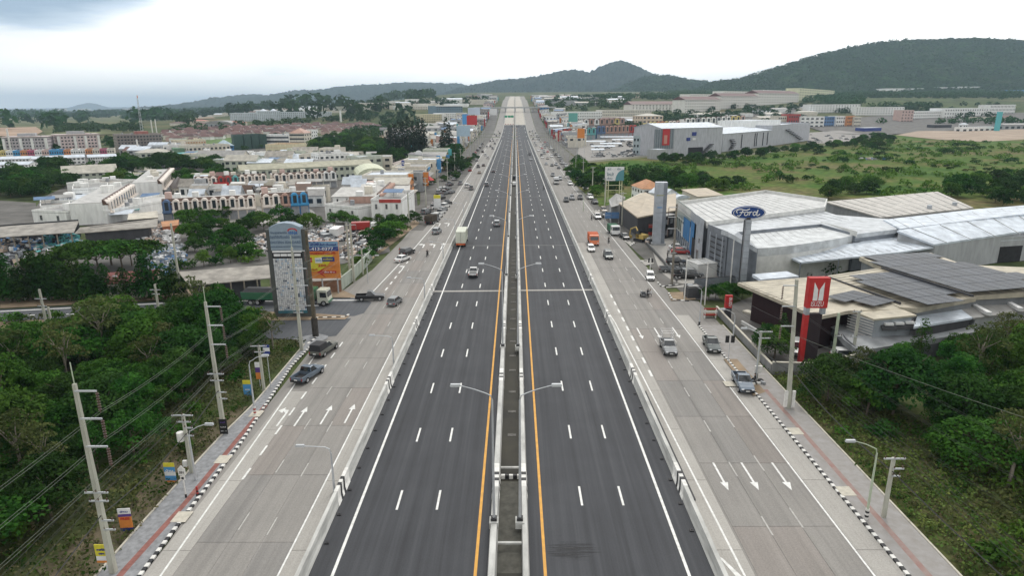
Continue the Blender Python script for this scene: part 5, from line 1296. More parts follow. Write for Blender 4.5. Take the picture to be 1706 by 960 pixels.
M_WIN = mat('window_glass',(.03,.038,.045),.12,.1,.5,spec=.8); M_FRM = mat('window_frame',(.45,.45,.44),.6,.05,2); M_OPEN = mat('dark_interior',(.025,.025,.027),.9,.2,1)
M_SHUT = mat('steel_shutter',(.30,.31,.33),.6,.15,1)
WMESH = {}
def win_mesh(w,h,fm=None,gm=None):
 k = (round(w,1),round(h,1),(fm or M_FRM).name,(gm or M_WIN).name)
 if k not in WMESH:
  w,h = k[0],k[1]; b = MB(); t = .08
  b.box((0,-.05,0),(w,.1,t),fm or M_FRM); b.box((0,-.05,h - t),(w,.1,t),fm or M_FRM)
  for s in (-1,1): b.box((s * (w / 2 - t / 2),-.05,t),(t,.1,h - 2 * t),fm or M_FRM)
  p = MB().box((0,-.02,t),(w - 2 * t,.03,h - 2 * t),gm or M_WIN).box((0,-.035,t),(.05,.05,h - 2 * t),fm or M_FRM)
  WMESH[k] = (b.mesh('window'),p.mesh('pane'))
 return WMESH[k]
def add_window(root,x,y,z,w,h,face=0.0,fm=None,gm=None,panes=True):
 a,p = win_mesh(w,h,fm,gm); o = link('window',a,root); o.location = (x,y,z); o.rotation_euler.z = face
 if panes: link('pane',p,o)
 return o
def bldg(label,A,B,top,dep,wall=WW,roof='flat',rm=RGY,fl=2,bays=4,cat='building',name='building',win='stuff',group=None,ov=.4,rise=1.6,side=True,shop=False,wf=.55,hnum=None,lab_z=0,extras=0,win_mat=None,strip_=None,parapet=.7,sd=0,base=None):
 a,b_ = (G(*A) if len(A) == 2 else Vector(A)),(G(*B) if len(B) == 2 else Vector(B))
 u = Vector((b_.x - a.x,b_.y - a.y,0)); L = u.length; u.normalize(); h = hnum or HZ(a,top)
 r = empty(name,label,cat,(a.x,a.y,min(a.z,b_.z) - (0 if a.y < 690 else 1.0)),math.atan2(u.y,u.x),group)
 if a.y > 690: h += 1
 D = dep
 if base is not None:
  r.location.z = base
 w = MB().box((L / 2,D / 2,0),(L,D,h))
 rf = MB()
 if roof == 'flat':
  rf.box((L / 2,D / 2,h),(L + .02,D + .02,.12),rm)
  if parapet:
   for c,d in (((L / 2,.1,h + .12),(L + .06,.22,parapet)),((L / 2,D - .1,h + .12),(L + .06,.22,parapet)),((.08,D / 2,h + .12),(.22,D - .44,parapet)),((L - .08,D / 2,h + .12),(.22,D - .44,parapet))): rf.box(c,d,wall)
 elif roof == 'gable':
  for s in (0,1):
   y0,y1 = (-ov,D / 2) if s == 0 else (D + ov,D / 2)
   z0 = h - rise * ov / (D / 2)
   rf.hexa([(-ov,y0,z0),(L + ov,y0,z0),(L + ov,y1,h + rise),(-ov,y1,h + rise),(-ov,y0,z0 + .12),(L + ov,y0,z0 + .12),(L + ov,y1,h + rise + .12),(-ov,y1,h + rise + .12)] if s == 0 else
     [(-ov,y1,h + rise),(L + ov,y1,h + rise),(L + ov,y0,z0),(-ov,y0,z0),(-ov,y1,h + rise + .12),(L + ov,y1,h + rise + .12),(L + ov,y0,z0 + .12),(-ov,y0,z0 + .12)],rm)
  w.extr([(0,h),(D,h),(D / 2,h + rise)],.01,L - .01,'x')
 elif roof == 'gabley':
  for s in (-1,1):
   x0 = L / 2 + s * (L / 2 + ov); z0 = h - rise * ov / (L / 2); q = [(x0,-ov,z0),(L / 2,-ov,h + rise),(L / 2,D + ov,h + rise),(x0,D + ov,z0)]
   if s > 0: q = [q[1],q[0],q[3],q[2]]
   rf.hexa(q + [(x,y,z + .12) for x,y,z in q],rm)
  n = len(w.v); w.v += [(0.01,.01,h),(L - .01,.01,h),(L / 2,.01,h + rise),(0.01,D - .01,h),(L - .01,D - .01,h),(L / 2,D - .01,h + rise)]
  w.f += [(n,n + 1,n + 2),(n + 4,n + 3,n + 5)]; w.m += [0,0]
 elif roof == 'hip':
  k = min(L,D) * .42
  q = [(-ov,-ov,h),(L + ov,-ov,h),(L + ov,D + ov,h),(-ov,D + ov,h)]
  t = [(k,D / 2 - .05,h + rise),(L - k,D / 2 - .05,h + rise),(L - k,D / 2 + .05,h + rise),(k,D / 2 + .05,h + rise)] if L >= D else [(L / 2 - .05,k,h + rise),(L / 2 + .05,k,h + rise),(L / 2 + .05,D - k,h + rise),(L / 2 - .05,D - k,h + rise)]
  rf.hexa([(x,y,h + .01) for x,y,z in q] + t,rm)
 elif roof == 'shed':
  q = [(-ov,-ov,h),(L + ov,-ov,h),(L + ov,D + ov,h + rise),(-ov,D + ov,h + rise)]; rf.hexa(q + [(x,y,z + .12) for x,y,z in q],rm)
  w.extr([(0,h),(D,h),(D,h + rise)],.01,L - .01,'x')
 elif roof == 'arch':
  n = 10; pr = [(-ov,h)] + [(L / 2 - (L / 2 + ov) * math.cos(math.pi * i / n),h + rise * math.sin(math.pi * i / n)) for i in range(1,n)] + [(L + ov,h)]
  rf.extr(pr + [(L + ov,h - .1),(-ov,h - .1)],-ov,D + ov,'y',rm)
 w.build('wall',wall,r)
 fixn(rf.build('roof',None,r))
 gm = win_mat or M_WIN
 fh = h / fl; ww = L / bays; zs = range(1 if shop else 0,fl)
 if win == 'parts':
  for f in zs:
   for k in range(bays): add_window(r,(k + .5) * ww,-.01,f * fh + fh * .3,min(ww * wf,3.5),fh * .48,gm=gm)
  if side:
   nb = max(1,int(D / ww))
   for f in zs:
    for k in range(nb):
     for s,x in ((-math.pi / 2,-.01),(math.pi / 2,L + .01)): add_window(r,x,(k + .5) * D / nb,f * fh + fh * .3,min(ww * wf,2),fh * .45,s,gm=gm,panes=False)
 elif win == 'stuff':
  o = MB()
  for f in zs:
   if strip_: o.box((L / 2,-.05,f * fh + fh * .35),(L * .96,.12,fh * .42),gm); continue
   for k in range(bays):
    o.box(((k + .5) * ww,-.03,f * fh + fh * .32),(ww * wf,.1,fh * .42),gm); o.box(((k + .5) * ww,-.08,f * fh + fh * .27),(ww * wf * 1.15,.22,fh * .05),wall)
  if side:
   nb = max(1,int(D / max(ww,3)))
   for f in zs:
    for k in range(nb):
     for x in (0,L): o.box((x,(k + .5) * D / nb,f * fh + fh * .32),(.1,D / nb * .4,fh * .4),gm)
  if o.v: o.build('window_rows',None,r,kind='stuff')
 if shop:
  o = MB().box((L / 2,-.04,.1),(L * .94,.1,fh * .72),M_SHUT if shop == 1 else M_OPEN); o.build('shopfront',None,r)
  MB().hexa([(0,-1.6,fh * .86),(L,-1.6,fh * .86),(L,.02,fh * .95),(0,.02,fh * .95),(0,-1.6,fh * .9),(L,-1.6,fh * .9),(L,.02,fh),(0,.02,fh)],rm if roof != 'flat' else RGY).build('awning',None,r)
 rr = random.Random(sd or int(a.x * 7 + a.y * 3))
 for k in range(extras):
  x,y = rr.uniform(.15,.85) * L,rr.uniform(.3,.8) * D; t = rr.random()
  if t < .5: MB().box((x,y,h + .12),(rr.uniform(2,3.2),rr.uniform(2,3),rr.uniform(1.6,2.5)),wall).build('stair_head',None,r)
  elif t < .8: MB().cyl((x,y,h + .12),.7,1.5,10,M_SHUT).build('water_tank',None,r)
  else: MB().hexa([(x - 3,y - 2,h + 1.8),(x + 3,y - 2,h + 1.8),(x + 3,y + 2,h + 2.4),(x - 3,y + 2,h + 2.4),(x - 3,y - 2,h + 1.9),(x + 3,y - 2,h + 1.9),(x + 3,y + 2,h + 2.5),(x - 3,y + 2,h + 2.5)],RBL if t > .93 else RGY).box((x,y,h + .1),(.15,.15,1.9),M_SHUT).build('canopy',None,r)
 LAST['h'] = h; LAST['L'] = L
 return r
LAST = {}
def roofed(label,pts,rm,wall,z0=0.0,name='building',cat='building',fascia=.35,seams=0,base=0.0,skirt=True,eave=.5):
 w = [(lambda p,z: Vector((p.x,p.y,z)))(G(a,b,z),z) for a,b,z in pts]
 ar = sum(w[i - 1].x * w[i].y - w[i].x * w[i - 1].y for i in range(len(w)))
 if ar < 0: w = w[::-1]
 o = w[0]; r = empty(name,label,cat,(o.x,o.y,0)); q = [p - Vector((o.x,o.y,0)) for p in w]
 c = sum(q,Vector()) / len(q)
 if skirt:
  s = MB(); k = [(c + (p - c) * (1 - eave / max(1,(p - c).length))) for p in q]; s.prism([(p.x,p.y) for p in k],z0,[p.z - .05 for p in k]); s.build('wall',wall,r)
 b = MB(); n = len(q); b.v = [tuple(p - Vector((0,0,fascia))) for p in q] + [tuple(p) for p in q]
 b.f = [tuple(reversed(range(n))),tuple(range(n,2 * n))] + [(i,(i + 1) % n,n + (i + 1) % n,n + i) for i in range(n)]; b.m = [0] * len(b.f)
 b.build('roof',rm,r)
 return r,q,Vector((o.x,o.y,0))
def seams(r,o,pts,n,m,w=.12,h=.10,name='roof_seam'):
 a0,a1,b0,b1 = [Vector((*G(x,y,z).xy,z)) - o for x,y,z in pts]
 for k in range(n):
  t = (k + .5) / n; p,q = a0.lerp(a1,t),b0.lerp(b1,t); d = (q - p).normalized(); s = Vector((-d.y,d.x,0)).normalized() * w / 2
  MB().hexa([p - s,p + s,q + s,q - s,p - s + Vector((0,0,h)),p + s + Vector((0,0,h)),q + s + Vector((0,0,h)),q - s + Vector((0,0,h))]).build(name,m,r)
def quadwall(name,r,o,p0,p1,z0,z1,m,th=.12):
 a,b = Vector((p0[0],p0[1],0)) - Vector((o.x,o.y,0)),Vector((p1[0],p1[1],0)) - Vector((o.x,o.y,0)); d = (b - a).normalized(); s = Vector((-d.y,d.x,0)) * th
 return fixn(MB().hexa([(a.x,a.y,z0),(b.x,b.y,z0),(b.x + s.x,b.y + s.y,z0),(a.x + s.x,a.y + s.y,z0),(a.x,a.y,z1),(b.x,b.y,z1),(b.x + s.x,b.y + s.y,z1),(a.x + s.x,a.y + s.y,z1)]).build(name,m,r))
# ---- car showroom complex on the right
M_SEAM = mat('seam_grey',(.30,.30,.29),.6,.1,1); ALU = metal('silver_cladding',(.40,.43,.47),.4,metal=.3); ALU2 = metal('dark_cladding',(.20,.22,.25),.45,metal=.3)
GL_B = mat('blue_glass',(.02,.07,.16),.1,.1,.3,spec=.9); GL_G = mat('green_glass',(.06,.12,.10),.1,.2,.3,spec=.9)
r1,q,o1 = roofed('long pale grey workshop hall with a seamed gable roof, rearmost of the showroom complex',[(1374,336,8.0),(1562,319,8.6),(1622,346,7.6),(1467,362,7.4)],R_('pale_grey',(.42,.40,.37)),WG)
seams(r1,o1,[(1374,336,8.0),(1562,319,8.6),(1467,362,7.4),(1622,346,7.6)],11,M_SEAM)
for t in (.55,.8):
 p = Vector(q[-1]);
for px,py in ((1548,348),(1590,343)):
 g = G(px,py,7.6); MB().cyl((g.x - o1.x,g.y - o1.y,5),.6,3.6,8,ALU).build('vent_pipe',None,r1)
r2,q,o2 = roofed('wide cream-roofed front hall of the car showroom with a white parapet',[(1128,341,9.0),(1275,321,9.0),(1378,336,9.0),(1374,350,9.0),(1178,376,9.4)],R_('cream_flat',(.48,.485,.48)),ALU,fascia=.6,eave=1.0)
M_PAR = mat('parapet_white',(.60,.60,.58),.7,.1,.6)
for i in range(len(q)):
 a,b = q[i],q[(i + 1) % len(q)]
 d = (b - a).normalized(); s = Vector((-d.y,d.x,0)) * .3; z = Vector((0,0,.8))
 fixn(MB().hexa([a,b,b + s,a + s,a + z,b + z,b + s + z,a + s + z]).build('parapet',M_PAR,r2))
r3,q,o3 = roofed('middle silver hall of the showroom with a curved street front',[(1180,377,9.2),(1374,352,8.6),(1393,358,8.4),(1492,366,8.0),(1494,382,8.0),(1427,390,8.0),(1368,373,8.6),(1229,386.5,8.6),(1262,414,8.2),(1222,391,9.6),(1208,385,9.8)],R_('silver_flat',(.47,.495,.52)),ALU2,fascia=.9,eave=.2)
r4,q,o4 = roofed('pale roofed lower showroom wing with a bowed white front wall',[(1229,387,8.0),(1366,374,8.0),(1427,391,7.6),(1400,397,7.5),(1362,403,7.5),(1320,409,7.5),(1280,413,7.5),(1246,414,7.5)],R_('ivory_flat',(.50,.52,.53)),M_PAR,fascia=1.6,eave=.1)
quadwall('parapet',r4,o4,G(1366,374,8).xy,G(1427,391,8).xy,7.6,8.7,M_PAR)
r5,q,o5 = roofed('large white canopy roof on steel posts behind the green hedge',[(1301,422,5.0),(1430,404,6.2),(1494,386,6.6),(1566,410,5.6),(1500,420,5.2),(1334,437,4.8)],RWH,WDK,skirt=False,name='canopy',cat='canopy')
for px,py in ((1336,437),(1400,431),(1470,423),(1530,416),(1560,411),(1310,424)):
 g = G(px,py,5); MB().cyl((g.x - o5.x,g.y - o5.y + .5,0),.15,4.85,8,ALU2).build('post',None,r5)
g0_,g1_ = G(1340,425,0),G(1550,405,0)
quadwall('back_wall',r5,o5,g0_.xy,g1_.xy,0,4.2,WDK)
r6,q,o6 = roofed('big blue-white ribbed hall running off the right edge of the view',[(1494,384,8.2),(1700,355,8.8),(1860,338,9.0),(1900,372,7.0),(1706,385,6.6),(1556,407,6.2)],RWH,WG,fascia=.4)
seams(r6,o6,[(1494,384,8.2),(1860,338,9.0),(1556,407,6.2),(1900,370,7.0)],9,M_SEAM)
r6b,q,o6b = roofed('white upper roof plane behind the ribbed hall',[(1472,366,8.4),(1630,348,8.8),(1860,330,9.6),(1880,345,9.0),(1700,357,8.9),(1500,381,8.3)],RWH,WG,fascia=.4)
for k in range(9):
 px = 1566 + k * 17.5; py = 428 - (px - 1566) * .17
 t = (px - 1556) / 150; g = G(px,py + 6,0)
 MB().box((g.x - o6.x,g.y - o6.y - 1.2,0),(.5,.6,6.0),M_PAR).build('column',None,r6)
bldg('low white annex wall before the ribbed hall',(1551,441),(1606,437),414,3.5,WW,'flat',RWH,1,1,win=None,side=False,parapet=0,name='annex')
g = bldg('white gatehouse block with a wide dark opening at the right edge',(1658,438),(1768,430),402,12,WG,'flat',RWH,1,1,win=None,side=False,name='annex')
MB().box((3.6,-.05,0),(6.2,.1,3.6),M_OPEN).build('doorway',None,g)
SL = R_('rib_grey',(.44,.45,.46))
seams(r2,o2,[(1134,342,9.02),(1273,322.5,9.02),(1176,373,9.4),(1370,347,9.02)],16,SL,.10,.05)
seams(r3,o3,[(1190,378,9.1),(1372,353,8.65),(1240,385,8.62),(1420,366,8.4)],14,SL,.10,.06)
seams(r4,o4,[(1234,388,8.0),(1366,375,8.0),(1254,413,7.5),(1408,394,7.5)],14,SL,.10,.05)
seams(r5,o5,[(1304,422,5.02),(1490,388,6.55),(1336,436,4.85),(1562,410,5.6)],18,SL,.08,.05)
seams(r6b,o6b,[(1474,366,8.4),(1860,331,9.6),(1500,380,8.35),(1880,345,9.02)],16,SL,.10,.06)
# street facade: glass, blue corner, frames
def PW(px,py,z=0): return G(px,py,z).xy
fo = Vector((0,0,0)); fr = empty('showroom_front','glass and blue street front of the car showroom facing the right road','showroom front')
F0,F1,F2,F3 = Vector((42.5,171)),Vector((41.5,151.5)),Vector((40.8,143.5)),Vector((40.5,137))
def fwall(name,a,b,z0,z1,m,off=0.0):
 d = (b - a).normalized(); n = Vector((-d.y,d.x)) ; n = n if n.x < 0 else -n
 return quadwall(name,fr,fo,a + n * off,b + n * off,z0,z1,m,.1)
fwall('cladding',F0,F1,6.2,10.3,mat('pale_glass_band',(.30,.36,.36),.3,.1,.4,spec=.6)); fwall('glazing',F0,F1,3.0,6.2,GL_G,.05); fwall('glazing',F0,F1,.0,3.0,GL_B,.05)
for k in range(9):
 a = F0.lerp(F1,k / 8); MB().box((a.x - .15,a.y,0),(.16,.12,6.3),M_PAR).build('mullion',None,fr)
for z in (3.0,6.2,8.3): fwall('transom',F0,F1,z,z + .14,M_PAR,.2)
fwall('blue_panel',F0.lerp(F1,.62),F1,2.6,7.6,WBL,.3); fwall('white_panel',F0.lerp(F1,.50),F0.lerp(F1,.61),2.4,5.6,M_PAR,.3)
fwall('blue_panel',F1,F1.lerp(F2,.55),0,8.6,WBL,.1); fwall('doorway',F1.lerp(F2,.4),F2,0,4.6,M_OPEN,.2); fwall('cladding',F1,F2,8.2,10.4,ALU,.25)
fwall('cladding',F2,F3,0,10.6,ALU,.35)
add_window(fr,40.3,139,4.8,2.4,1.3,-math.pi / 2); add_window(fr,40.25,140.5,.8,1.6,2.6,-math.pi / 2)
F3 = Vector((40.9,136)); F4 = Vector((42.3,127.2))
fwall('louvre_wall',F3,F4,0,9.8,ALU2,.1)
for k in range(7): fwall('louvre',F3.lerp(F4,.25),F3.lerp(F4,.9),1.0 + k * 1.1,1.25 + k * 1.1,WDK,.35)
for k in range(3):
 a = F3.lerp(F4,.25 + k * .32); MB().box((a.x - .5,a.y,0),(.2,.2,8.6),ALU).build('mullion',None,fr)
patch('lawn',[(1128,402),(1160,432),(1167,430),(1134,397)],mat('lawn_green',(.05,.12,.03),.95,.3,.5),.03)
fe = empty('yard_fence','black slatted yard fence and gate shed beside the showroom yard','fence')
a,b = G(1158,481),G(1222,476)
for k in range(22):
 p = a.lerp(b,k / 21); MB().box((p.x,p.y,0),(.5,.06,1.9),ALU2).build('slat',None,fe)
MB().box(((a.x + b.x) / 2,(a.y + b.y) / 2,1.9),((b - a).length,.1,.1),WDK,math.atan2(b.y - a.y,b.x - a.x)).build('rail',None,fe)
bldg('small black gate shed with a white edge by the kerb island',(1146,498),(1168,497),480,2.2,WDK,'flat',RGY,1,1,win=None,name='gate_shed',parapet=.1)
bldg('pale cream entrance canopy block on the showroom yard',(1162,463),(1194,460),443,4.5,M_PAR,'flat',R_('cream_flat',(.52,.49,.43)),1,1,win=None,name='entrance_canopy',parapet=.2)
# oval brand sign on its tower
g = G(1235,481); zt = HZ(g,366); zc = HZ(g,354)
sg = empty('brand_tower','silver tower carrying the blue oval sign with white script','sign tower',(g.x,g.y,0))
MB().hexa([(-.5,-.5,0),(.62,-.5,0),(.62,.5,0),(-.5,.5,0),(-.4,-.4,zt),(.62,-.4,zt),(.62,.4,zt),(-.4,.4,zt)],ALU).build('tower',None,sg)
MB().box((-.68,-.2,0),(.14,.3,zt),WDK).build('fin',None,sg)
for k in range(12): MB().box((.08,-.51,zt * (k + .5) / 12),(1.1,.03,.05),ALU2).build('panel_joint',None,sg)
MB().box((0,0,zt),(.8,.7,.5),WDK).build('neck',None,sg)
def oval(rx,rz_,y0,y1,m,nm):
 n = 40; b = MB(); b.extr([(rx * math.cos(2 * math.pi * i / n),zc + rz_ * math.sin(2 * math.pi * i / n)) for i in range(n)],y0,y1,'y',m); fixn(b.build(nm,None,sg))
RX = 26.5 / mpp(g); RZ_ = RX * .40
oval(RX,RZ_,-.30,.30,C('oval_blue',(.015,.05,.19)),'oval_panel'); oval(RX * .965,RZ_ * .93,-.325,-.29,CW,'oval_ring'); oval(RX * .93,RZ_ * .87,-.345,-.31,C('oval_blue',(.015,.05,.19)),'oval_face')
# cursive strokes of the name, each letter a tube
def stroke(pts,nm='script_letter',rr=.032):
 k = RX; sm = []
 P = [Vector((x * k,-.37,zc + z * k)) for x,z in pts]
 for i in range(len(P) - 1):
  p0,p1,p2,p3 = P[max(i - 1,0)],P[i],P[i + 1],P[min(i + 2,len(P) - 1)]
  for t in (0,.25,.5,.75): sm.append(.5 * ((2 * p1) + (-p0 + p2) * t + (2 * p0 - 5 * p1 + 4 * p2 - p3) * t * t + (-p0 + 3 * p1 - 3 * p2 + p3) * t ** 3))
 sm.append(P[-1]); MB().tube(sm,rr * k,5,CW).build(nm,None,sg)
stroke([(-.70,-.02),(-.78,.06),(-.72,.17),(-.5,.2),(-.25,.16),(-.05,.2),(.02,.25)]); stroke([(-.38,.17),(-.44,.02),(-.52,-.14),(-.62,-.2),(-.70,-.14)]); stroke([(-.58,.02),(-.44,.03),(-.3,.03)])
stroke([(-.14,.06),(-.26,.0),(-.28,-.13),(-.18,-.17),(-.08,-.08),(-.09,.04),(-.16,.05),(-.02,.02),(.04,.06)]); stroke([(.04,.06),(.05,-.02),(.0,-.16)]); stroke([(.03,-.05),(.1,.05),(.18,.04)])
stroke([(.42,.03),(.32,.06),(.24,-.02),(.26,-.14),(.35,-.15),(.44,-.02),(.52,.18),(.48,-.02),(.46,-.14),(.54,-.17),(.66,-.08)])
# the tall plain silver tower
g = G(1096,407); zt = HZ(g,303)
tw = empty('tower_slab','tall plain grey clad tower between the beige sheds and the showroom','tower',(g.x,g.y,0),RAD(-6)); tz = zt / 6
for k in range(6):
 MB().box((0,0,.5 + k * (zt - .5) / 6),(2.9,2.2,(zt - .5) / 6 - .03),ALU).build('cladding_panel',None,tw); MB().box((1.0,-1.12,.5 + k * (zt - .5) / 6),(.9,.1,(zt - .5) / 6 - .05),ALU2).build('side_panel',None,tw)
MB().box((0,0,0),(3.6,2.9,.5),WG).build('plinth',None,tw); MB().box((-.2,-1.2,zt * .79),(1.9,.04,.25),C('faded_olive',(.32,.33,.18))).build('sign_strip',None,tw); MB().box((-.2,-1.2,zt * .6),(1.2,.04,.2),CB).build('sign_strip',None,tw)
# beige sheds behind the tower
RBG = R_('beige_sheet',(.40,.34,.26),var=.15)
a1,q,oa = roofed('large beige steel shed with a broad sloping roof behind the silver tower',[(1031,338,6.0),(1075,320,8.0),(1127,343,6.5),(1127,350,6.5),(1062,362,5.2)],RBG,WDK)
a2,q,ob = roofed('beige steel shed right of the silver tower under a brown eave',[(1076,331,7.6),(1126,322,7.6),(1127,349,6.2),(1106,355,5.6),(1062,362,5.3)],RBG,WDK)
roofed('grey hip-ended shed at the left of the beige sheds',[(1014,333,5.5),(1027,322,7.2),(1042,328,6.2),(1030,342,5.0),(1018,345,5.0)],RGY,WG)
roofed('pale ridged shed behind the beige sheds',[(1043,333,6.6),(1068,321,7.0),(1077,324,6.6),(1062,336,6.6)],R_('pale_sheet',(.5,.46,.38)),WC)
bldg('house with an orange tiled hip roof and white walls behind the beige sheds',(1070,338),(1106,337),315,12,WW,'hip',ROR,2,3,name='house',cat='house',rise=2.6)
bldg('white gabled wing of the orange-roofed house',(1106,344),(1127,342),324,8,WW,'gabley',RWH,2,2,name='house',cat='house',rise=1.6,win='parts')
bldg('white barrel-roofed carport right of the orange-roofed house',(1126,345),(1146,343),331,6,WW,'arch',RWH,1,1,win=None,name='carport',rise=1)
bldg('small shed with a beige lean-to roof in the bushes behind the showroom',(1162,340),(1202,337),328,9,WC,'shed',RBG,1,1,win=None,name='shed',rise=1.5)
bldg('dark workshop wall with a grey sign under the beige eave',(1106,398),(1128,393),362,3,WDK,'flat',RGY,2,3,name='workshop',parapet=.1,win_mat=M_SHUT)
bldg('low red-walled shed under the beige eave beside the road',(1054,382),(1066,392),366,5,WRD,'flat',RGY,1,2,name='shed',parapet=.1)
# excavator in the clutter beside the kerb
g = G(1068,402); P_Y = paint('machine_yellow',(.5,.36,.10)); r = empty('excavator','yellow-brown excavator standing among clutter left of the silver tower','excavator',(g.x,g.y,0),.6)
for s in (-1,1): MB().extr([(-1.6,.1),(-1.4,0),(1.4,0),(1.6,.1),(1.6,.6),(1.3,.75),(-1.3,.75),(-1.6,.6)],s * 1.0 - .25,s * 1.0 + .25,'x',M_TRIM).build('track',None,r)
MB().box((0,-.3,.8),(2.0,2.6,1.1),P_Y).build('body',None,r); MB().box((-.55,.5,1.0),(.9,1.2,1.7),M_GLS).build('cab',None,r)
MB().tube([(.3,.8,1.4),(.3,2.4,3.4),(.3,4.2,2.6)],.2,6,P_Y).build('boom',None,r); MB().tube([(.3,4.2,2.7),(.3,4.6,.9)],.15,6,P_Y).build('arm',None,r); MB().box((.3,4.5,.1),(.9,.8,.7),P_Y).build('bucket',None,r)
# billboard on four legs
g = G(1022,338); zt,zb_ = HZ(g,278),HZ(g,301); wd = 31 / mpp(g)
bb = empty('billboard','white and teal billboard on four pale yellow legs beside the right road','billboard',(g.x,g.y,0))
LY = C('leg_yellow',(.55,.55,.36))
for x in (-.42,-.3,.3,.42): MB().cyl((x * wd,.3,0),.16,zb_ + .5,6,LY).build('leg',None,bb)
for z in (.55,.78): MB().box((0,.3,zb_ * z),(wd * .84,.15,.2),LY).build('brace',None,bb)
MB().box((0,0,zb_),(wd,.4,zt - zb_),CW).build('panel',None,bb); n = 10
MB().extr([(wd * .5,zb_ + .02)] + [(wd * (.5 - .45 * math.sin(math.pi / 2 * i / n)),zb_ + (zt - zb_) * .8 * math.cos(math.pi / 2 * i / n)) for i in range(n + 1)],-.23,-.2,'y',C('billboard_teal',(.10,.26,.30))).build('print',None,bb)
for s,x,z,sz in (('JLC',-.28,.84,.9),('เปิด',.22,.84,.9),('ใหม่!',-.22,.45,1.4),('ด่วน',-.25,.16,1.1)): lettering(s,sz,C('print_dark_teal',(.08,.16,.2)),bb,(x * wd,-.235,zb_ + (zt - zb_) * z),bold=True)
# ---- second dealer complex on the right
RC2 = R_('sand_steel',(.42,.38,.30)); PAN = mat('solar_cell',(.032,.038,.05),.4,.25,.5,rnd=.25,spec=.35)
i1,q,oi = roofed('sand-roofed dealer showroom with a dark red street front',[(1229,471,6.0),(1374,460,6.4),(1499,507,6.2),(1499,515,6.0),(1413,518,5.9),(1362,528,5.6)],RC2,W_('maroon',(.028,.013,.015)),fascia=.5,eave=2.6)
i2,q,oj = roofed('sand-roofed service hall carrying rows of solar panels',[(1374,460,6.4),(1468,446,6.9),(1627,495,6.6),(1530,514,6.2),(1499,512,6.2)],RC2,W_('steel_grey',(.20,.21,.22)),fascia=.7)
i3,q,ok_ = roofed('wide rear solar-covered hall running off the right edge',[(1432,428,7.2),(1550,421,7.2),(1606,441,7.2),(1720,446,7.2),(1850,450,7.2),(1850,490,6.6),(1706,488,6.6),(1619,493,6.6),(1470,446,7.2)],RC2,W_('steel_grey',(.20,.21,.22)),fascia=.7)
def panels(root,o,poly,a,b,z,cell=(3.3,1.7)):
 P = [G(x,y,z) for x,y in poly]; A_,B_ = G(*a,z),G(*b,z); u = Vector((B_.x - A_.x,B_.y - A_.y,0)).normalized(); v = Vector((-u.y,u.x,0))
 L = [((p - A_).dot(u),(p - A_).dot(v)) for p in P]; me = None; c = 0; rest = MB()
 x = min(l[0] for l in L)
 while x < max(l[0] for l in L):
  y = min(l[1] for l in L)
  while y < max(l[1] for l in L):
   if inpoly(x + cell[0] / 2,y + cell[1] / 2,L):
    p = A_ + u * (x + cell[0] / 2) + v * (y + cell[1] / 2)
    if p.x < 110:
     if me is None: me = MB().box((0,0,.12),(cell[0] - .12,cell[1] - .10,.06),PAN).mesh('solar_panel')
     q_ = link('solar_panel',me,root); q_.location = (p.x - o.x,p.y - o.y,z + (.0)); q_.rotation_euler.z = math.atan2(u.y,u.x); c += 1
   y += cell[1]
  x += cell[0]
 return c
panels(i2,oj,[(1424,463),(1487,454),(1622,493),(1537,507),(1437,473)],(1487,454),(1622,493),6.95)
panels(i1,oi,[(1382,494),(1440,489),(1487,501),(1406,511),(1392,502)],(1440,489),(1487,501),6.4)
panels(i3,ok_,[(1441,428),(1549,422),(1587,437),(1648,449),(1722,461),(1722,482),(1617,489),(1473,445.5)],(1473,445),(1617,489),7.25,(4.0,2.0))
quadwall('glazing',i1,oi,PW(1262,528),PW(1330,560),0,3.0,GL_G); quadwall('red_band',i1,oi,PW(1250,515),PW(1345,560),4.1,4.6,WRD)
MB().box((G(1276,532).x - oi.x,G(1276,532).y - oi.y,0),(1.2,9,.35),M_PADC,.5).build('planter',None,i1)
roofed('small white canopy roof with a black frame behind the dealer showroom',[(1253,457,4.6),(1311,452,4.6),(1331,460,4.6),(1268,466,4.6)],RWH,WDK,name='canopy',cat='canopy',fascia=.5)
c1,q,oc = roofed('corrugated annex with a flat sand roof and three dark dormer hoods',[(1413,515,5.8),(1499,514,6.0),(1527,525,5.8),(1456,532,5.6)],RC2,ALU,fascia=.25,z0=2.6)
A_,B_ = G(1456,557,0),G(1527,551,0)
for k in range(3):
 g = G(1472 + k * 17,537 - k * 1.3,4.6); MB().extr([(0,0),(-1.6,-.9),(-1.7,-1.3),(-.3,.0 - .2)],g.x - oc.x - 1.0,g.x - oc.x + 1.0,'x',WDK).build('hood',None,c1).location = (0,g.y - oc.y,5.2); MB().box((g.x - oc.x,g.y - oc.y - 1.3,4.6),(1.2,.5,.3),CW).build('skylight',None,c1)
for k in range(7):
 a,b = G(1418,518,0),G(1456,534,0)
 g0_,g1_ = Vector((*G(1414,517,5.7).xy,0)),Vector((*G(1456,533,5.5).xy,0)); quadwall('corrugation',c1,oc,(g0_.xy),(g1_.xy),2.8 + k * .4,2.95 + k * .4,M_PAR,.1)
roofed('bluish white flat roof right of the corrugated annex',[(1522,545,4.4),(1530,521,5.0),(1592,509,5.0),(1622,529,4.4)],RWH,WDK,fascia=.3)
i7,q,o7 = roofed('long grey lean-to roof with white strips at the right edge of the dealer yard',[(1592,509,5.0),(1706,492,5.0),(1850,472,5.0),(1850,500,4.4),(1706,519,4.4),(1622,530,4.4)],RGY,WG,fascia=.3)
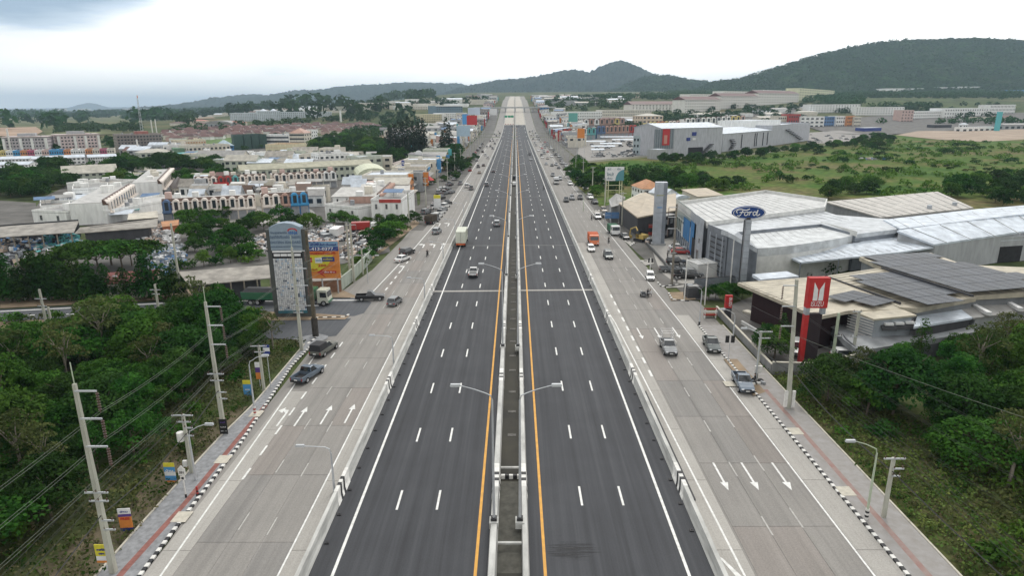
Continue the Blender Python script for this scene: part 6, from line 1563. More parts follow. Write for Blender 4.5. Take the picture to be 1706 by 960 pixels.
for px in (1616,1668):
 a,b = G(px,506 - (px - 1616) * .14,5.02),G(px + 27,527 - (px - 1616) * .14,4.5); quadwall('skylight_strip',i7,o7,a.xy,b.xy,4.6,5.12,CW,.7)
i8,q,o8 = roofed('grey flat block wall below the corrugated annex',[(1395,552,3.0),(1434,559,3.0),(1632,540,3.0),(1634,552,3.0),(1430,585,2.4),(1405,565,3.0)],R_('mid_grey_sheet',(.24,.25,.26)),W_('slate',(.13,.135,.15)),fascia=.8)
bldg('grey workshop frontage with garage openings below the sand roofs',(1440,602),(1625,575),574,8,W_('slate',(.13,.135,.15)),'shed',R_('mid_grey_sheet',(.24,.25,.26)),1,7,name='workshop',win_mat=M_OPEN,rise=.5)
for p_ in ([(1374,460,6.45),(1499,507,6.3)],[(1468,446,7.3),(1620,493,7.3)]):
 a,b = [G(x,y,z).xy for x,y,z in p_]; quadwall('gutter',i2,oj,a,b,p_[0][2] - .2,p_[0][2] + .12,WDK,.25)
seams(i1,oi,[(1229,471,6.0),(1362,528,5.6),(1374,460,6.4),(1499,511,6.1)],16,R_('seam_sand',(.33,.30,.24)),.12,.04)
seams(i2,oj,[(1374,460,6.42),(1499,510,6.2),(1468,446,6.92),(1627,494,6.62)],14,MATS['roof_seam_sand'],.12,.04)
# tall red sign
g = G(1346,606); zt,zb_ = HZ(g,462),HZ(g,512); sc = 1 / mpp(g)
rs = empty('brand_sign','tall red sign with two white pillars and the word ISUZU on red and black legs','pylon sign',(g.x,g.y,0))
ww = 33 * sc; MB().box((0,0,zb_),(ww,.9,zt - zb_),CR).build('sign_box',None,rs); MB().box((-ww * .40,-.0,zb_ - 1.0),(ww * .2,.7,1.0),ALU).build('collar',None,rs); MB().box((ww * .38,-.0,zb_ - .9),(ww * .2,.7,.9),ALU).build('collar',None,rs)
MB().box((-ww * .40,0,0),(ww * .22,.7,zb_ - 1.0),CR).build('leg',None,rs); MB().box((ww * .05,.15,0),(ww * .66,.6,zb_ - .9),W_('sign_black',(.035,.025,.028))).build('leg',None,rs)
H = zt - zb_; y = -.47
for s in (-1,1):
 a,b = s * .02 * ww,s * .25 * ww
 pr = [(a,zb_ + .25 * H),(b,zb_ + .25 * H),(b * .98,zb_ + .86 * H),(a * 2,zb_ + .62 * H)]
 fixn(MB().extr(pr,y,y + .05,'y',CW).build('pillar_mark',None,rs))
lettering('ISUZU',.95,CW,rs,(0,y - .01,zb_ + .13 * H),width=ww * .60,name='lettering')
MB().hexa([(ww * .5 + .02,-.45,zb_),(ww * .5 + .03,.45,zb_),(ww * .5 + .03,.45,zt),(ww * .5 + .02,-.45,zt)] * 1 + [(ww * .5 + .05,-.45,zb_),(ww * .5 + .05,.45,zb_),(ww * .5 + .05,.45,zt),(ww * .5 + .05,-.45,zt)],CR).build('side_face',None,rs)
g = G(1211,533); zt = HZ(g,492); ps = empty('brand_sign','small red and black pylon sign with upright lettering by the grey wall','pylon sign',(g.x,g.y,0)); wd = 11 / mpp(g)
MB().box((0,0,0),(wd,.5,zt * .5),WDK).build('base',None,ps); MB().box((0,0,zt * .5),(wd * 1.04,.52,zt * .5),CR).build('panel',None,ps)
lt = lettering('ISUZU',.62,CW,ps,(wd * .2,-.28,zt * .74),width=zt * .36,bold=True); lt.rotation_euler = Euler((math.pi / 2,math.pi / 2,0),'XYZ')
# boundary wall along the sidewalk and into the wood
def wallrun(label,pts,h,m,panel=2.4,name='boundary_wall',top=None,gap=0.04,cat='wall',th=.18,pname='panel'):
 r = empty(name,label,cat)
 for (a,b) in zip(pts,pts[1:]):
  a,b = Vector(a).to_3d() if len(a) == 2 else Vector(a),Vector(b).to_3d() if len(b) == 2 else Vector(b); n = max(1,round((b - a).length / panel)); an = math.atan2(b.y - a.y,b.x - a.x); l = (b - a).length / n
  pm_ = MB().box((0,0,0),(l - gap,th,h - .12),m).mesh(pname); cm_ = MB().box((0,0,h - .12),(l - .002,th + .12,.12),top or m).mesh('coping')
  for k in range(n):
   p = a.lerp(b,(k + .5) / n)
   for mm,nn in ((pm_,pname),(cm_,'coping')): o = link(nn,mm,r); o.location = (p.x,p.y,T(p.x,p.y)); o.rotation_euler.z = an
 return r
wallrun('grey concrete yard wall along the right sidewalk before the dealer',[G(1193,522).xy,G(1285,622).xy],1.3,W_('yard_grey',(.22,.22,.22)),top=M_PADC)
wallrun('grey concrete wall with a pale rail running from the sidewalk corner to the wood',[G(1285,624).xy,G(1350,626).xy,G(1437,608).xy],1.8,W_('yard_grey',(.22,.22,.22)),top=M_PADC)
wallrun('low dark wall along the showroom forecourt edge',[G(1075,405).xy,G(1105,438).xy,G(1128,470).xy],.7,W_('yard_dark',(.12,.12,.12)))
wallrun('long low white kerb wall at the back of the dealer yard behind shrubs',[G(1235,540).xy,G(1262,556).xy],.6,WW)
# ---- tall directory sign tower at the side street
g0,g1_ = G(464,530),G(521,528)
g = (g0 + g1_) / 2; zt = HZ(g,372); sc = 1 / mpp(g + Vector((0,0,zt / 2)))
dt = empty('directory_tower','very tall dark slab sign tower with a blue-grey arched heading over white name plates','sign tower',(g.x - .3,g.y,.1),RAD(3))
W8,D8 = 5.0,1.4; M_SLAB = W_('slab_dark',(.085,.09,.085))
MB().box((0,D8 / 2,0),(W8 + 1.3,D8,zt * .93),M_SLAB).build('slab',None,dt)
MB().extr([(-W8 / 2,zt * .72),(W8 / 2,zt * .72),(W8 / 2,zt * .955),(W8 * .25,zt * .99),(0,zt),(-W8 * .25,zt * .99),(-W8 / 2,zt * .955)],-.25,D8 + .1,'y',C('header_blue',(.25,.31,.37))).build('heading',None,dt).data
MB().box((0,-.12,zt * .05),(W8 - .2,.14,zt * .67),M_OPEN).build('backing',None,dt)
HM = C('heading_print',(.10,.15,.22))
for s,sz,z,w,m in (('นิคมอุตสาหกรรม',.5,.90,2.6,HM),('อีสเทิร์นซีบอร์ด (ระยอง)',.62,.855,4.9,HM),('EASTERN SEABOARD',.55,.80,4.9,HM),('INDUSTRIAL ESTATE (RAYONG)',.32,.755,4.9,HM)): lettering(s,sz,m,dt,(-.0 if w > 3 else -1.0,-.27,zt * z),width=w,bold=True)
MB().extr([(1.2 + .8 * math.cos(a / 10 * math.pi),zt * .915 + .5 * math.sin(a / 10 * math.pi)) for a in range(11)] + [(1.2 + .6 * math.cos(a / 10 * math.pi),zt * .915 + .32 * math.sin(a / 10 * math.pi)) for a in range(10,-1,-1)],-.30,-.25,'y',CR).build('swoosh',None,dt)
lettering('WHA',.8,C('logo_blue',(.04,.14,.38)),dt,(1.2,-.28,zt * .895),width=1.4,bold=True,shear=.3)
MB().box((0,-.2,zt * .695),(W8 - .3,.08,zt * .02),CW).build('title_plate',None,dt)
for k in range(4): MB().box((-W8 * .33 + k * W8 * .22,-.2,zt * .655),(W8 * .2,.1,zt * .026),CW).build('title_plate',None,dt)
rr = random.Random(9); cells = [MB() for _ in range(5)]; cm = [CW,C('plate_grey',(.52,.53,.55)),C('plate_pale_blue',(.45,.55,.65)),CW,C('plate_dark',(.16,.18,.22))]
nx_,nz_ = 15,27
for j in range(nz_):
 for i in range(nx_):
  x = -W8 / 2 + .15 + (i + .5) * (W8 - .3) / nx_; z = zt * .075 + j * zt * .56 / nz_
  k = rr.choices([0,1,2,4],[10,5,1.5,.8])[0]
  cells[k].box((x,-.21,z),((W8 - .3) / nx_ * .86,.05,zt * .56 / nz_ * .84),cm[k])
  if rr.random() < .25: cells[4].box((x,-.245,z + .1),((W8 - .3) / nx_ * .45,.02,zt * .56 / nz_ * .22),rr.choice([cm[4],cm[2],HM]))
pl = MB()
for c in cells:
 n = len(pl.v); pl.v += c.v; pl.f += [tuple(i + n for i in f) for f in c.f]; pl.m += [pl.mi(c.mats[k]) for k in c.m]
pl.build('name_plates',None,dt,kind='stuff')
MB().box((0,-.2,zt * .045),(W8 - .2,.1,zt * .03),C('header_teal',(.05,.16,.2))).build('foot_plate',None,dt)
# orange billboard
g = G(543,490); zt = HZ(g,402); zb_ = HZ(g,464); wd = 64 / mpp(g + Vector((0,0,5)))
ob = empty('billboard','orange and yellow billboard with a blue phone number strip and red arrow','billboard',(g.x - .6,g.y,0),RAD(2)); H = zt - zb_
for x in (-.4,0,.4): MB().cyl((x * wd,.4,0),.14,zb_ + 1,6,M_GALV).build('post',None,ob)
MB().box((0,.15,zb_),(wd,.3,H),CO).build('panel',None,ob)
def bp(x0,x1,z0,z1,m,y=-.03,nm='print'): return MB().box((wd * (x0 + x1) / 2,y,zb_ + H * z0),(wd * (x1 - x0),.03,H * (z1 - z0)),m).build(nm,None,ob)
bp(-.5,.5,.85,1,C('print_pale_sky',(.22,.36,.5))); bp(-.5,.5,.74,.85,CN); fixn(MB().extr([(-.5 * wd,zb_ + .2 * H),(.0 * wd,zb_ + .2 * H),(.2 * wd,zb_ + .36 * H),(.35 * wd,zb_ + .62 * H),(-.5 * wd,zb_ + .64 * H)],-.035,-.01,'y',CY).build('print',None,ob))
bp(-.44,-.2,.44,.57,CR,-.05); bp(.05,.38,.46,.58,CN,-.05); bp(-.12,.06,.42,.56,CW,-.06)
for s,sz,m,x,z,w in (('ไอโฟน',.9,CN,-.08,.92,.3),('ไอที เซ็นเตอร์',.5,CN,.25,.905,.42),('1-413-0377',.75,CW,.03,.795,.66),('จำนวนผ่อนชำระ 0%',.55,CR,.02,.685,.8),('คอนโด',.5,C('print_cyan',(.05,.25,.4)),-.03,.49,.15),('ลดพิเศษ',.45,CY,.21,.52,.25),('200',.7,CR,.05,.35,.22),('ต่อเดือน',.4,CO,.3,.34,.2),('ออกรถวันนี้',.45,CR,-.28,.24,.4)): lettering(s,sz,m,ob,(wd * x,-.085,zb_ + H * z),width=wd * w,bold=True)
fixn(MB().extr([(-.1 * wd,zb_ + .17 * H),(.12 * wd,zb_ + .30 * H),(.03 * wd,zb_ + .205 * H),(.4 * wd,zb_ + .205 * H),(.4 * wd,zb_ + .135 * H),(.03 * wd,zb_ + .135 * H),(.12 * wd,zb_ + .03 * H)],-.07,-.02,'y',CR).build('arrow',None,ob)); lettering('เลี้ยว 50 ม.',.4,CW,ob,(wd * .23,-.09,zb_ + .17 * H),width=wd * .28,bold=True)
bldg('low brick-brown shed wall under the orange billboard',(521,489),(569,486),470,5,mat('wall_brick',(.25,.14,.09),.9,.2,1),'flat',RAS,1,3,win=None,name='shed',parapet=0)
wallrun('white-green sheet wall leading from the orange billboard toward the road',[G(569,484).xy,G(588,468).xy,G(607,448).xy,G(620,434).xy],2.6,W_('pale_sheet',(.38,.42,.36)),1.6,pname='sheet')
# ---- sheds and junk yard on the left
def shed4(label,pts,rm=RAS,wall=WDK,**k):
 k.setdefault('skirt',True); k.setdefault('fascia',.18); k.setdefault('eave',2.2)
 return roofed(label,pts,rm,wall,name='shed',cat='shed',**k)
sA,_,so = shed4('long grey sheet-roofed open shed with timber posts by the side street',[(297,453,5.0),(450,441,5.0),(452,463,3.8),(315,476,3.8)])
for k in range(7):
 g = G(318 + k * 22,476 - k * 2.1,3.8); MB().box((g.x - so.x,g.y - so.y,0),(.2,.2,3.7),M_BARKL).build('post',None,sA)
sB,_,sp_o = shed4('old asbestos-roofed shed at the far left over blue and teal bales',[(-60,382,5.0),(131,368,5.0),(123,387,3.8),(-60,399,3.8)],skirt=False)
quadwall('back_wall',sB,sp_o,G(-60,384,4).xy,G(131,370,4).xy,0,4.7,WDK)
for k in range(8):
 g = G(-50 + k * 24,398 - k * 1.6,3.8); MB().box((g.x - sp_o.x,g.y - sp_o.y,0),(.25,.25,3.7),M_BARKL).build('post',None,sB)
sC,_,_ = shed4('old asbestos-roofed shed right of the bale shed, over dark openings',[(133,379,5.0),(263,364,5.0),(262,378,3.9),(124,389,3.9)])
shed4('low brown sheet roof among the trees before the junk yard',[(20,432,2.4),(100,425,2.4),(110,431,2.0),(24,443,2.0)],R_('rust_sheet',(.20,.15,.10)),skirt=True,eave=.5)
rh = bldg('small house with a dark red tiled roof and cream columns behind the conical trees',(183,500),(262,494),472,5,WC,'gable',R_('maroon_tile',(.17,.055,.05)),1,4,name='house',cat='house',rise=1.3,win='parts')
shed4('orange brick hut beside the junk yard below the blue townhouse',[(268,369,3.0),(298,366,3.0),(297,375,2.6),(270,378,2.6)],ROR,W_('brick_orange',(.45,.15,.08)),eave=.3)
shed4('pale flat roof hut between the shed and the townhouses',[(214,356,3.2),(262,351,3.2),(264,362,2.8),(212,366,2.8)],R_('pale_sheet',(.5,.46,.38)),eave=.3)
def heap(label,poly,n,ms,smin,smax,hmax,seed,name='scrap_heap',cat='scrap heap',wedge=1.0):
 P = wp(poly); rg = random.Random(seed); xs_ = [p[0] for p in P]; ys2 = [p[1] for p in P]; b = MB(); k = 0; cx,cy = sum(xs_) / len(P),sum(ys2) / len(P); R0 = max(abs(x - cx) for x in xs_)
 while k < n:
  x,y = rg.uniform(min(xs_),max(xs_)),rg.uniform(min(ys2),max(ys2))
  if not inpoly(x,y,P): continue
  k += 1; z = hmax * max(0,.5 + noise.noise(Vector((x / 3.5,y / 3.5,seed))) * 1.2) * max(.1,1 - abs(x - cx) / R0 * .8)
  s = [rg.uniform(smin,smax) for _ in range(3)]; a = rg.uniform(0,3.1); c,d = math.cos(a),math.sin(a)
  q = [(-s[0],-s[1]),(s[0],-s[1]),(s[0],s[1]),(-s[0],s[1])]; q = [(x + (u * c - v * d) / 2,y + (u * d + v * c) / 2) for u,v in q]; t = [rg.uniform(-.3,.3) * s[2] for _ in range(4)]
  b.hexa([(u,v,max(0,z - s[2])) for u,v in q] + [(u + rg.uniform(-.2,.2) * smax,v,z + .1 + t[i]) for i,(u,v) in enumerate(q)],rg.choice(ms))
 return tag(b.build(name),label,cat,kind='stuff')
JT,JW,JG,JP,JB,JK = C('junk_teal',(.10,.36,.36)),C('junk_white',(.62,.62,.62)),C('junk_grey',(.26,.28,.30)),C('junk_beige',(.45,.36,.30)),C('junk_blue',(.10,.22,.42)),C('junk_black',(.04,.04,.045))
heap('heap of teal bales and scraps under the far left shed',[(78,391),(124,389),(134,409),(74,411)],420,[JT,JT,JT,JK,JB],.4,1.3,3.0,1)
heap('white bags and scraps spread before the teal heap',[(60,408),(150,402),(160,416),(58,420)],200,[JW,JW,JG,JT],.3,1.1,.9,2)
heap('blue and dark clutter at the far left under the shed',[(0,398),(76,392),(60,416),(0,422)],260,[JB,JG,JK,JW,JP],.4,1.5,1.8,3)
heap('pinkish beige scrap heap before the right-hand asbestos shed',[(208,386),(268,383),(274,405),(214,409)],420,[JP,JP,JW,JG],.3,1.0,2.0,4)
heap('bluish grey scrap heap beside the large spreading trees',[(252,412),(304,410),(312,440),(282,458),(240,456)],620,[JG,JG,JW,JB,JG],.3,1.1,1.6,5)
heap('white plastic scrap pile near the orange brick hut',[(272,388),(294,386),(300,402),(276,404)],140,[JW,JW,JW,JK],.4,1.2,1.8,6)
heap('black tyre and scrap heap at the far left',[(0,425),(36,424),(44,440),(0,444)],200,[JK,JK,JG],.4,1.2,1.6,7)
heap('mixed scrap left of the tall sign tower',[(418,395),(446,392),(448,420),(400,424)],260,[JG,JW,JK,JP],.3,1.1,1.3,8)
heap('mixed scrap and car bodies behind the orange billboard',[(512,384),(562,380),(572,402),(514,404)],420,[JG,JW,JK,JP,JW],.4,1.4,1.6,9)
heap('dark scrap spread left of the roadside shrubs',[(572,384),(622,378),(640,410),(600,440),(570,430)],520,[JG,JW,JK,JP,JK],.4,1.4,1.3,10)
heap('dark clutter of scooters and baskets beside the beige sheds',[(1042,372),(1050,372),(1088,402),(1078,408)],240,[JK,JG,JP,JK,JW],.3,1.0,1.4,11)
for i,(px,py,m) in enumerate(((562,395,P_WHITE),(548,400,P_SILV),(607,386,P_RED),(630,392,P_RED),(648,384,P_WHITE))):
 g = G(px,py); small_car('truck' if i in (0,2) else 'suv',m,g.x,g.y,40 * i,'%s in the junk yard behind the orange billboard' % ('old white lorry cab','dented silver van','rusty red truck body','old red van','old white van')[i],None)
patch('yard',[(-100,425),(0,424),(150,415),(215,405),(300,384),(330,384),(450,380),(640,372),(650,420),(570,440),(450,440),(300,455),(200,462),(0,470),(-100,480)],M_YARD,.006)
patch('yard',[(0,350),(60,345),(70,330),(130,300),(280,296),(420,296),(600,300),(690,290),(700,380),(560,384),(300,384),(60,372),(0,378)],M_YARD,.005)
patch('yard',[(280,340),(300,320),(340,325),(430,324),(520,350),(540,370),(440,372),(285,378),(210,380),(245,352)],M_CONCL,.008)
patch('yard',[(640,384),(705,384),(750,330),(800,262),(780,262),(700,290),(700,340)],M_YARD,.01)
# ---- townhouse rows, one thing per house
EXTRA = []
M_MANS = R_('mansard',(.10,.06,.045)); TH = {}
def th_proto(key,wall,trim,gm=None,w=3.0,roofc=None):
 r = empty('townhouse'); D = 10; h = 6.4
 MB().box((w / 2,D / 2,0),(w - .02,D,h)).build('wall',wall,r); MB().box((w / 2,D / 2 + .8,h),(w,D - 1.6,.12)).build('roof',R_('dusty_white',(.45,.44,.42)) if not roofc else roofc,r)
 MB().hexa([(0,-.35,h - .75),(w,-.35,h - .75),(w,1.3,h - .75),(0,1.3,h - .75),(0,1.0,h + .9),(w,1.0,h + .9),(w,1.3,h + .9),(0,1.3,h + .9)],M_MANS if not roofc else roofc).build('mansard_roof',None,r)
 n = 8; pr = [(-1.12,3.4),(1.12,3.4),(1.12,6.2)] + [(1.12 * math.cos(math.pi * i / n),6.2 + .95 * math.sin(math.pi * i / n)) for i in range(1,n)] + [(-1.12,6.2)]
 fixn(MB().extr([(w / 2 + x,z) for x,z in pr],-.75,1.0,'y',trim).build('arched_bay',None,r))
 MB().box((w / 2,-.78,3.9),(1.15,.06,2.5),gm or M_WIN).build('window',None,r); MB().box((w / 2,-.9,3.2),(w,.9,.22),trim).box((w / 2,-1.3,3.4),(w * .96,.08,.45),trim).build('balcony',None,r)
 MB().box((w / 2,-.05,.1),(w * .84,.1,2.6),M_SHUT).build('shutter',None,r); MB().box((w / 2,-.03,2.75),(w * .9,.1,.3),trim).build('transom',None,r)
 return r
for k,a in {'cream': (W_('warm_cream',(.70,.64,.57)),mat('trim_pink',(.78,.71,.65),.8,.1,1)),'pink': (WPK,WPK),'blue': (WBL,W_('bright_blue',(.06,.28,.52))),'brown': (W_('brick_pink',(.42,.27,.22)),W_('brick_pink',(.42,.27,.22))),'white': (WW,WW),'dblue': (W_('slate_blue',(.10,.16,.28)),W_('slate_blue',(.10,.16,.28))),'yellow': (WYE,WYE),'teal': (WTL,WTL),'orange': (WOR,WOR),'red': (WRD,WRD),'grey': (WG,WG)}.items(): TH[k] = th_proto(k,*a)
def row(a,b,keys,label,group,hs=1.0,extra=True,seed=1,ws=None):
 a,b = Vector(a),Vector(b); n = len(keys); u = (b - a); w = u.length / n; an = math.atan2(u.y,u.x); rg = random.Random(seed)
 for i,k in enumerate(keys):
  p = a.lerp(b,i / n); z = T(p.x,p.y)
  nm = {'pale': 'white walled','cream': 'cream','pink': 'pink','blue': 'bright blue','brown': 'brick pink','white': 'white','dblue': 'slate blue','yellow': 'yellow','teal': 'teal','orange': 'orange','red': 'red','grey': 'grey'}[k]
  pos = ' at the left end' if i == 0 else ' at the right end' if i == n - 1 else ''
  o = dup(TH[k],(p.x,p.y,z),an,'%s arched townhouse%s, %s' % (nm,pos,label),group,(w / 3.0,1,hs))
  if extra and rg.random() < .55:
   EXTRA.append((MB().box((1.5,5 + rg.uniform(-1,2),6.5),(2.0,2.2,rg.uniform(1.2,2.4)),rg.choice([WW,WC,WPK,WW])),o))
gx = lambda px,py: G(px,py).xy
row(gx(274,372),gx(428,363),['dblue','cream','cream','cream','cream','cream','cream','cream','cream','cream'],'nearest row left of the highway','townhouses, nearest row',1.0)
row(gx(439,361),gx(516,356),['cream','cream','brown','blue','blue'],'short row right of the nearest row','townhouses, short nearest row')
row(gx(328,325),gx(447,318),['cream','cream','cream','red','red','teal','cream','cream','cream','cream'],'second row behind the nearest','townhouses, second row',1.0,seed=3)
row(gx(457,318),gx(562,312),['cream','cream','cream','cream','cream','cream','cream','white','white'],'second row right of the gap','townhouses, second row right part',1.0,seed=4)
TH['pale'] = th_proto('pale',WW,MATS['trim_pink'])
row((-124,196),(-141,240),['pale'] * 11,'slanting row at the left, near part','townhouses, slanting row near part',1.0,seed=5)
row((-137,252),(-160,306),['pale'] * 13,'slanting row at the left, far part','townhouses, slanting row far part',1.0,seed=6)
g = G(364,323); z1,z0 = HZ(g,303),HZ(g,317); o = MB().box((0,0,z0),(25 / mpp(g),.12,z1 - z0),CR).build('banner'); o.location = (g.x + 2.4,g.y - 1.6,0); tag(o,'big red banner hung across two houses of the second row','banner')
lettering('ขาย 089-833',1.0,C('print_pale_orange',(.6,.35,.2)),o,(0,-.08,(z0 + z1) / 2),width=4.2)
# rear parts of the slanting block: white flat roofs
bldg('white end block of the slanting row with two dark windows',(57,372),(113,374),354,16,WW,'flat',RGY,1,2,name='building',win='parts',side=False,extras=2,wf=.14)
bldg('white block next to the slanting row with three dark windows',(126,370),(180,373),352,34,WW,'flat',R_('dusty_white',(.45,.44,.42)),1,3,win='parts',side=False,extras=3,wf=.16)
for i,(A,B,tp,d,rm_) in enumerate((((88,352),(140,350),338,22,RWH),((124,338),(184,334),318,18,RGY),((150,324),(200,321),311,20,RWH),((186,326),(232,318),309,20,RAS),((205,310),(262,304),296,10,RGY),((70,360),(120,356),347,18,RAS))):
 bldg('white house with a %s flat roof inside the slanting block, %s' % (('white','grey','white','old','grey','old')[i],('nearest','broadest','middle','rightmost','farthest','leftmost')[i]),A,B,tp,d,WW,'flat',rm_,1,3,win='stuff',extras=3,sd=i)
for i,(px,py,c) in enumerate(((150,352,'blue'),(238,332,'blue'),(222,344,'teal'),(205,356,'teal'),(192,363,'white'),(255,318,'blue'))):
 g = G(px + 14,py + 6); rm_ = {'blue': RBL,'teal': RTL,'white': RWH}[c]
 o = empty('canopy','%s sheet canopy before the slanting townhouse row, %s' % (c,('leftmost','third from the far end','middle','fourth from the far end','nearest','farthest')[i]),'canopy',(g.x,g.y,0),RAD(20)); MB().hexa([(-3,-3,2.6),(3,-3,2.6),(3,3,3.2),(-3,3,3.2),(-3,-3,2.7),(3,-3,2.7),(3,3,3.3),(-3,3,3.3)],rm_).build('roof',None,o)
 for x in (-2.8,2.8): MB().cyl((x,-2.8,0),.06,2.6,5,M_GALV).build('post',None,o)
# ---- blocks between the townhouses and the highway
bldg('white two storey block with a flat slab roof, left one by the roadside shops',(543,368),(598,374),344,20,WW,'flat',RGY,2,3,win='parts',extras=2,wf=.2,side=False)
bldg('set-back white upper block with three small openings',(556,356),(603,356),328,12,WW,'shed',R_('dusty_white',(.45,.44,.42)),2,3,extras=0,wf=.15)
x = bldg('white block with a long red fascia and barred windows before the shop rows',(620,372),(671,372),336,22,WW,'flat',RGY,2,3,win='parts',extras=2,wf=.24,side=False)
MB().box((LAST['L'] * .62,-.1,LAST['h'] - .3),(LAST['L'] * .7,.2,1.0),WRD).build('fascia',None,x)
bldg('pale slab-roofed block behind the red fascia block',(600,348),(682,346),322,16,WC,'shed',R_('dusty_white',(.45,.44,.42)),2,5,rise=1.2,extras=2)
bldg('long curved white roof block with grey walls in the shop quarter',(598,334),(684,332),316,14,WG,'arch',RWH,1,5,rise=1.6)
x = bldg('big pale green barrel-roofed hall in the shop quarter',(597,312),(650,310),296,26,WG,'arch',R_('pale_green_roof',(.52,.54,.40)),1,6,rise=4.0,strip_=True)
bldg('grey shed roof hall behind the pale green barrel hall',(652,318),(700,318),300,18,WG,'gable',RGY,1,4,rise=2)
g = G(653,334); z1,z0 = HZ(g,312),HZ(g,320); r = empty('rooftop_sign','red rooftop sign with white lettering on posts above the white blocks','sign',(g.x,g.y,0)); MB().box((0,0,z0),(17 / mpp(g),.2,z1 - z0),CR).build('panel',None,r)
lettering('MOTOR',1.0,CW,r,(0,-.12,(z0 + z1) / 2),width=2.8,bold=True)
for k in (-1,1): MB().cyl((k,0,0),.1,z0,6,M_GALV).build('post',None,r)
# roadside shop rows (fronts face the highway)
rg = random.Random(31)
def strip_shops(x,y0,y1,side,n,seed,group,hmin=7,hmax=13):
 rg = random.Random(seed); y = y0; k = 0
 wl = [(WW,'white'),(WC,'cream'),(WG,'grey'),(WPK,'pink'),(WBR,'raw concrete'),(WYE,'yellow'),(WBL,'blue'),(WOR,'orange'),(WCR,'pale green'),(WRD,'red')]
 while y < y1 and k < n:
  w = rg.uniform(9,20) * (1 + (y - y0) / 900); h = rg.uniform(hmin,hmax); d = rg.uniform(12,18); wm,wn_ = rg.choices(wl,[7,6,6,2,3,.4,.3,.3,2,.2])[0]
  rt_,rn = rg.choice([('flat','flat roof'),('flat','flat roof'),('gabley','gabled roof'),('shed','slanting roof')]); rm_,rmn = rg.choice([(RGY,'grey'),(RWH,'white'),(RDK,'dark'),(RBL,'blue'),(RCR,'cream'),(RAS,'stained')])
  fl = max(1,int(h / 3.3)); xx = x + side * rg.uniform(0,4)
  a,b = ((xx,y,T(xx,y)),(xx,y + w,T(xx,y + w))) if side < 0 else ((xx,y + w,T(xx,y + w)),(xx,y,T(xx,y)))
  o = bldg('%s %d-storey shop with a %s %s on the %s roadside' % (wn_,fl,rmn,rn,'left' if side < 0 else 'right'),a,b,0,d,wm,rt_,rm_,fl,max(2,int(w / 4)),hnum=h,shop=1 if y < 600 else False,group=group,name='shop_building',extras=1 if rt_ == 'flat' and rg.random() < .6 else 0,side=True,rise=1.8)
  if rg.random() < .5:
   sw,sh = w * rg.uniform(.3,.6),rg.uniform(1.0,2.2); m_ = rg.choice([CR,CB,CW,CN,CT,CW,CW,C('road_blue',(.10,.2,.38))])
   MB().box((w * .5,-.35,h * rg.uniform(.5,.8)),(sw,.25,sh),m_).build('signboard',None,o)
  if rg.random() < .35:
   MB().box((w * .2,-1.2,h * .3),(.3,2.0,h * .8),rg.choice([CR,CB,CO,CT,CW])).build('projecting_sign',None,o)
  y += w + rg.choice([.3,.3,.3,4,9]); k += 1
LEFT_FR = -37
strip_shops(-38,238,395,-1,12,41,'shops on the left roadside, near part',6,9)
strip_shops(-42,480,1240,-1,40,42,'shops on the left roadside, far part',7,14)
strip_shops(42,560,1300,1,40,43,'shops on the right roadside',5,10)
strip_shops(-70,520,1300,-1,26,44,'second line of buildings left of the highway',6,14)
strip_shops(64,760,1350,1,18,45,'second line of buildings right of the highway',6,13)
# advertising boards along the left front
for i,(px,py,yt,yb,w_px,m,lab) in enumerate(((729,352,325,347,11,CW,'white advert board with a yellow top before the shop rows'),(773,262,209,227,22,C('sky_print',(.40,.52,.62)),'large pale blue billboard over the left shops'),(686,262,241,255,7,CT,'small turquoise billboard in front of the dark casuarina trees'),(787,232,192,208,17,CR,'red billboard above the left roadside shops'),(776,232,190,207,10,CB,'blue billboard left of the red billboard'),(790,205,168,180,20,C('print_pale',(.5,.56,.66)),'pale blue rooftop billboard far along the left roadside'),(967,262,214,230,12,CO,'orange sign block on the right before the coloured shop houses'),(954,235,188,203,15,C('teal_tower',(.12,.34,.30)),'teal sign tower before the coloured shop houses'),(822,197,165,176,12,CW,'white rooftop billboard far along the left roadside'))):
 g = G(px,py); r = board('billboard',lab,px,py,yt,yb,w_px / mpp(g),0,[(m,1)] if i else [(CW,.75),(CY,.25)],posts=2,cat='billboard',thick=.5)
x = bldg('shop with a grey hip roof beneath a round white sign left of the highway',(664,290),(713,288),276,16,WC,'hip',R_('taupe_tile',(.30,.25,.22)),1,4,rise=3.4)
g = G(699,290); r = empty('round_sign','round white sign on a post above the taupe hip roof','sign',(g.x,g.y,0)); z1 = HZ(g,257); MB().cyl((0,0,0),.25,z1,6,M_GALV).build('post',None,r); MB().tube([(0,-.2,z1),(0,.2,z1)],2.0,20,CW).build('disc',None,r)
bldg('silver and white fuel station style canopy right of the hip-roofed shop',(668,296),(712,295),283,8,RWH,'flat',RWH,1,1,win=None,parapet=0,name='canopy',hnum=None,cat='canopy')
x = bldg('bright green fronted shop with a white canopy beside the highway',(664,306),(703,304),291,10,W_('bright_green',(.06,.42,.10)),'flat',RWH,1,2,win=None,name='shop_building')
g = G(673,303); r = board('sign','small navy sign with a white ring before the hip-roofed shop',673,303,267,276,5 / mpp(g),0,[(CN,1)],cat='sign')
lettering('Q',1.4,CW,r,(0,-.05,(HZ(g,267) + HZ(g,276)) / 2),bold=True)
o = MB().cyl((0,0,0),3.0,1.6,12,CR,1.0).build('sunshade'); g = G(713,308); o.location = (g.x,g.y,2.2); tag(o,'round red market sunshade beside the left car park','sunshade')
# brick-red shop row edge: narrow row with red awnings facing the highway
row((-42.5,205),(-44.5,238),['brown'] * 8,'facing the highway behind the advert board','brick pink shops facing the highway',1.05,seed=8)
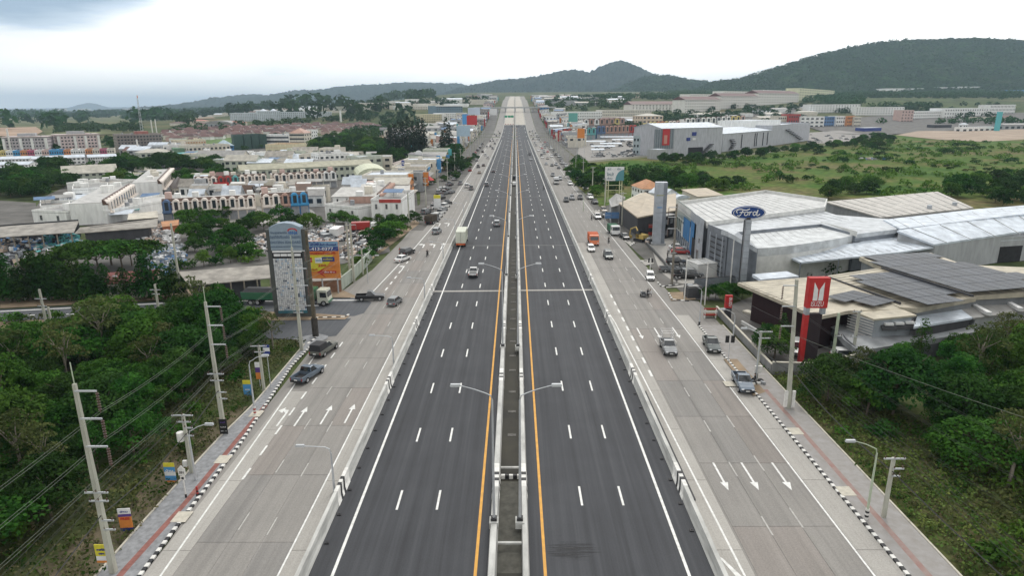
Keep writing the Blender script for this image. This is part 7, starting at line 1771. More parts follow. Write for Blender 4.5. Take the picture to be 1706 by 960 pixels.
# ---- middle distance, left
bldg('long cream two-storey building under a long grey roof behind the second townhouse row',(404,309),(621,296),284,10,WCR,'gable',R_('khaki_sheet',(.33,.32,.24)),2,22,rise=2,win='stuff')
bldg('pale green building under a long roof left of the long cream one',(196,306),(400,309),296,9,WCR,'gable',R_('khaki_sheet',(.33,.32,.24)),1,18,rise=2)
bldg('white stepped block with small square windows behind the long cream building',(534,285),(584,282),259,14,WW,'flat',RGY,3,6,extras=3)
bldg('white end block with tiny round windows right of the stepped block',(600,286),(638,283),264,14,WCR,'flat',RWH,2,3,extras=1)
bldg('pink-roofed block between two white blocks behind the long cream building',(582,284),(606,283),266,14,WC,'flat',R_('pinkish',(.36,.2,.18)),2,3)
bldg('cream school block with a red roof band',(444,262),(493,262),246,22,W_('butter',(.6,.55,.38)),'flat',R_('brick_red',(.35,.09,.05)),1,4,parapet=2.2,side=False)
bldg('white three-storey block with a curved front behind the red-banded block',(440,246),(483,246),226,16,WW,'flat',RWH,3,5,extras=1,strip_=True)
bldg('white ringed tower block beside the curved-front block',(484,248),(509,248),222,16,WC,'hip',R_('salmon',(.40,.25,.2)),4,3,rise=4,strip_=True)
bldg('white and blue windowed block right of the ringed tower block',(507,246),(521,246),218,14,WW,'flat',RGY,5,2)
for i,(px,pw) in enumerate(((391,16),(408,12),(421,12),(434,12))): bldg('building wrapped in dark green netting, %s of four' % ('first','second','third','last')[i],(px,250 - i),(px + pw,249.5 - i),227 - i * .5,22,W_('netting',(.055,.10,.085)),'flat',RDK,1,1,win=None)
bldg('yellow hotel with rows of orange windows and a white stair tower',(291,252),(345,250),236,16,W_('pale_yellow',(.62,.55,.40)),'flat',RWH,3,12,win_mat=C('orange_window',(.42,.2,.12)),extras=1)
bldg('plain green block below the yellow hotel',(291,262),(316,261),248,14,WGR,'flat',WGR,1,1,win=None,parapet=.2)
bldg('cream row with dark shop windows right of the green block',(316,262),(385,258),245,16,WC,'flat',RGY,2,10,extras=2)
bldg('blue-grey villa with a pale blue hip roof',(368,256),(391,255),243,14,WBL,'hip',R_('ice_blue',(.36,.45,.50)),2,3,rise=4)
bldg('white two-storey house with a low roof behind the tree belt',(236,273),(292,270),255,14,WCR,'hip',RCR,2,6,rise=2)
bldg('grey teal-roofed market hall behind the tree belt',(310,268),(352,264),260,14,WG,'gable',RTL,1,6,rise=2)
for i,(A,B,tp,d,wl_,rf_,rm_,f_,b_,lab) in enumerate((((8,258),(83,256),231,20,W_('lilac',(.46,.42,.44)),'flat',RGY,5,14,'five-storey apartment block with grey and white bays, left one of a pair'),((99,254),(170,251),227,20,W_('rose_white',(.60,.50,.50)),'flat',RGY,5,13,'five-storey apartment block with pink and white bays, right one of a pair'),((199,257),(273,254),226,24,WBR,'flat',RGY,6,14,'unfinished raw concrete frame building with dark open floors'))):
 x = bldg(lab,A,B,tp,d,wl_,rf_,rm_,f_,b_,extras=2)
 h,L = LAST['h'],LAST['L']
 if i < 2:
  for fr_ in (.0,.37,.62,.93): MB().box((L * (fr_ + .035),-.3,0),(L * .06,.5,h),WW).build('bay',None,x)
  MB().hexa([(-.6,-.8,h + .8),(L + .6,-.8,h + .8),(L + .6,d + .5,h + .8),(-.6,d + .5,h + .8),(-.6,-.8,h + 1.2),(L + .6,-.8,h + 1.2),(L + .6,d + .5,h + 1.2),(-.6,d + .5,h + 1.2)],R_('parapet_rose',(.5,.42,.4))).build('cornice',None,x); MB().box((L / 2,d / 2,h + 1.2),(L * .4,6,2.2),WG).build('roof_house',None,x)
 else:
  for f in range(7): MB().box((L / 2,-.5,f * h / 6),(L,.9,.35),WBR).build('floor_slab',None,x)
  MB().box((L * .6,d / 2,h),(L * .3,8,2.5),R_('rust_red',(.3,.12,.1))).build('roof_house',None,x)
cols9 = ['yellow','white','blue','orange','red','white','pink','blue','blue','orange','white','white','orange','cream','red','cream']
wmap = {'yellow': WYE,'white': WW,'blue': W_('bright_blue',(.06,.28,.52)),'orange': WOR,'red': W_('magenta',(.42,.09,.16)),'pink': WPK,'cream': WC}
for i,c in enumerate(cols9):
 x0_ = i * 12; bldg('%s shop house in the coloured strip below the apartment pair, number %s from the left' % (c,('one two three four five six seven eight nine ten eleven twelve thirteen fourteen fifteen sixteen'.split())[i]),(x0_,268 - i * .35),(x0_ + 12,267.6 - i * .35),253 - i * .25,14,wmap[c],'flat',RDK,2,3,shop=1,parapet=.4,side=False)
for i,(A,B,tp) in enumerate((((-20,276),(50,274),266),((-20,284),(48,283),275),((-20,292),(40,292),284),((56,277),(143,273),265),((70,284),(100,283),276),((148,272),(195,270),262))):
 bldg('row of small white terraced houses, %s' % ('farthest at the left edge','middle at the left edge','nearest at the left edge','long one behind the dark tree','short one beside the dark tree','right of the long one')[i],A,B,tp,12,WW,'gable',RWH,2,12 if i != 4 else 4,rise=1.2)
bldg('long pale green hall with a sloping cream roof in the left trees',(107,305),(197,300),290,12,WCR,'gable',RCR,2,8,rise=3.2)
bldg('small open pavilion with a cream roof behind the pale green hall',(140,286),(166,285),280,8,WG,'gable',RCR,1,3,rise=1.4)
bldg('small cream-roofed pavilion in the tree belt',(226,292),(252,291),284,8,WG,'gable',RCR,1,3,rise=1.4)
bldg('pagoda-like grey-roofed house among trees left of the second townhouse row',(292,330),(318,328),314,8,WC,'hip',R_('dark_shingle',(.14,.12,.11)),1,3,rise=4.0,name='house')
bldg('pink house rising behind the second townhouse row',(362,312),(391,311),294,8,WPK,'gable',RRD,3,3,rise=1.4,name='house',win='parts')
bldg('grey-roofed loft behind the left end of the second townhouse row',(326,314),(347,313),299,8,WG,'shed',RWH,3,2,rise=1.0,name='house')
rg = random.Random(77)
# fill: low town houses and sheds in the left quarter
def fill_houses(poly,sp,seed,names,smin,smax,hmin,hmax,group,roofs,walls,kinds=('hip','gable','flat'),win='stuff',name='house',fl=None):
 P = wp(poly); rg = random.Random(seed); n = 0
 for x,y in scatter(P,sp,seed,.3):
  w,d,h = rg.uniform(smin,smax),rg.uniform(smin * .7,smax * .8),rg.uniform(hmin,hmax); rm_,rn = rg.choice(roofs); wm,wn_ = rg.choice(walls); kd = rg.choice(kinds); z = T(x,y) - (1 if y > 690 else 0); a = rg.choice([-.06,.02,.1]); c,s = math.cos(a),math.sin(a)
  f_ = fl or max(1,int(h / 3))
  bldg('%s %s with a %s roof %s' % (wn_,name.replace('_',' '),rn,names),(x,y,z),(x + w * c,y + w * s,z),0,d,wm,kd,rm_,f_,max(2,int(w / 3.5)),hnum=h,name=name,cat='house' if name == 'house' else 'building',group=group,win=win,side=False,rise=rg.uniform(1.6,2.8),parapet=.4,extras=1 if kd == 'flat' and win and rg.random() < .6 else 0)
  n += 1
 return n
RR_ = [(RRD,'red'),(RRD,'red'),(R_('faded_red',(.13,.065,.055)),'faded red'),(R_('dull_maroon',(.075,.038,.036)),'maroon')]
n1 = fill_houses([(120 + 130,226),(300,218),(470,212),(600,209),(640,214),(560,224),(440,227),(280,238)],16,51,'in the red-roofed estate',9,12.5,3.5,6,'red-roofed houses of the estate',RR_,[(WC,'cream'),(WPK,'pink'),(WW,'white')],('hip','hip','gable'),win=None)
n2 = fill_houses([(380,268),(540,262),(600,270),(620,286),(400,292),(250,276),(300,268)],17,52,'behind the cream row',11,18,3.5,7,'low buildings behind the cream row',[(RGY,'grey'),(RWH,'white'),(RAS,'stained'),(RCR,'cream')],[(WC,'cream'),(WCR,'pale green'),(WW,'white')],('flat','gable','flat'),name='low_building')
n3 = fill_houses([(620,222),(700,214),(760,208),(740,240),(700,250),(715,230),(640,235)],26,53,'between red estate and highway shops',14,24,5,9,'buildings by the estate',[(RGY,'grey'),(RWH,'white'),(RDK,'dark'),(RAS,'stained')],[(WC,'cream'),(WG,'grey'),(WW,'white')],('flat','gable','shed'),name='low_building')
n4 = fill_houses([(270,208),(380,204),(400,210),(300,214)],40,54,'in the far left estate',18,30,4,6,'orange-roofed far houses',[(R_('coral',(.42,.17,.13)),'coral'),(R_('faded_red',(.19,.08,.065)),'faded red')],[(WC,'cream')],('hip',),win=None)
n5 = fill_houses([(290,346),(300,330),(430,327),(520,336),(516,347),(430,350)],7.5,71,'behind the nearest townhouse row',4.5,7,3,5.8,'sheds behind the nearest townhouse row',[(RGY,'grey'),(RWH,'white'),(RAS,'stained'),(RBN,'brown')],[(WC,'cream'),(WG,'grey'),(WW,'white')],('flat','gable','shed'),name='low_building',fl=1)
n6 = fill_houses([(560,340),(580,316),(600,314),(596,340)],8,72,'left of the barrel-roofed hall',5,8,3,5,'sheds left of the barrel hall',[(RGY,'grey'),(RWH,'white')],[(WW,'white'),(WG,'grey')],('flat','gable'),name='low_building',fl=1)
def RP(px,py,Y): d = ray(px,py); return tuple(EYE + d * (Y / d.y))
# ---- far left
def long_block(label,A,B,top,dep,wall,fl,bays,roof='flat',rm=RWH,group=None,**k):
 k.setdefault('wf',.36)
 return bldg(label,A,B,top,dep,wall,roof,rm,fl,bays,group=group,side=False,**k)
x = long_block('long white hospital-like apartment block with roof domes, left half',(384,203),(432,201),189,40,W_('pale_blue_white',(.52,.57,.60)),6,16)
x = long_block('long white apartment block with roof domes, taller right half',(430,202),(468,200),185.5,40,W_('pale_blue_white',(.52,.57,.60)),7,12)
for k in (.3,.75): MB().tube([(LAST['L'] * k,20,LAST['h']),(LAST['L'] * k,20,LAST['h'] + 4)],7,12,RWH,r2=1).build('dome',None,x)
long_block('long low white wing right of the domed apartment block',(468,198),(553,194),187,40,W_('pale_blue_white',(.52,.57,.60)),4,26)
long_block('cream long terrace with vertical bands far behind the red estate',(577,182),(660,178.5),172,50,WC,5,30,win_mat=W_('brown_band',(.3,.2,.16)))
x = long_block('dark glass and white office block on the left of the highway',(727,194),(771,192),177,40,W_('steel_blue_wall',(.16,.24,.30)),5,12); MB().box((LAST['L'] * .5,-1,LAST['h']),(LAST['L'] * 1.04,3,2),WW).build('cornice',None,x)
long_block('cream and white hotel row left of the highway, left part',(705,203),(745,201),191,30,W_('butter',(.6,.55,.38)),4,14); long_block('white hotel row left of the highway, right part',(743,202),(778,199),189,30,WW,5,12)
long_block('grey curved-roof warehouse behind the green field',(342,212),(385,211),206,40,WG,1,6,'arch',RGY,rise=4)
long_block('pale hotel block by the lattice mast',(216,187.5),(246,187),180.5,50,W_('haze_white',(.5,.52,.55)),4,12); long_block('small white block right of the lattice mast',(254,189),(276,188.5),181.5,50,WW,3,8)
for i,px in enumerate((90,130,290,410,515,560,600,655,690,745)): long_block('pale far building low on the plain, %s' % ('first first-left second third fourth fifth sixth seventh eighth ninth last'.split()[i] + ' from the left'),(px,184.5 if px < 200 else 187 - (px - 290) * .012),(px + 22,184.4 if px < 200 else 186.8 - (px - 290) * .012),(181 if px < 200 else 183 - (px - 290) * .014),60,WW if i % 2 else WC,2,8)
# water tower, mast, tall slim posts
g = G(568,203); r = empty('water_tower','white mushroom-shaped water tower beyond the red estate','water tower',g); h = HZ(g,177); MB().cyl((0,0,0),1.6,h * .8,10,WW).tube([(0,0,h * .75),(0,0,h)],2.0,14,WW,r2=7).build('tank',None,r)
g = G(240,234); h = HZ(g,163); r = empty('lattice_mast','tall slim lattice mast with a red tip rising over the left horizon','radio mast',g)
for s in ((-1,-1),(1,-1),(0,1)): MB().tube([(s[0] * 1.6,s[1] * 1.4,0),(s[0] * .4,s[1] * .4,h)],.22,4,M_GALV).build('leg',None,r)
for k in range(14): z = h * k / 14; q = 1.6 - 1.2 * k / 14; MB().tube([(-q,-q,z),(q,-q,z + h / 28),(0,q,z),(-q,-q,z + h / 28)],.12,4,M_GALV).build('brace',None,r)
MB().cyl((0,0,h),.5,h * .06,6,CO).build('tip',None,r)
for i,(px,py,yt) in enumerate(((255,226,198),(262,226,197),(232,262,232),(20,258,214))): utility_pole(px,py,yt,'pale tall %s' % ('twin tower left of the unfinished block roof','twin tower right one above the unfinished block','slim post before the unfinished block','crane-like post above the left apartment block')[i],r0=.5,r1=.4,name='tall_post',cat='post',m=M_KW)
# ---- grey cinema-like factory complex on the right
FX = (lambda px,py: G(px,py))
fa = bldg('big windowless grey hall with a red banner on its glass corner',(1100,262),(1201,257),214,30,W_('hall_grey',(.42,.43,.46)),'gable',RWH,1,1,win=None,rise=3)
L,h = LAST['L'],LAST['h']
MB().box((L * .04,-.2,h * .30),(L * .30,.5,h * .68),metal('curtain_wall',(.16,.19,.22),.3)).build('curtain_wall',None,fa)
for k in range(9): MB().box((L * (-.10 + .035 * k),-.5,h * .3),(.3,.2,h * .68),WG).build('mullion',None,fa)
MB().box((L * .06,-.9,h * .42),(L * .11,.3,h * .56),CR).build('banner',None,fa); MB().box((L * .05,-1.1,h * .47),(L * .05,.1,h * .3),C('banner_print',(.5,.25,.2))).build('banner_print',None,fa)
MB().box((L * .52,-.2,h * .72),(L * .07,.3,h * .13),CN).build('logo_plate',None,fa); MB().box((L * .43,-.2,h * .54),(L * .06,.3,h * .12),CN).build('logo_plate',None,fa); MB().box((L * .52,-.2,h * .56),(L * .05,.2,h * .08),CW).build('logo_plate',None,fa)
MB().box((L * .56,-.1,0),(L * .24,.3,h * .30),M_OPEN).build('doorway',None,fa)
for k in range(8): MB().box((L * (.66 + .02 * k),-1.5,h * (.06 + .045 * k)),(L * .05,2,.5),WDK).build('stair_flight',None,fa)
fb = bldg('long windowless grey hall joined to the right of the banner hall',(1203,253),(1284,243),223,44,W_('hall_grey',(.42,.43,.46)),'gable',RWH,1,1,win=None,rise=3); L,h = LAST['L'],LAST['h']
for k in range(6): MB().box((L * (.14 + .02 * (k if k < 3 else 5 - k)),-1.2,h * (.12 + .1 * k)),(L * .06,1.5,.6),WDK).build('stair_flight',None,fb)
for x_ in (.35,.62,.66,.8,.9): MB().box((L * x_,-.3,h * .1),(.5,.5,h * .8),WDK).build('duct',None,fb)
fc = bldg('shorter grey hall at the right end of the windowless complex',(1284,243),(1347,234),212,40,W_('hall_grey',(.42,.43,.46)),'flat',RWH,1,1,win=None,parapet=1.5); L,h = LAST['L'],LAST['h']
for k in range(8): MB().box((L * (.35 + .055 * k),-1.2,h * (.78 - .09 * k)),(L * .08,1.5,.7),WDK).build('stair_flight',None,fc)
bldg('white plant house with a louvred front on top of the grey halls',(1246,243),(1297,238),203,30,WW,'flat',RWH,1,1,win=None,base=None)
bldg('small pale switch house before the big grey hall',(1095,266),(1113,265),250,10,WG,'flat',RWH,1,1,win=None,parapet=.2)
bldg('low glass front wing left of the big grey hall',(1054,258),(1097,260),228,26,W_('pale_teal_wall',(.36,.42,.44)),'flat',RWH,3,8)
wallrun('pale curb wall curving round the grey halls',[FX(950,274).xy,FX(1010,268).xy,FX(1080,262).xy,FX(1150,266).xy,FX(1215,263).xy,FX(1300,252).xy,FX(1400,239).xy,FX(1430,236).xy],1.2,M_PADC,12)
patch('car_park',[(960,272),(1080,260),(1100,232),(1060,222),(1000,228),(965,240)],M_CONC,.02); patch('car_park',[(1345,240),(1430,236),(1440,224),(1400,218),(1345,222)],M_CONC,.02)
for i,(px,py,w_) in enumerate(((985,250,40),(1000,245,36),(975,241,34),(1020,238,60),(1000,233,60),(1035,229,50),(1060,236,30),(985,256,22),(1040,225,40),(1075,243,18))):
 g = G(px,py); L = w_ / mpp(g); r = empty('parking_canopy','long white parking shade roof on thin posts, %s in the car park' % ('first','second','third','fourth','fifth','sixth','seventh','eighth','ninth','tenth')[i],'parking canopy',(g.x,g.y,g.z),RAD(-2),'white parking shades')
 MB().hexa([(0,0,2.6),(L,0,2.6),(L,5,3.3),(0,5,3.3),(0,0,2.8),(L,0,2.8),(L,5,3.5),(0,5,3.5)],RWH).build('roof',None,r)
 for k in range(4): MB().cyl((L * (k + .5) / 4,2.5,0),.15,2.9,5,M_GALV).build('post',None,r)
rg = random.Random(5)
for k in range(46):
 px,py = rg.uniform(985,1075),rg.uniform(236,262); g = G(px,py); cn,P = rg.choice(cols[:4]); small_car(rg.choice(['sedan','suv','pickup']),P,g.x,g.y,rg.choice([85,95,88]),'tiny %s car in the car park before the grey hall' % cn,'cars in the car park before the grey hall')
for k in range(22):
 px,py = rg.uniform(1348,1425),rg.uniform(224,238); g = G(px,py); cn,P = rg.choice(cols[:4]); small_car(rg.choice(['sedan','suv']),P,g.x,g.y,90,'tiny %s car right of the grey halls' % cn,'cars right of the grey halls')
# coloured gabled shop houses
crow = lambda px0,px1,py0,py1,keys,lab,grp,hs=1.5: row(G(px0,py0).xy,G(px1,py1).xy,keys,lab,grp,hs,extra=False)
crow(938,966,236,235,['red','red','white','white'],'beside the teal sign tower','shop houses beside the teal sign tower',1.7)
crow(970,992,233,232.5,['white','teal','teal'],'right of the teal sign tower','coloured gabled shop houses',1.7)
crow(994,1060,232,229,['dblue','dblue','brown','brown','brown','brown','brown','brown','red','red'],'in the long coloured row','long coloured row of shop houses',1.9)
crow(972,1040,216,214,['white','brown','white','brown','brown','brown','yellow','brown'],'in the back coloured row','back coloured row',1.9)
crow(1080,1132,222,219,['yellow','yellow','orange','orange','yellow','cream','cream','pink'],'in the yellow-orange row behind the halls','yellow and orange row',1.9)
crow(1140,1240,218,212,['white','white','grey','white','white','white','grey','white','white','yellow','yellow','pink'],'in the white row behind the windowless halls','white row behind the halls',2.2)
bldg('cream four-storey block with square windows above the coloured rows',(1070,212),(1104,211),193,30,W_('peach',(.62,.50,.38)),'hip',RCR,3,5,rise=3)
long_block('long low white terrace behind the coloured shop houses, left part',(927,200),(1003,198),187,30,WW,3,26); long_block('long low white terrace behind the coloured shop houses, right part',(1003,198),(1085,196),184,30,WC,3,28)
ap = [(1052,1140,186,183,174,'white'),(1140,1200,188,184,166,'white'),(1200,1262,182,178,160,'white'),(1262,1330,176,170,155,'white'),(1330,1389,168,163,147,'yellow')]
for i,(a,b,ya,yb,tp,c) in enumerate(ap):
 x = long_block('%s apartment slab on the rising ground at right, %s' % ('pale yellow' if c == 'yellow' else 'red-roofed white',('leftmost','second from the left','third from the left','fourth from the left','rightmost')[i]),(a,ya),(b,yb),tp,30,W_('pale_lime',(.66,.66,.46)) if c == 'yellow' else W_('ivory',(.74,.72,.68)),5,16,'flat',RRD if c == 'white' else WCR,win_mat=W_('shade_brown',(.12,.11,.10)))
 if c == 'white': MB().extr([(-1,LAST['h']),(31,LAST['h']),(15,LAST['h'] + 6)],-1,LAST['L'] + 1,'x',RRD).build('roof_tiles',None,x)
for i,(a,b,ya,yb,tp) in enumerate(((1205,1270,168,165,152),(1270,1330,163,160,150),(1150,1205,172,169,157))): long_block('rear pale apartment slab behind the red-roofed slabs, %s' % ('middle','right','left')[i],(a,ya),(b,yb),tp,30,W_('ivory',(.74,.72,.68)),5,16,win_mat=W_('shade_brown',(.12,.11,.10)))
wr = [(1348,1432,188,187,174.5,4),(1425,1505,192,193,178,4),(1500,1520,203,203,184,4),(1520,1575,199,196,186,3),(1572,1645,197,192,181,3),(1648,1690,190,189,175,3)]
for i,(a,b,ya,yb,tp,f) in enumerate(wr): long_block('long white terrace block on the right, %s' % ('leftmost','second from the left','tall narrow one','fourth from the left','fifth from the left','rightmost with a pale corner')[i],(a,ya),(b,yb),tp,24,WW if i != 2 else WPK,f,18 if i not in (2,) else 4)
for i,(a,b,ya,tp,m,nm) in enumerate(((1295,1312,212,194,WC,'cream'),(1312,1332,212,191,WRD,'red-topped white'),(1332,1372,212,195,WW,'white'),(1372,1392,211,195,C('road_blue',(.10,.2,.38)),'blue'),(1392,1410,211,194,WW,'white narrow'),(1410,1422,211,194,WOR,'orange'),(1422,1433,211,195,WC,'cream narrow'))): bldg('%s three-storey shop block in the row right of the grey halls' % nm,(a,ya),(b,ya - .4),tp,18,m,'flat',RGY,3,5,side=False)
bldg('blue and white striped fuel station canopy behind the green field',(1440,220),(1468,219),213,14,CN,'flat',RWH,2,3,win=None,parapet=0,name='fuel_station')
bldg('dark long shed roof beyond the field at the right',(1555,214),(1585,213.5),208,12,WDK,'flat',RDK,1,3,win=None,name='shed',parapet=0)
bldg('long low white wall building with a small dome before the sand lot',(1602,220),(1658,218),213,10,WW,'flat',RWH,1,6,name='building'); bldg('white domed kiosk on the low white building',(1604,214),(1612,213.6),207,6,WW,'hip',RWH,1,2,name='kiosk')
g = G(1660,219); MBt = MB().box((0,0,0),(7 / mpp(g),3,HZ(g,186)),CT).build('tower_slab'); MBt.location = g; tag(MBt,'tall narrow turquoise tower slab before the sand lot','tower')
bldg('row of barrel-roofed grey sheds at the right edge beyond the sand lot',(1672,216),(1730,215),208,20,WG,'gable',RGY,1,6,name='shed')
for i,(px,pw,tp,y) in enumerate(((1475,32,147,152),(1508,40,147,153),(1548,40,145,152),(1590,42,144,151))): bldg('white long shed roof before the forested hill, %s' % ('leftmost','second','third','rightmost')[i],RP(px,y,2240 + 5 * i),RP(px + pw,y - .3,2240 + 5 * i),tp,60,WW,'flat',RWH,1,8,win=None,parapet=0)
bldg('blue-roofed pavilion at the foot of the hill by the right edge',RP(1682,160,2150),RP(1730,160,2150),150,40,CB,'flat',R_('ice_blue',(.36,.45,.50)),2,6)
RR2 = [(RWH,'white'),(RGY,'grey'),(R_('faded_red',(.19,.08,.065)),'faded red'),(RCR,'cream')]
strip_shops(-40,1240,1760,-1,22,47,'far end shops left',7,12)
strip_shops(40,1300,1760,1,20,48,'far end shops right',6,11)
m1 = fill_houses([(1180,208),(1290,202),(1345,196),(1345,184),(1260,187),(1140,196)],48,61,'beyond the grey halls',20,36,4,8,'low roofs right of the highway',RR2,[(WC,'cream'),(WW,'white')],('gable','flat','hip'),win=None,name='low_building')
m2 = fill_houses([(930,228),(1000,212),(1060,208),(1060,202),(940,206),(915,222)],42,62,'before the long white terrace',18,30,5,9,'low roofs before the white terrace',RR2,[(WC,'cream'),(WG,'grey'),(WW,'white')],('gable','flat','shed'),win='stuff',name='low_building')
m3 = fill_houses([(1440,204),(1500,206),(1600,206),(1660,203),(1700,206),(1700,196),(1580,203),(1520,205)],46,63,'before the long white terraces on the right',18,28,4,7,'low roofs before the white terraces',RR2,[(WC,'cream'),(WW,'white')],('gable','flat'),win=None,name='low_building')
m4 = fill_houses([(700,186),(790,176),(800,168),(700,172),(600,176),(560,182)],75,64,'below the left hills',30,60,6,12,'far pale buildings at the foot of the hills',RR2,[(WC,'cream'),(WW,'white')],('gable','flat'),win=None,name='far_building')
m9 = fill_houses([(760,172),(826,172),(836,162),(770,162)],85,69,'past the highway end',22,40,6,14,'buildings by the far end of the highway',RR2,[(WC,'cream'),(WW,'white'),(WG,'grey')],('gable','flat'),win=None,name='far_building')
m5 = fill_houses([(884,176),(1010,178),(1020,166),(884,161)],60,65,'below the small hill',30,50,6,10,'far buildings below the small hill',RR2,[(WC,'cream'),(WG,'grey')],('gable','flat'),win=None,name='far_building')
m6 = fill_houses([(240,196),(420,192),(600,190),(600,185),(420,186),(240,189)],85,66,'on the far left plain',25,50,5,10,'far buildings on the left plain',RR2,[(WC,'cream'),(WW,'white')],('gable','flat'),win=None,name='far_building')
m7 = fill_houses([(660,250),(700,240),(760,214),(700,214),(650,238)],24,67,'behind the dark casuarinas',12,20,4,8,'low buildings behind the casuarinas',RR2,[(WG,'grey'),(WW,'white')],('gable','flat'),name='low_building')
m8 = fill_houses([(180,268),(290,262),(300,256),(275,254),(180,262)],15,68,'below the unfinished block',10,15,4,7,'low buildings below the unfinished block',RR2,[(WC,'cream'),(WW,'white'),(WG,'grey')],('gable','flat'),name='low_building')
patch('sand_lot',[(1492,226),(1530,219),(1600,219),(1706,216),(1800,214),(1800,228),(1706,232),(1640,236),(1560,232)],mat('pale_sand',(.33,.26,.20),.95,.15,.05),.05)
patch('sand_lot',[(-40,229),(60,226),(80,216),(60,212),(-40,214)],mat('pale_sand2',(.34,.24,.17),.95,.2,.03),.05)
patch('sand_lot',[(590,236),(645,231),(650,226),(600,228)],M_DIRT,.05); patch('sand_lot',[(1035,164),(1120,160),(1118,156),(1060,156)],M_DIRT,.5)
patch('quarry',[(322 + 0,199 - 0),(360,198),(355,196),(325,197)],M_DIRT,.5)
# flyover crossing the highway far ahead
y = YE + 260; z = T(0,y); r = empty('flyover','concrete crossing bridge spanning the highway far ahead','bridge',(0,y,z))
MB().box((0,0,6.5),(150,9,1.6),WG).build('deck',None,r)
for x_ in (-60,-33,-17,0,17,33,60): MB().box((x_,0,-1),(2,4,7.5),WG).build('pier',None,r)
for s in (-1,1): MB().box((0,s * 4.4,8.1),(150,.3,1.1),M_BARR).build('parapet',None,r)
for b_,o in EXTRA: b_.build('stair_head',None,o)
# ---- fields and middle-distance vegetation
def field_mat(name,stops,s1=.02,s2=.35):
 m = bpy.data.materials.new(name); m.use_nodes = True; nt = m.node_tree; N = nt.nodes.new; L = nt.links.new
 b = nt.nodes['Principled BSDF']; b.inputs['Roughness'].default_value = .95; b.inputs['Specular IOR Level'].default_value = .1
 ge = N('ShaderNodeNewGeometry'); n1 = N('ShaderNodeTexNoise'); n1.inputs['Scale'].default_value = s1; n1.inputs['Detail'].default_value = 9; n1.inputs['Roughness'].default_value = .62; L(ge.outputs['Position'],n1.inputs['Vector'])
 r = N('ShaderNodeValToRGB'); e = r.color_ramp.elements; e[0].position,e[0].color = stops[0][0],(*stops[0][1],1); e[1].position,e[1].color = stops[-1][0],(*stops[-1][1],1)
 for p,c in stops[1:-1]: q = e.new(p); q.color = (*c,1)
 L(n1.outputs['Fac'],r.inputs[0]); n2 = N('ShaderNodeTexNoise'); n2.inputs['Scale'].default_value = s2; n2.inputs['Detail'].default_value = 6; L(ge.outputs['Position'],n2.inputs['Vector'])
 mr = N('ShaderNodeMapRange'); mr.inputs['From Min'].default_value = .35; mr.inputs['From Max'].default_value = .65; mr.inputs['To Min'].default_value = .6; mr.inputs['To Max'].default_value = 1.3; L(n2.outputs['Fac'],mr.inputs['Value'])
 v = N('ShaderNodeVectorMath'); v.operation = 'SCALE'; L(r.outputs[0],v.inputs[0]); L(mr.outputs[0],v.inputs['Scale']); L(v.outputs[0],b.inputs['Base Color']); return m
FM = field_mat('meadow',[(.32,(.028,.075,.010)),(.44,(.055,.115,.016)),(.52,(.09,.12,.026)),(.62,(.14,.115,.055)),(.72,(.06,.11,.018))])
patch('meadow',[(950,300),(1000,345),(1060,330),(1240,325),(1400,330),(1620,350),(1850,370),(1850,232),(1706,232),(1640,236),(1560,233),(1492,226),(1430,236),(1300,252),(1215,263),(1150,266),(1080,262),(950,274)],FM,.012)
patch('meadow',[(290,240),(400,243),(405,231),(340,228),(300,232)],mat('bright_grass',(.09,.15,.04),.95,.3,.05),.02)
FM2 = field_mat('far_field',[(.3,(.05,.07,.03)),(.5,(.12,.13,.06)),(.7,(.16,.13,.08))],.004,.03)
patch('field',[(80,228),(200,224),(260,200),(300,196),(200,192),(110,192),(60,200),(60,212)],FM2,.1)
patch('field',[(-200,212),(60,212),(60,200),(110,192),(-200,196)],FM2,.08)
patch('field',[(1340,178),(1700,184),(1700,170),(1560,164),(1400,164)],field_mat('hill_meadow',[(.3,(.04,.06,.022)),(.6,(.075,.10,.035)),(.8,(.06,.085,.03))],.01,.06),.3)
rd = random.Random(12)
def wood(poly,sp,seed,key,s,label,group,cat='tree',world=False,jit=.42,mix=()):
 P = poly if world else wp(poly); n = 0
 for x,y in scatter(P,sp,seed,jit):
  k = key
  for kk,pr in mix:
   if rd.random() < pr: k = kk
  plant(k,x,y,rd.uniform(.75,1.15) * s,label,group,cat,rd); n += 1
 return n
tot = 0
# junk-yard trees, spreading crowns
for px,py,s in ((84,456,.55),(130,450,.75),(165,456,.9),(205,454,1.0),(236,450,.8),(186,442,.85),(148,444,.75),(60,458,.5),(220,443,.7),(110,452,.6)):
 g = G(px,py); plant('rain',g.x,g.y,s * .78,'spreading green tree in the clump in the middle of the junk yard','spreading trees of the junk yard',rd=rd)
for px,py in ((318,402),(335,395),(350,388),(372,384),(392,398),(380,412),(345,408),(325,420),(410,390),(422,378),(400,415),(365,424),(350,372),(376,366),(330,368),(312,376),(408,432),(440,384),(470,376),(492,380),(515,384)):
 g = G(px,py); plant('mid',g.x,g.y,rd.uniform(.5,.72),'green tree between the junk yard and the nearest townhouse row','trees below the nearest townhouse row',rd=rd)
for px,s in ((6,1.5),(20,1.4),(34,1.2),(48,1.5),(62,1.5),(74,1.4),(86,1.5),(98,1.2),(110,1.4),(122,1.3),(134,1.4),(146,1.3),(156,1.2),(180,1.1),(211,1.15),(241,1.35),(252,1.4),(276,1.3),(291,1.2),(-10,1.5),(160,1.0)):
 g = G(px,502 - px * .012); plant('cyp',g.x,g.y,s,'dark conical tree in the row along the far side of the side street','conical trees along the side street',rd=rd)
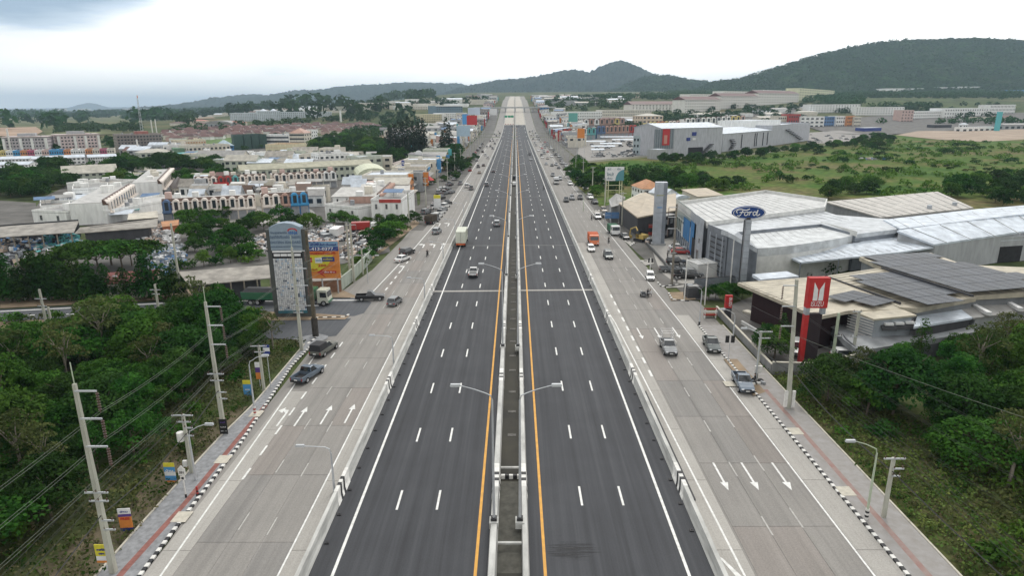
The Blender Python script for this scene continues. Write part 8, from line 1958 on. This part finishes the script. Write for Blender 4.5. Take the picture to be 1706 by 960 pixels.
for k in range(30):
 px = -20 + k * 11.5
 if 195 < px < 270: continue
 g = G(px,497 - px * .012); plant('middark',g.x,g.y,rd.uniform(.3,.45),'small dark tree behind the conical row by the side street','dark trees behind the conical row',rd=rd)
for i,(px,py) in enumerate(((360,440),(384,438),(410,436),(340,444),(320,446),(432,434),(300,448),(372,430),(395,430),(420,428))): g = G(px,py); plant('bright' if i % 2 else 'bush',g.x,g.y,.5 if i % 2 else 1.6,'bright leafy bush behind the long grey shed roof','bushes behind the long grey shed','shrub',rd=rd)
for px,py in ((155,531),(175,530),(232,528),(250,527),(265,526),(285,524),(12,538),(35,537),(60,536),(95,534),(400,528),(418,527),(432,527)): g = G(px,py); plant('bush',g.x,g.y,1.3,'clipped hedge clump on the strip dividing the side street','hedge clumps in the side street','shrub',rd=rd)
for px,py,s in ((330,560,1.1),(372,553,1.0),(352,548,.9),(312,572,1.0),(392,566,.9),(425,575,.8),(455,580,.7),(300,558,.8)): g = G(px,py); plant('near',g.x,g.y,s,'tall leafy tree at the edge of the wood by the side street corner','trees at the side street corner',rd=rd)
for px,py,s in ((640,408,.75),(655,398,.8),(628,420,.6),(668,386,.7),(612,436,.5),(645,384,.7),(600,446,.45),(690,372,.5),(616,404,.6),(636,396,.6)): g = G(px,py); plant('mid',g.x,g.y,s * .8,'olive roadside tree between the junk yard and the left apron','olive trees by the left apron',rd=rd)
for px,py,s in ((556,376,.6),(572,374,.6),(590,378,.5),(612,380,.55),(632,376,.5),(530,380,.5),(654,374,.45)): g = G(px,py); plant('bright',g.x,g.y,s * 1.2,'bright tree below the white shop blocks','trees below the white shop blocks',rd=rd)
# belts in the left town
tot += wood([(0,330),(60,336),(110,318),(142,308),(140,296),(60,296),(0,298)],9.5,21,'mid',.95,'green tree in the large clump left of the slanting townhouse row','clump left of the slanting row',mix=(('middark',.4),))
tot += wood([(60,294),(64,282),(114,281),(118,292)],10,22,'middark',1.0,'dark tree in the round clump behind the white terraces','dark round clump')
tot += wood([(168,288),(200,278),(300,274),(372,280),(370,288),(300,286),(200,294)],10,23,'middark',.95,'dark tree in the belt across the left town','tree belt across the left town',mix=(('mid',.4),))
tot += wood([(180,312),(330,315),(330,304),(400,304),(400,296),(270,300),(180,300)],9,24,'mid',.8,'green tree behind the second townhouse row','trees behind the second row')
tot += wood([(470,312),(530,308),(530,300),(440,304)],9,25,'mid',.6,'green tree between the cream building and the second row','trees by the cream building')
tot += wood([(522,262),(640,268),(700,284),(715,284),(712,262),(650,262),(640,240),(560,232),(522,240)],14,26,'mid',1.05,'green tree in the wood below the casuarina group','wood below the casuarinas',mix=(('middark',.45),))
tot += wood([(716,294),(762,290),(770,262),(730,262)],11,27,'middark',1.05,'dark tree beside the left road shops','dark trees beside the left road shops')
for i,(px,py) in enumerate([(650 + 8 * k,264 + (k % 2) * 3) for k in range(8)] + [(652 + 9 * k,256) for k in range(7)] + [(738,262),(744,258),(750,264)]): g = G(px,py); plant('cas',g.x,g.y,rd.uniform(1.15,1.4) * (1 if px < 720 else .9),'tall dark casuarina tree in the tight group left of the highway' if px < 720 else 'slim dark casuarina tree beside the left roadside shops','casuarina group' if px < 720 else 'slim casuarinas',rd=rd)
tot += wood([(705,312),(770,300),(800,262),(790,262),(740,300),(705,304)],8,28,'mid',.4,'small roadside tree in front of the left car park','small trees before the left car park')
# right side: meadow edges and clumps
tot += wood([(950,300),(1000,344),(1012,334),(1035,318),(1010,300),(960,276),(945,278)],10,31,'mid',.8,'green tree along the right roadside edge of the meadow','trees on the roadside edge of the meadow',mix=(('middark',.4),))
tot += wood([(1035,322),(1075,318),(1130,322),(1200,324),(1260,318),(1230,306),(1100,300),(1020,302)],11,32,'middark',.8,'dark tree behind the beige sheds and the showroom','trees behind the beige sheds',mix=(('mid',.5),))
tot += wood([(1380,332),(1470,330),(1480,318),(1400,312),(1370,318)],11,33,'middark',.8,'dark tree in the clump behind the showroom halls','clump behind the showroom halls',mix=(('mid',.4),))
tot += wood([(1570,330),(1640,345),(1720,352),(1720,306),(1660,300),(1590,308)],11,34,'middark',.85,'dark tree in the large clump right of the showroom halls','large clump right of the halls',mix=(('mid',.4),))
tot += wood([(1540,286),(1552,286),(1552,281),(1540,281)],9,35,'middark',1.0,'single round dark tree out in the meadow','round tree in the meadow')
tot += wood([(1060,272),(1150,276),(1215,270),(1330,256),(1430,244),(1440,238),(1400,241),(1300,254),(1210,266),(1100,266)],12,36,'middark',.72,'dark tree along the wall below the grey halls','trees along the wall below the halls',mix=(('mid',.5),))
tot += wood([(1430,250),(1470,252),(1490,236),(1470,226),(1430,232)],13,37,'mid',.7,'green tree in the clump left of the sand lot','clump left of the sand lot')
tot += wood([(1240,492),(1290,500),(1300,488),(1235,482)],4,38,'near',.5,'dark tree beside the black gate shed','trees beside the gate shed')
for px,py in ((1192,498),(1206,500),(1222,500),(1236,498),(1180,500)): g = G(px,py); plant('near',g.x,g.y,.42,'small dark round tree in the hedge beside the small red pylon sign','hedge beside the small red pylon',rd=rd)
for px,py in ((1245,464),(1258,462),(1272,458),(1284,455),(1234,470),(1340,462),(1355,458),(1370,456),(1386,452),(1400,448),(1414,444)): g = G(px,py); plant('bright' if px % 2 else 'bush',g.x,g.y,.42 if px % 2 else 1.7,'bright green shrub in the hedge before the white canopy roof','hedge before the white canopy','shrub',rd=rd)
for px,py,s in ((1290,598,.7),(1278,590,.6),(1300,588,.65),(1390,618,.35),(1268,575,.4)): g = G(px,py); plant('near',g.x,g.y,s,'leafy tree in the dealer yard left of the tall red sign','trees in the dealer yard',rd=rd)
for px,py,s in ((1500,612,.55),(1530,606,.7),(1470,618,.4),(1640,596,.7),(1670,592,.85),(1700,590,.9),(1600,604,.5),(1740,586,1.0)): g = G(px,py); plant('bright' if px in (1500,1640,1700) else 'near',g.x,g.y,s,'leafy tree standing against the dealer workshop wall','trees against the dealer workshop',rd=rd)
g = G(1596,432); plant('bright',g.x,g.y,.5,'lone small bush beside the white annex wall',None,'shrub',rd=rd)
k_ = 0
for x,y in scatter(wp([(1010,300),(1240,320),(1400,322),(1700,345),(1800,350),(1800,236),(1640,238),(1500,234),(1300,262),(1100,270)]),11.5,39):
 if noise.noise(Vector((x / 45,y / 45,3))) + rd.uniform(-.3,.3) > .02 and k_ < 290: plant('fbush',x,y,rd.choice((.35,.45,.6,.8,1.2)) * rd.uniform(.85,1.1),'low bush scattered over the meadow right of the highway','bushes scattered over the meadow','shrub',rd=rd); k_ += 1
g = G(1455,266); b = MB(); rr = random.Random(8)
for k in range(40): b.box((g.x + rr.uniform(-9,9),g.y + rr.uniform(-2,2),0),(rr.uniform(.6,2.2),rr.uniform(.5,1.5),rr.uniform(.3,1.5)),[JW,JG,JB,JP][k % 4],rr.uniform(0,3))
tag(b.build('rubble_heap'),'white and grey rubble heap lying in the middle of the meadow','rubble heap',kind='stuff')
# far masses that read as one wood
def woodland(poly,sp,seed,s=1.0,thr=-.12,name='distant_wood',m=None,world=False,leaf=1.6,per=.10):
 P = poly if world else wp(poly); cl = []; rg = random.Random(seed)
 for x,y in scatter(P,sp,seed):
  if noise.noise(Vector((x / (sp * 3.2),y / (sp * 3.2),seed))) + rg.uniform(-.15,.15) < thr: continue
  z = T(x,y); s = max(s,scatter.sp / 22) if sp > 18 else s; cl.append((x,y,z + 3.6 * s,rg.uniform(4.6,7.0) * s,.75)); cl.append((x + rg.uniform(-3,3),y + rg.uniform(-3,3),z + 1.5 * s,4.5 * s,.6))
 if not cl: return
 V = leaf_cloud(seed,cl,per * 10 / s / s,leaf * s,.5); tag(link(name,quads_mesh(name,V,m or ML_DARK)),kind='stuff'); return len(V) // 4
q = 0
for i,(poly,sp,th_) in enumerate((([(-200,214),(240,226),(300,238),(300,192),(-200,190)],21,.22),([(230,200),(560,210),(700,206),(740,190),(560,184),(300,186)],26,.12),([(900,200),(1100,204),(1340,190),(1700,200),(1700,176),(1340,176),(1000,178)],24,.14))): woodland(poly,sp,300 + i,.9,th_)
for i,(poly,sp,s_,th_,m_) in enumerate((([(1010,300),(1240,320),(1400,322),(1700,345),(1850,350),(1850,236),(1640,238),(1500,234),(1300,262),(1100,270)],8,.36,.20,ML_LIT),([(250,238),(440,227),(640,216),(600,209),(470,211),(300,217)],15,.42,-.02,ML_DARK),([(0,300),(200,262),(400,240),(520,262),(600,290),(400,300),(200,300)],14,.45,.12,ML_DARK),([(940,228),(1060,222),(1240,212),(1340,200),(1340,184),(1140,196),(940,206)],20,.55,.10,ML_DARK),([(1000,302),(1100,318),(1240,322),(1100,285),(960,280)],8,.5,.0,ML_MID))): woodland(poly,sp,400 + i,s_,th_,'scrub',m_)
for i,(poly,sp) in enumerate((([(90,222),(235,219),(235,210),(100,212)],15),([(30,197),(180,197),(210,189),(40,189)],30),([(210,196),(330,212),(320,196),(240,190)],26),([(270,224),(300,226),(385,218),(380,212),(300,214)],20),([(320,196),(560,190),(600,184),(420,181),(300,188)],34),([(540,206),(700,212),(720,196),(600,190),(556,196)],22),([(640,232),(720,222),(730,212),(640,214)],20),([(560,232),(640,236),(640,222),(590,218)],17),([(560,188),(800,176),(820,168),(700,170),(560,180)],34),([(385,210),(470,204),(560,200),(560,207),(470,212),(400,216)],20),([(900,183),(1010,186),(1060,184),(1050,172),(920,170)],26),([(1085,204),(1160,206),(1200,198),(1340,184),(1340,178),(1200,190),(1090,194)],20),([(1340,172),(1440,178),(1440,166),(1390,160),(1340,168)],26),([(1430,164),(1700,162),(1720,152),(1480,150),(1400,158)],36),([(1440,206),(1720,208),(1720,200),(1500,207)],18),([(1400,183),(1560,182),(1560,178),(1400,178)],24),([(1000,172),(1400,158),(1400,152),(1150,154),(980,164)],36),([(560,172),(700,172),(790,166),(700,163),(560,166)],34),([(920,172),(1010,172),(1060,165),(930,164)],34),([(1700,168),(1300,163),(1390,158),(1700,156)],36),([(-100,290),(0,300),(0,340),(-100,350)],12),([(-100,262),(0,262),(20,240),(-100,236)],22),([(85,256),(98,256),(98,236),(85,240)],12),([(170,254),(198,256),(198,240),(172,240)],13),([(590,226),(646,226),(650,218),(590,216)],16))):
 q += woodland(poly,sp,200 + i,1.0 if sp < 24 else 1.35) or 0
patch('yard',[(-160,330),(0,334),(60,338),(60,374),(-160,382)],M_YARD,.007)
patch('dirt_verge',[(600,452),(625,428),(700,372),(690,366),(630,410),(596,446)],M_DIRT,.014)
patch('yard',[(905,212),(960,262),(1000,250),(1100,226),(1100,206),(930,200)],M_YARD,.015)
patch('verge',[(33.3,82),(33.3,34),(70,34),(60,52),(48,66),(42,80)],field_mat('rough_verge',[(.3,(.035,.06,.015)),(.5,(.07,.08,.028)),(.7,(.11,.095,.05))],.15,1.2),.01,world=True)
patch('yard',[(1430,232),(1492,224),(1600,217),(1706,213),(1706,188),(1520,190),(1430,196),(1345,212)],M_YARD,.0)
patch('yard',[(1085,206),(1345,214),(1345,176),(1240,184),(1140,194)],M_YARD,.0)
patch('yard',[(0,300),(0,264),(180,260),(300,242),(440,232),(640,222),(715,240),(720,290),(600,300),(300,300)],M_YARD,.004)
# ---- hills
def hill_mat(name, c1, c2, c3):
 m = bpy.data.materials.new(name); m.use_nodes = True; nt = m.node_tree; N = nt.nodes.new; L = nt.links.new
 b = nt.nodes['Principled BSDF']; b.inputs['Roughness'].default_value = 1.0; b.inputs['Specular IOR Level'].default_value = 0.0
 ge = N('ShaderNodeNewGeometry')
 n1 = N('ShaderNodeTexNoise'); n1.inputs['Scale'].default_value = 0.07; n1.inputs['Detail'].default_value = 6; n1.inputs['Roughness'].default_value = .75
 n2 = N('ShaderNodeTexNoise'); n2.inputs['Scale'].default_value = 0.006; n2.inputs['Detail'].default_value = 5
 for n in (n1, n2): L(ge.outputs['Position'], n.inputs['Vector'])
 r = N('ShaderNodeValToRGB'); r.color_ramp.elements[0].position = .35; r.color_ramp.elements[0].color = (*c1, 1)
 r.color_ramp.elements[1].position = .65; r.color_ramp.elements[1].color = (*c2, 1); L(n1.outputs['Fac'], r.inputs[0])
 mr = N('ShaderNodeMapRange'); mr.inputs['From Min'].default_value = .5; mr.inputs['From Max'].default_value = .72; mr.inputs['To Max'].default_value = .6
 L(n2.outputs['Fac'], mr.inputs['Value'])
 mx = N('ShaderNodeMixRGB'); mx.inputs[2].default_value = (*c3, 1); L(mr.outputs[0], mx.inputs[0]); L(r.outputs[0], mx.inputs[1])
 L(mx.outputs[0], b.inputs['Base Color'])
 bp = N('ShaderNodeBump'); bp.inputs['Distance'].default_value = 9; bp.inputs['Strength'].default_value = 1; L(n1.outputs['Fac'], bp.inputs['Height']); L(bp.outputs[0], b.inputs['Normal'])
 return m
def hill(name, ridge, D, m, foot=900, back=900, rough=8.0, nu=260, nv=70, seed=0, base=0.0):
 """ridge: photograph points of the skyline, D its distance from the camera."""
 pts = []
 for px, py in ridge:
  d = ray(px, py); t = D / d.y; p = EYE + d * t; pts.append((p.x, p.z))
 b = MB(); x0, x1 = pts[0][0], pts[-1][0]
 def rz(x):
  for (xa, za), (xb, zb) in zip(pts, pts[1:]):
   if x <= xb: return za + (zb - za) * (x - xa) / (xb - xa)
  return pts[-1][1]
 nv_f = int(nv * .72)
 for j in range(nv + 1):
  v = -1 + j / nv_f if j <= nv_f else (j - nv_f) / (nv - nv_f)
  for i in range(nu + 1):
   x = x0 + (x1 - x0) * i / nu
   y = D + (v * foot if v < 0 else v * back)
   sp_ = noise.noise(Vector((x / 420 + seed, seed, 0))) * .35
   f = (1 - abs(v)) ; prof = sst(f) * .75 + f * .25 if v < 0 else sst(f)
   gul = noise.fractal(Vector((x / 330 + seed, y / 600, seed)), 1.0, 2.1, 4) * 26 * f * (1 - f) * 4 * (1 if v < 0 else .3) * min(1.0, rz(x) / 150)
   h = (rz(x) - base) * prof + gul + base
   h += noise.noise(Vector((x / 26, y / 26, seed))) * rough * .9 + noise.noise(Vector((x / 9, y / 9, seed))) * rough * .5
   b.v.append((x, y, h - (12 if f < .02 else 0)))
 for j in range(nv):
  for i in range(nu):
   a = j * (nu + 1) + i; b.f.append((a, a + 1, a + nu + 2, a + nu + 1)); b.m.append(0)
 return tag(b.build(name, m, smooth=False), kind='structure')
MH1 = hill_mat('forest_hill', (0.005, 0.016, 0.005), (0.045, 0.10, 0.020), (0.06, 0.08, 0.032))
MH2 = hill_mat('far_forest_hill', (0.012, 0.022, 0.014), (0.042, 0.062, 0.034), (0.06, 0.07, 0.045))
h1 = hill('hill', [(1120, 178), (1160, 150), (1190, 138), (1230, 133), (1260, 125), (1300, 113), (1340, 100), (1380, 88), (1420, 80), (1460, 72), (1500, 69), (1560, 68), (1620, 67), (1680, 68), (1706, 76), (1780, 92), (1900, 125), (2050, 165)], 2900, MH1, 1000, 900, 9, 420, 110, 1)
h2 = hill('hill', [(960, 176), (1000, 158), (1040, 142), (1075, 128), (1110, 126), (1140, 133), (1180, 138), (1230, 136), (1300, 150)], 3800, MH1, 1100, 900, 12, 260, 80, 2)
hill('hill', [(690, 172), (740, 156), (770, 147), (800, 140), (830, 134), (860, 133), (890, 129), (920, 122), (950, 116), (980, 121), (1000, 111), (1030, 101), (1055, 110), (1080, 124), (1120, 140), (1200, 150), (1300, 172)], 5200, MH2, 1700, 1200, 22, 320, 80, 3)
hill('hill', [(330, 179), (380, 168), (410, 160), (425, 158), (445, 162), (470, 159), (500, 151), (530, 151), (560, 148), (600, 142), (640, 141), (680, 138), (700, 138), (740, 140), (765, 140), (790, 146), (840, 150), (900, 172)], 6800, MH2, 2300, 1500, 26, 340, 80, 4)
hill('hill', [(120, 181), (140, 175.5), (150, 171.5), (160, 175.5), (182, 181)], 13000, MH2, 900, 900, 10, 40, 20, 5)
hill('hill', [(-250, 184), (-100, 182), (60, 180.5), (240, 178), (400, 174), (520, 178)], 15000, MH2, 1500, 1000, 10, 120, 16, 6)
for q_, (h_, n_, lm_) in enumerate(((h1, 9000, ML_DARK), (h1, 3500, ML_MID), (h2, 3500, ML_DARK))):
 rg = random.Random(70 + q_); vs = h_.data.vertices; ymid = sum((vs[0].co.y, vs[-1].co.y)) / 2 + 120; cl = []
 while len(cl) < n_:
  c = vs[rg.randrange(len(vs))].co
  if c.y < ymid and c.z > T(c.x, c.y) - 2 and noise.noise(Vector((c.x / 90, c.y / 90, q_))) > -.25: cl.append((c.x + rg.uniform(-6, 6), c.y + rg.uniform(-6, 6), c.z + 1.5, rg.uniform(5, 10), .7))
 tag(link('hill_forest', quads_mesh('hill_forest', leaf_cloud(70 + q_, cl, .11, 3.2, .5), lm_)), kind='stuff')
# ---- haze
hb = MB(); X0, X1, Y0, Y1, Z0, Z1 = -15500, 15500, -700, 31000, -60, 420
hb.hexa([(X0, Y0, Z0), (X1, Y0, Z0), (X1, Y1, Z0), (X0, Y1, Z0), (X0, Y0, Z1), (X1, Y0, Z1), (X1, Y1, Z1), (X0, Y1, Z1)])
hm = bpy.data.materials.new('air_haze'); hm.use_nodes = True; hn = hm.node_tree; hn.nodes.clear()
ho = hn.nodes.new('ShaderNodeOutputMaterial'); hv = hn.nodes.new('ShaderNodeVolumePrincipled')
hv.inputs['Color'].default_value = (0.62, 0.81, 1.0, 1); hv.inputs['Density'].default_value = 0.00009
hn.links.new(hv.outputs[0], ho.inputs['Volume'])
tag(hb.build('haze', hm), kind='stuff')
# ---- alike things told apart by their order in depth
ORD = 'nearest,second nearest,third nearest,fourth nearest,fifth nearest,sixth nearest,seventh nearest,eighth nearest,ninth nearest,tenth nearest,eleventh nearest,twelfth nearest,thirteenth nearest,fourteenth nearest,fifteenth nearest,sixteenth nearest'.split(',')
ORL = 'leftmost,second from left,third from left,fourth from left,fifth from left,sixth from left,seventh from left,eighth from left,ninth from left,tenth from left,eleventh from left'.split(',')
bpy.context.view_layer.update()
same = {}
for o in COL.objects:
 if o.get('label') and o.get('category'): same.setdefault(o['label'], []).append(o)
for lab, os_ in same.items():
 if 2 <= len(os_) <= 16:
  th = os_[0].name.startswith('townhouse') and len(os_) <= 11
  os_.sort(key=(lambda o: PJ(o.matrix_world.translation)[0]) if th else (lambda o: o.matrix_world.translation.y))
  for k, o in enumerate(os_):
   o['label'] = lab + ', ' + (ORL if th else ORD)[k]
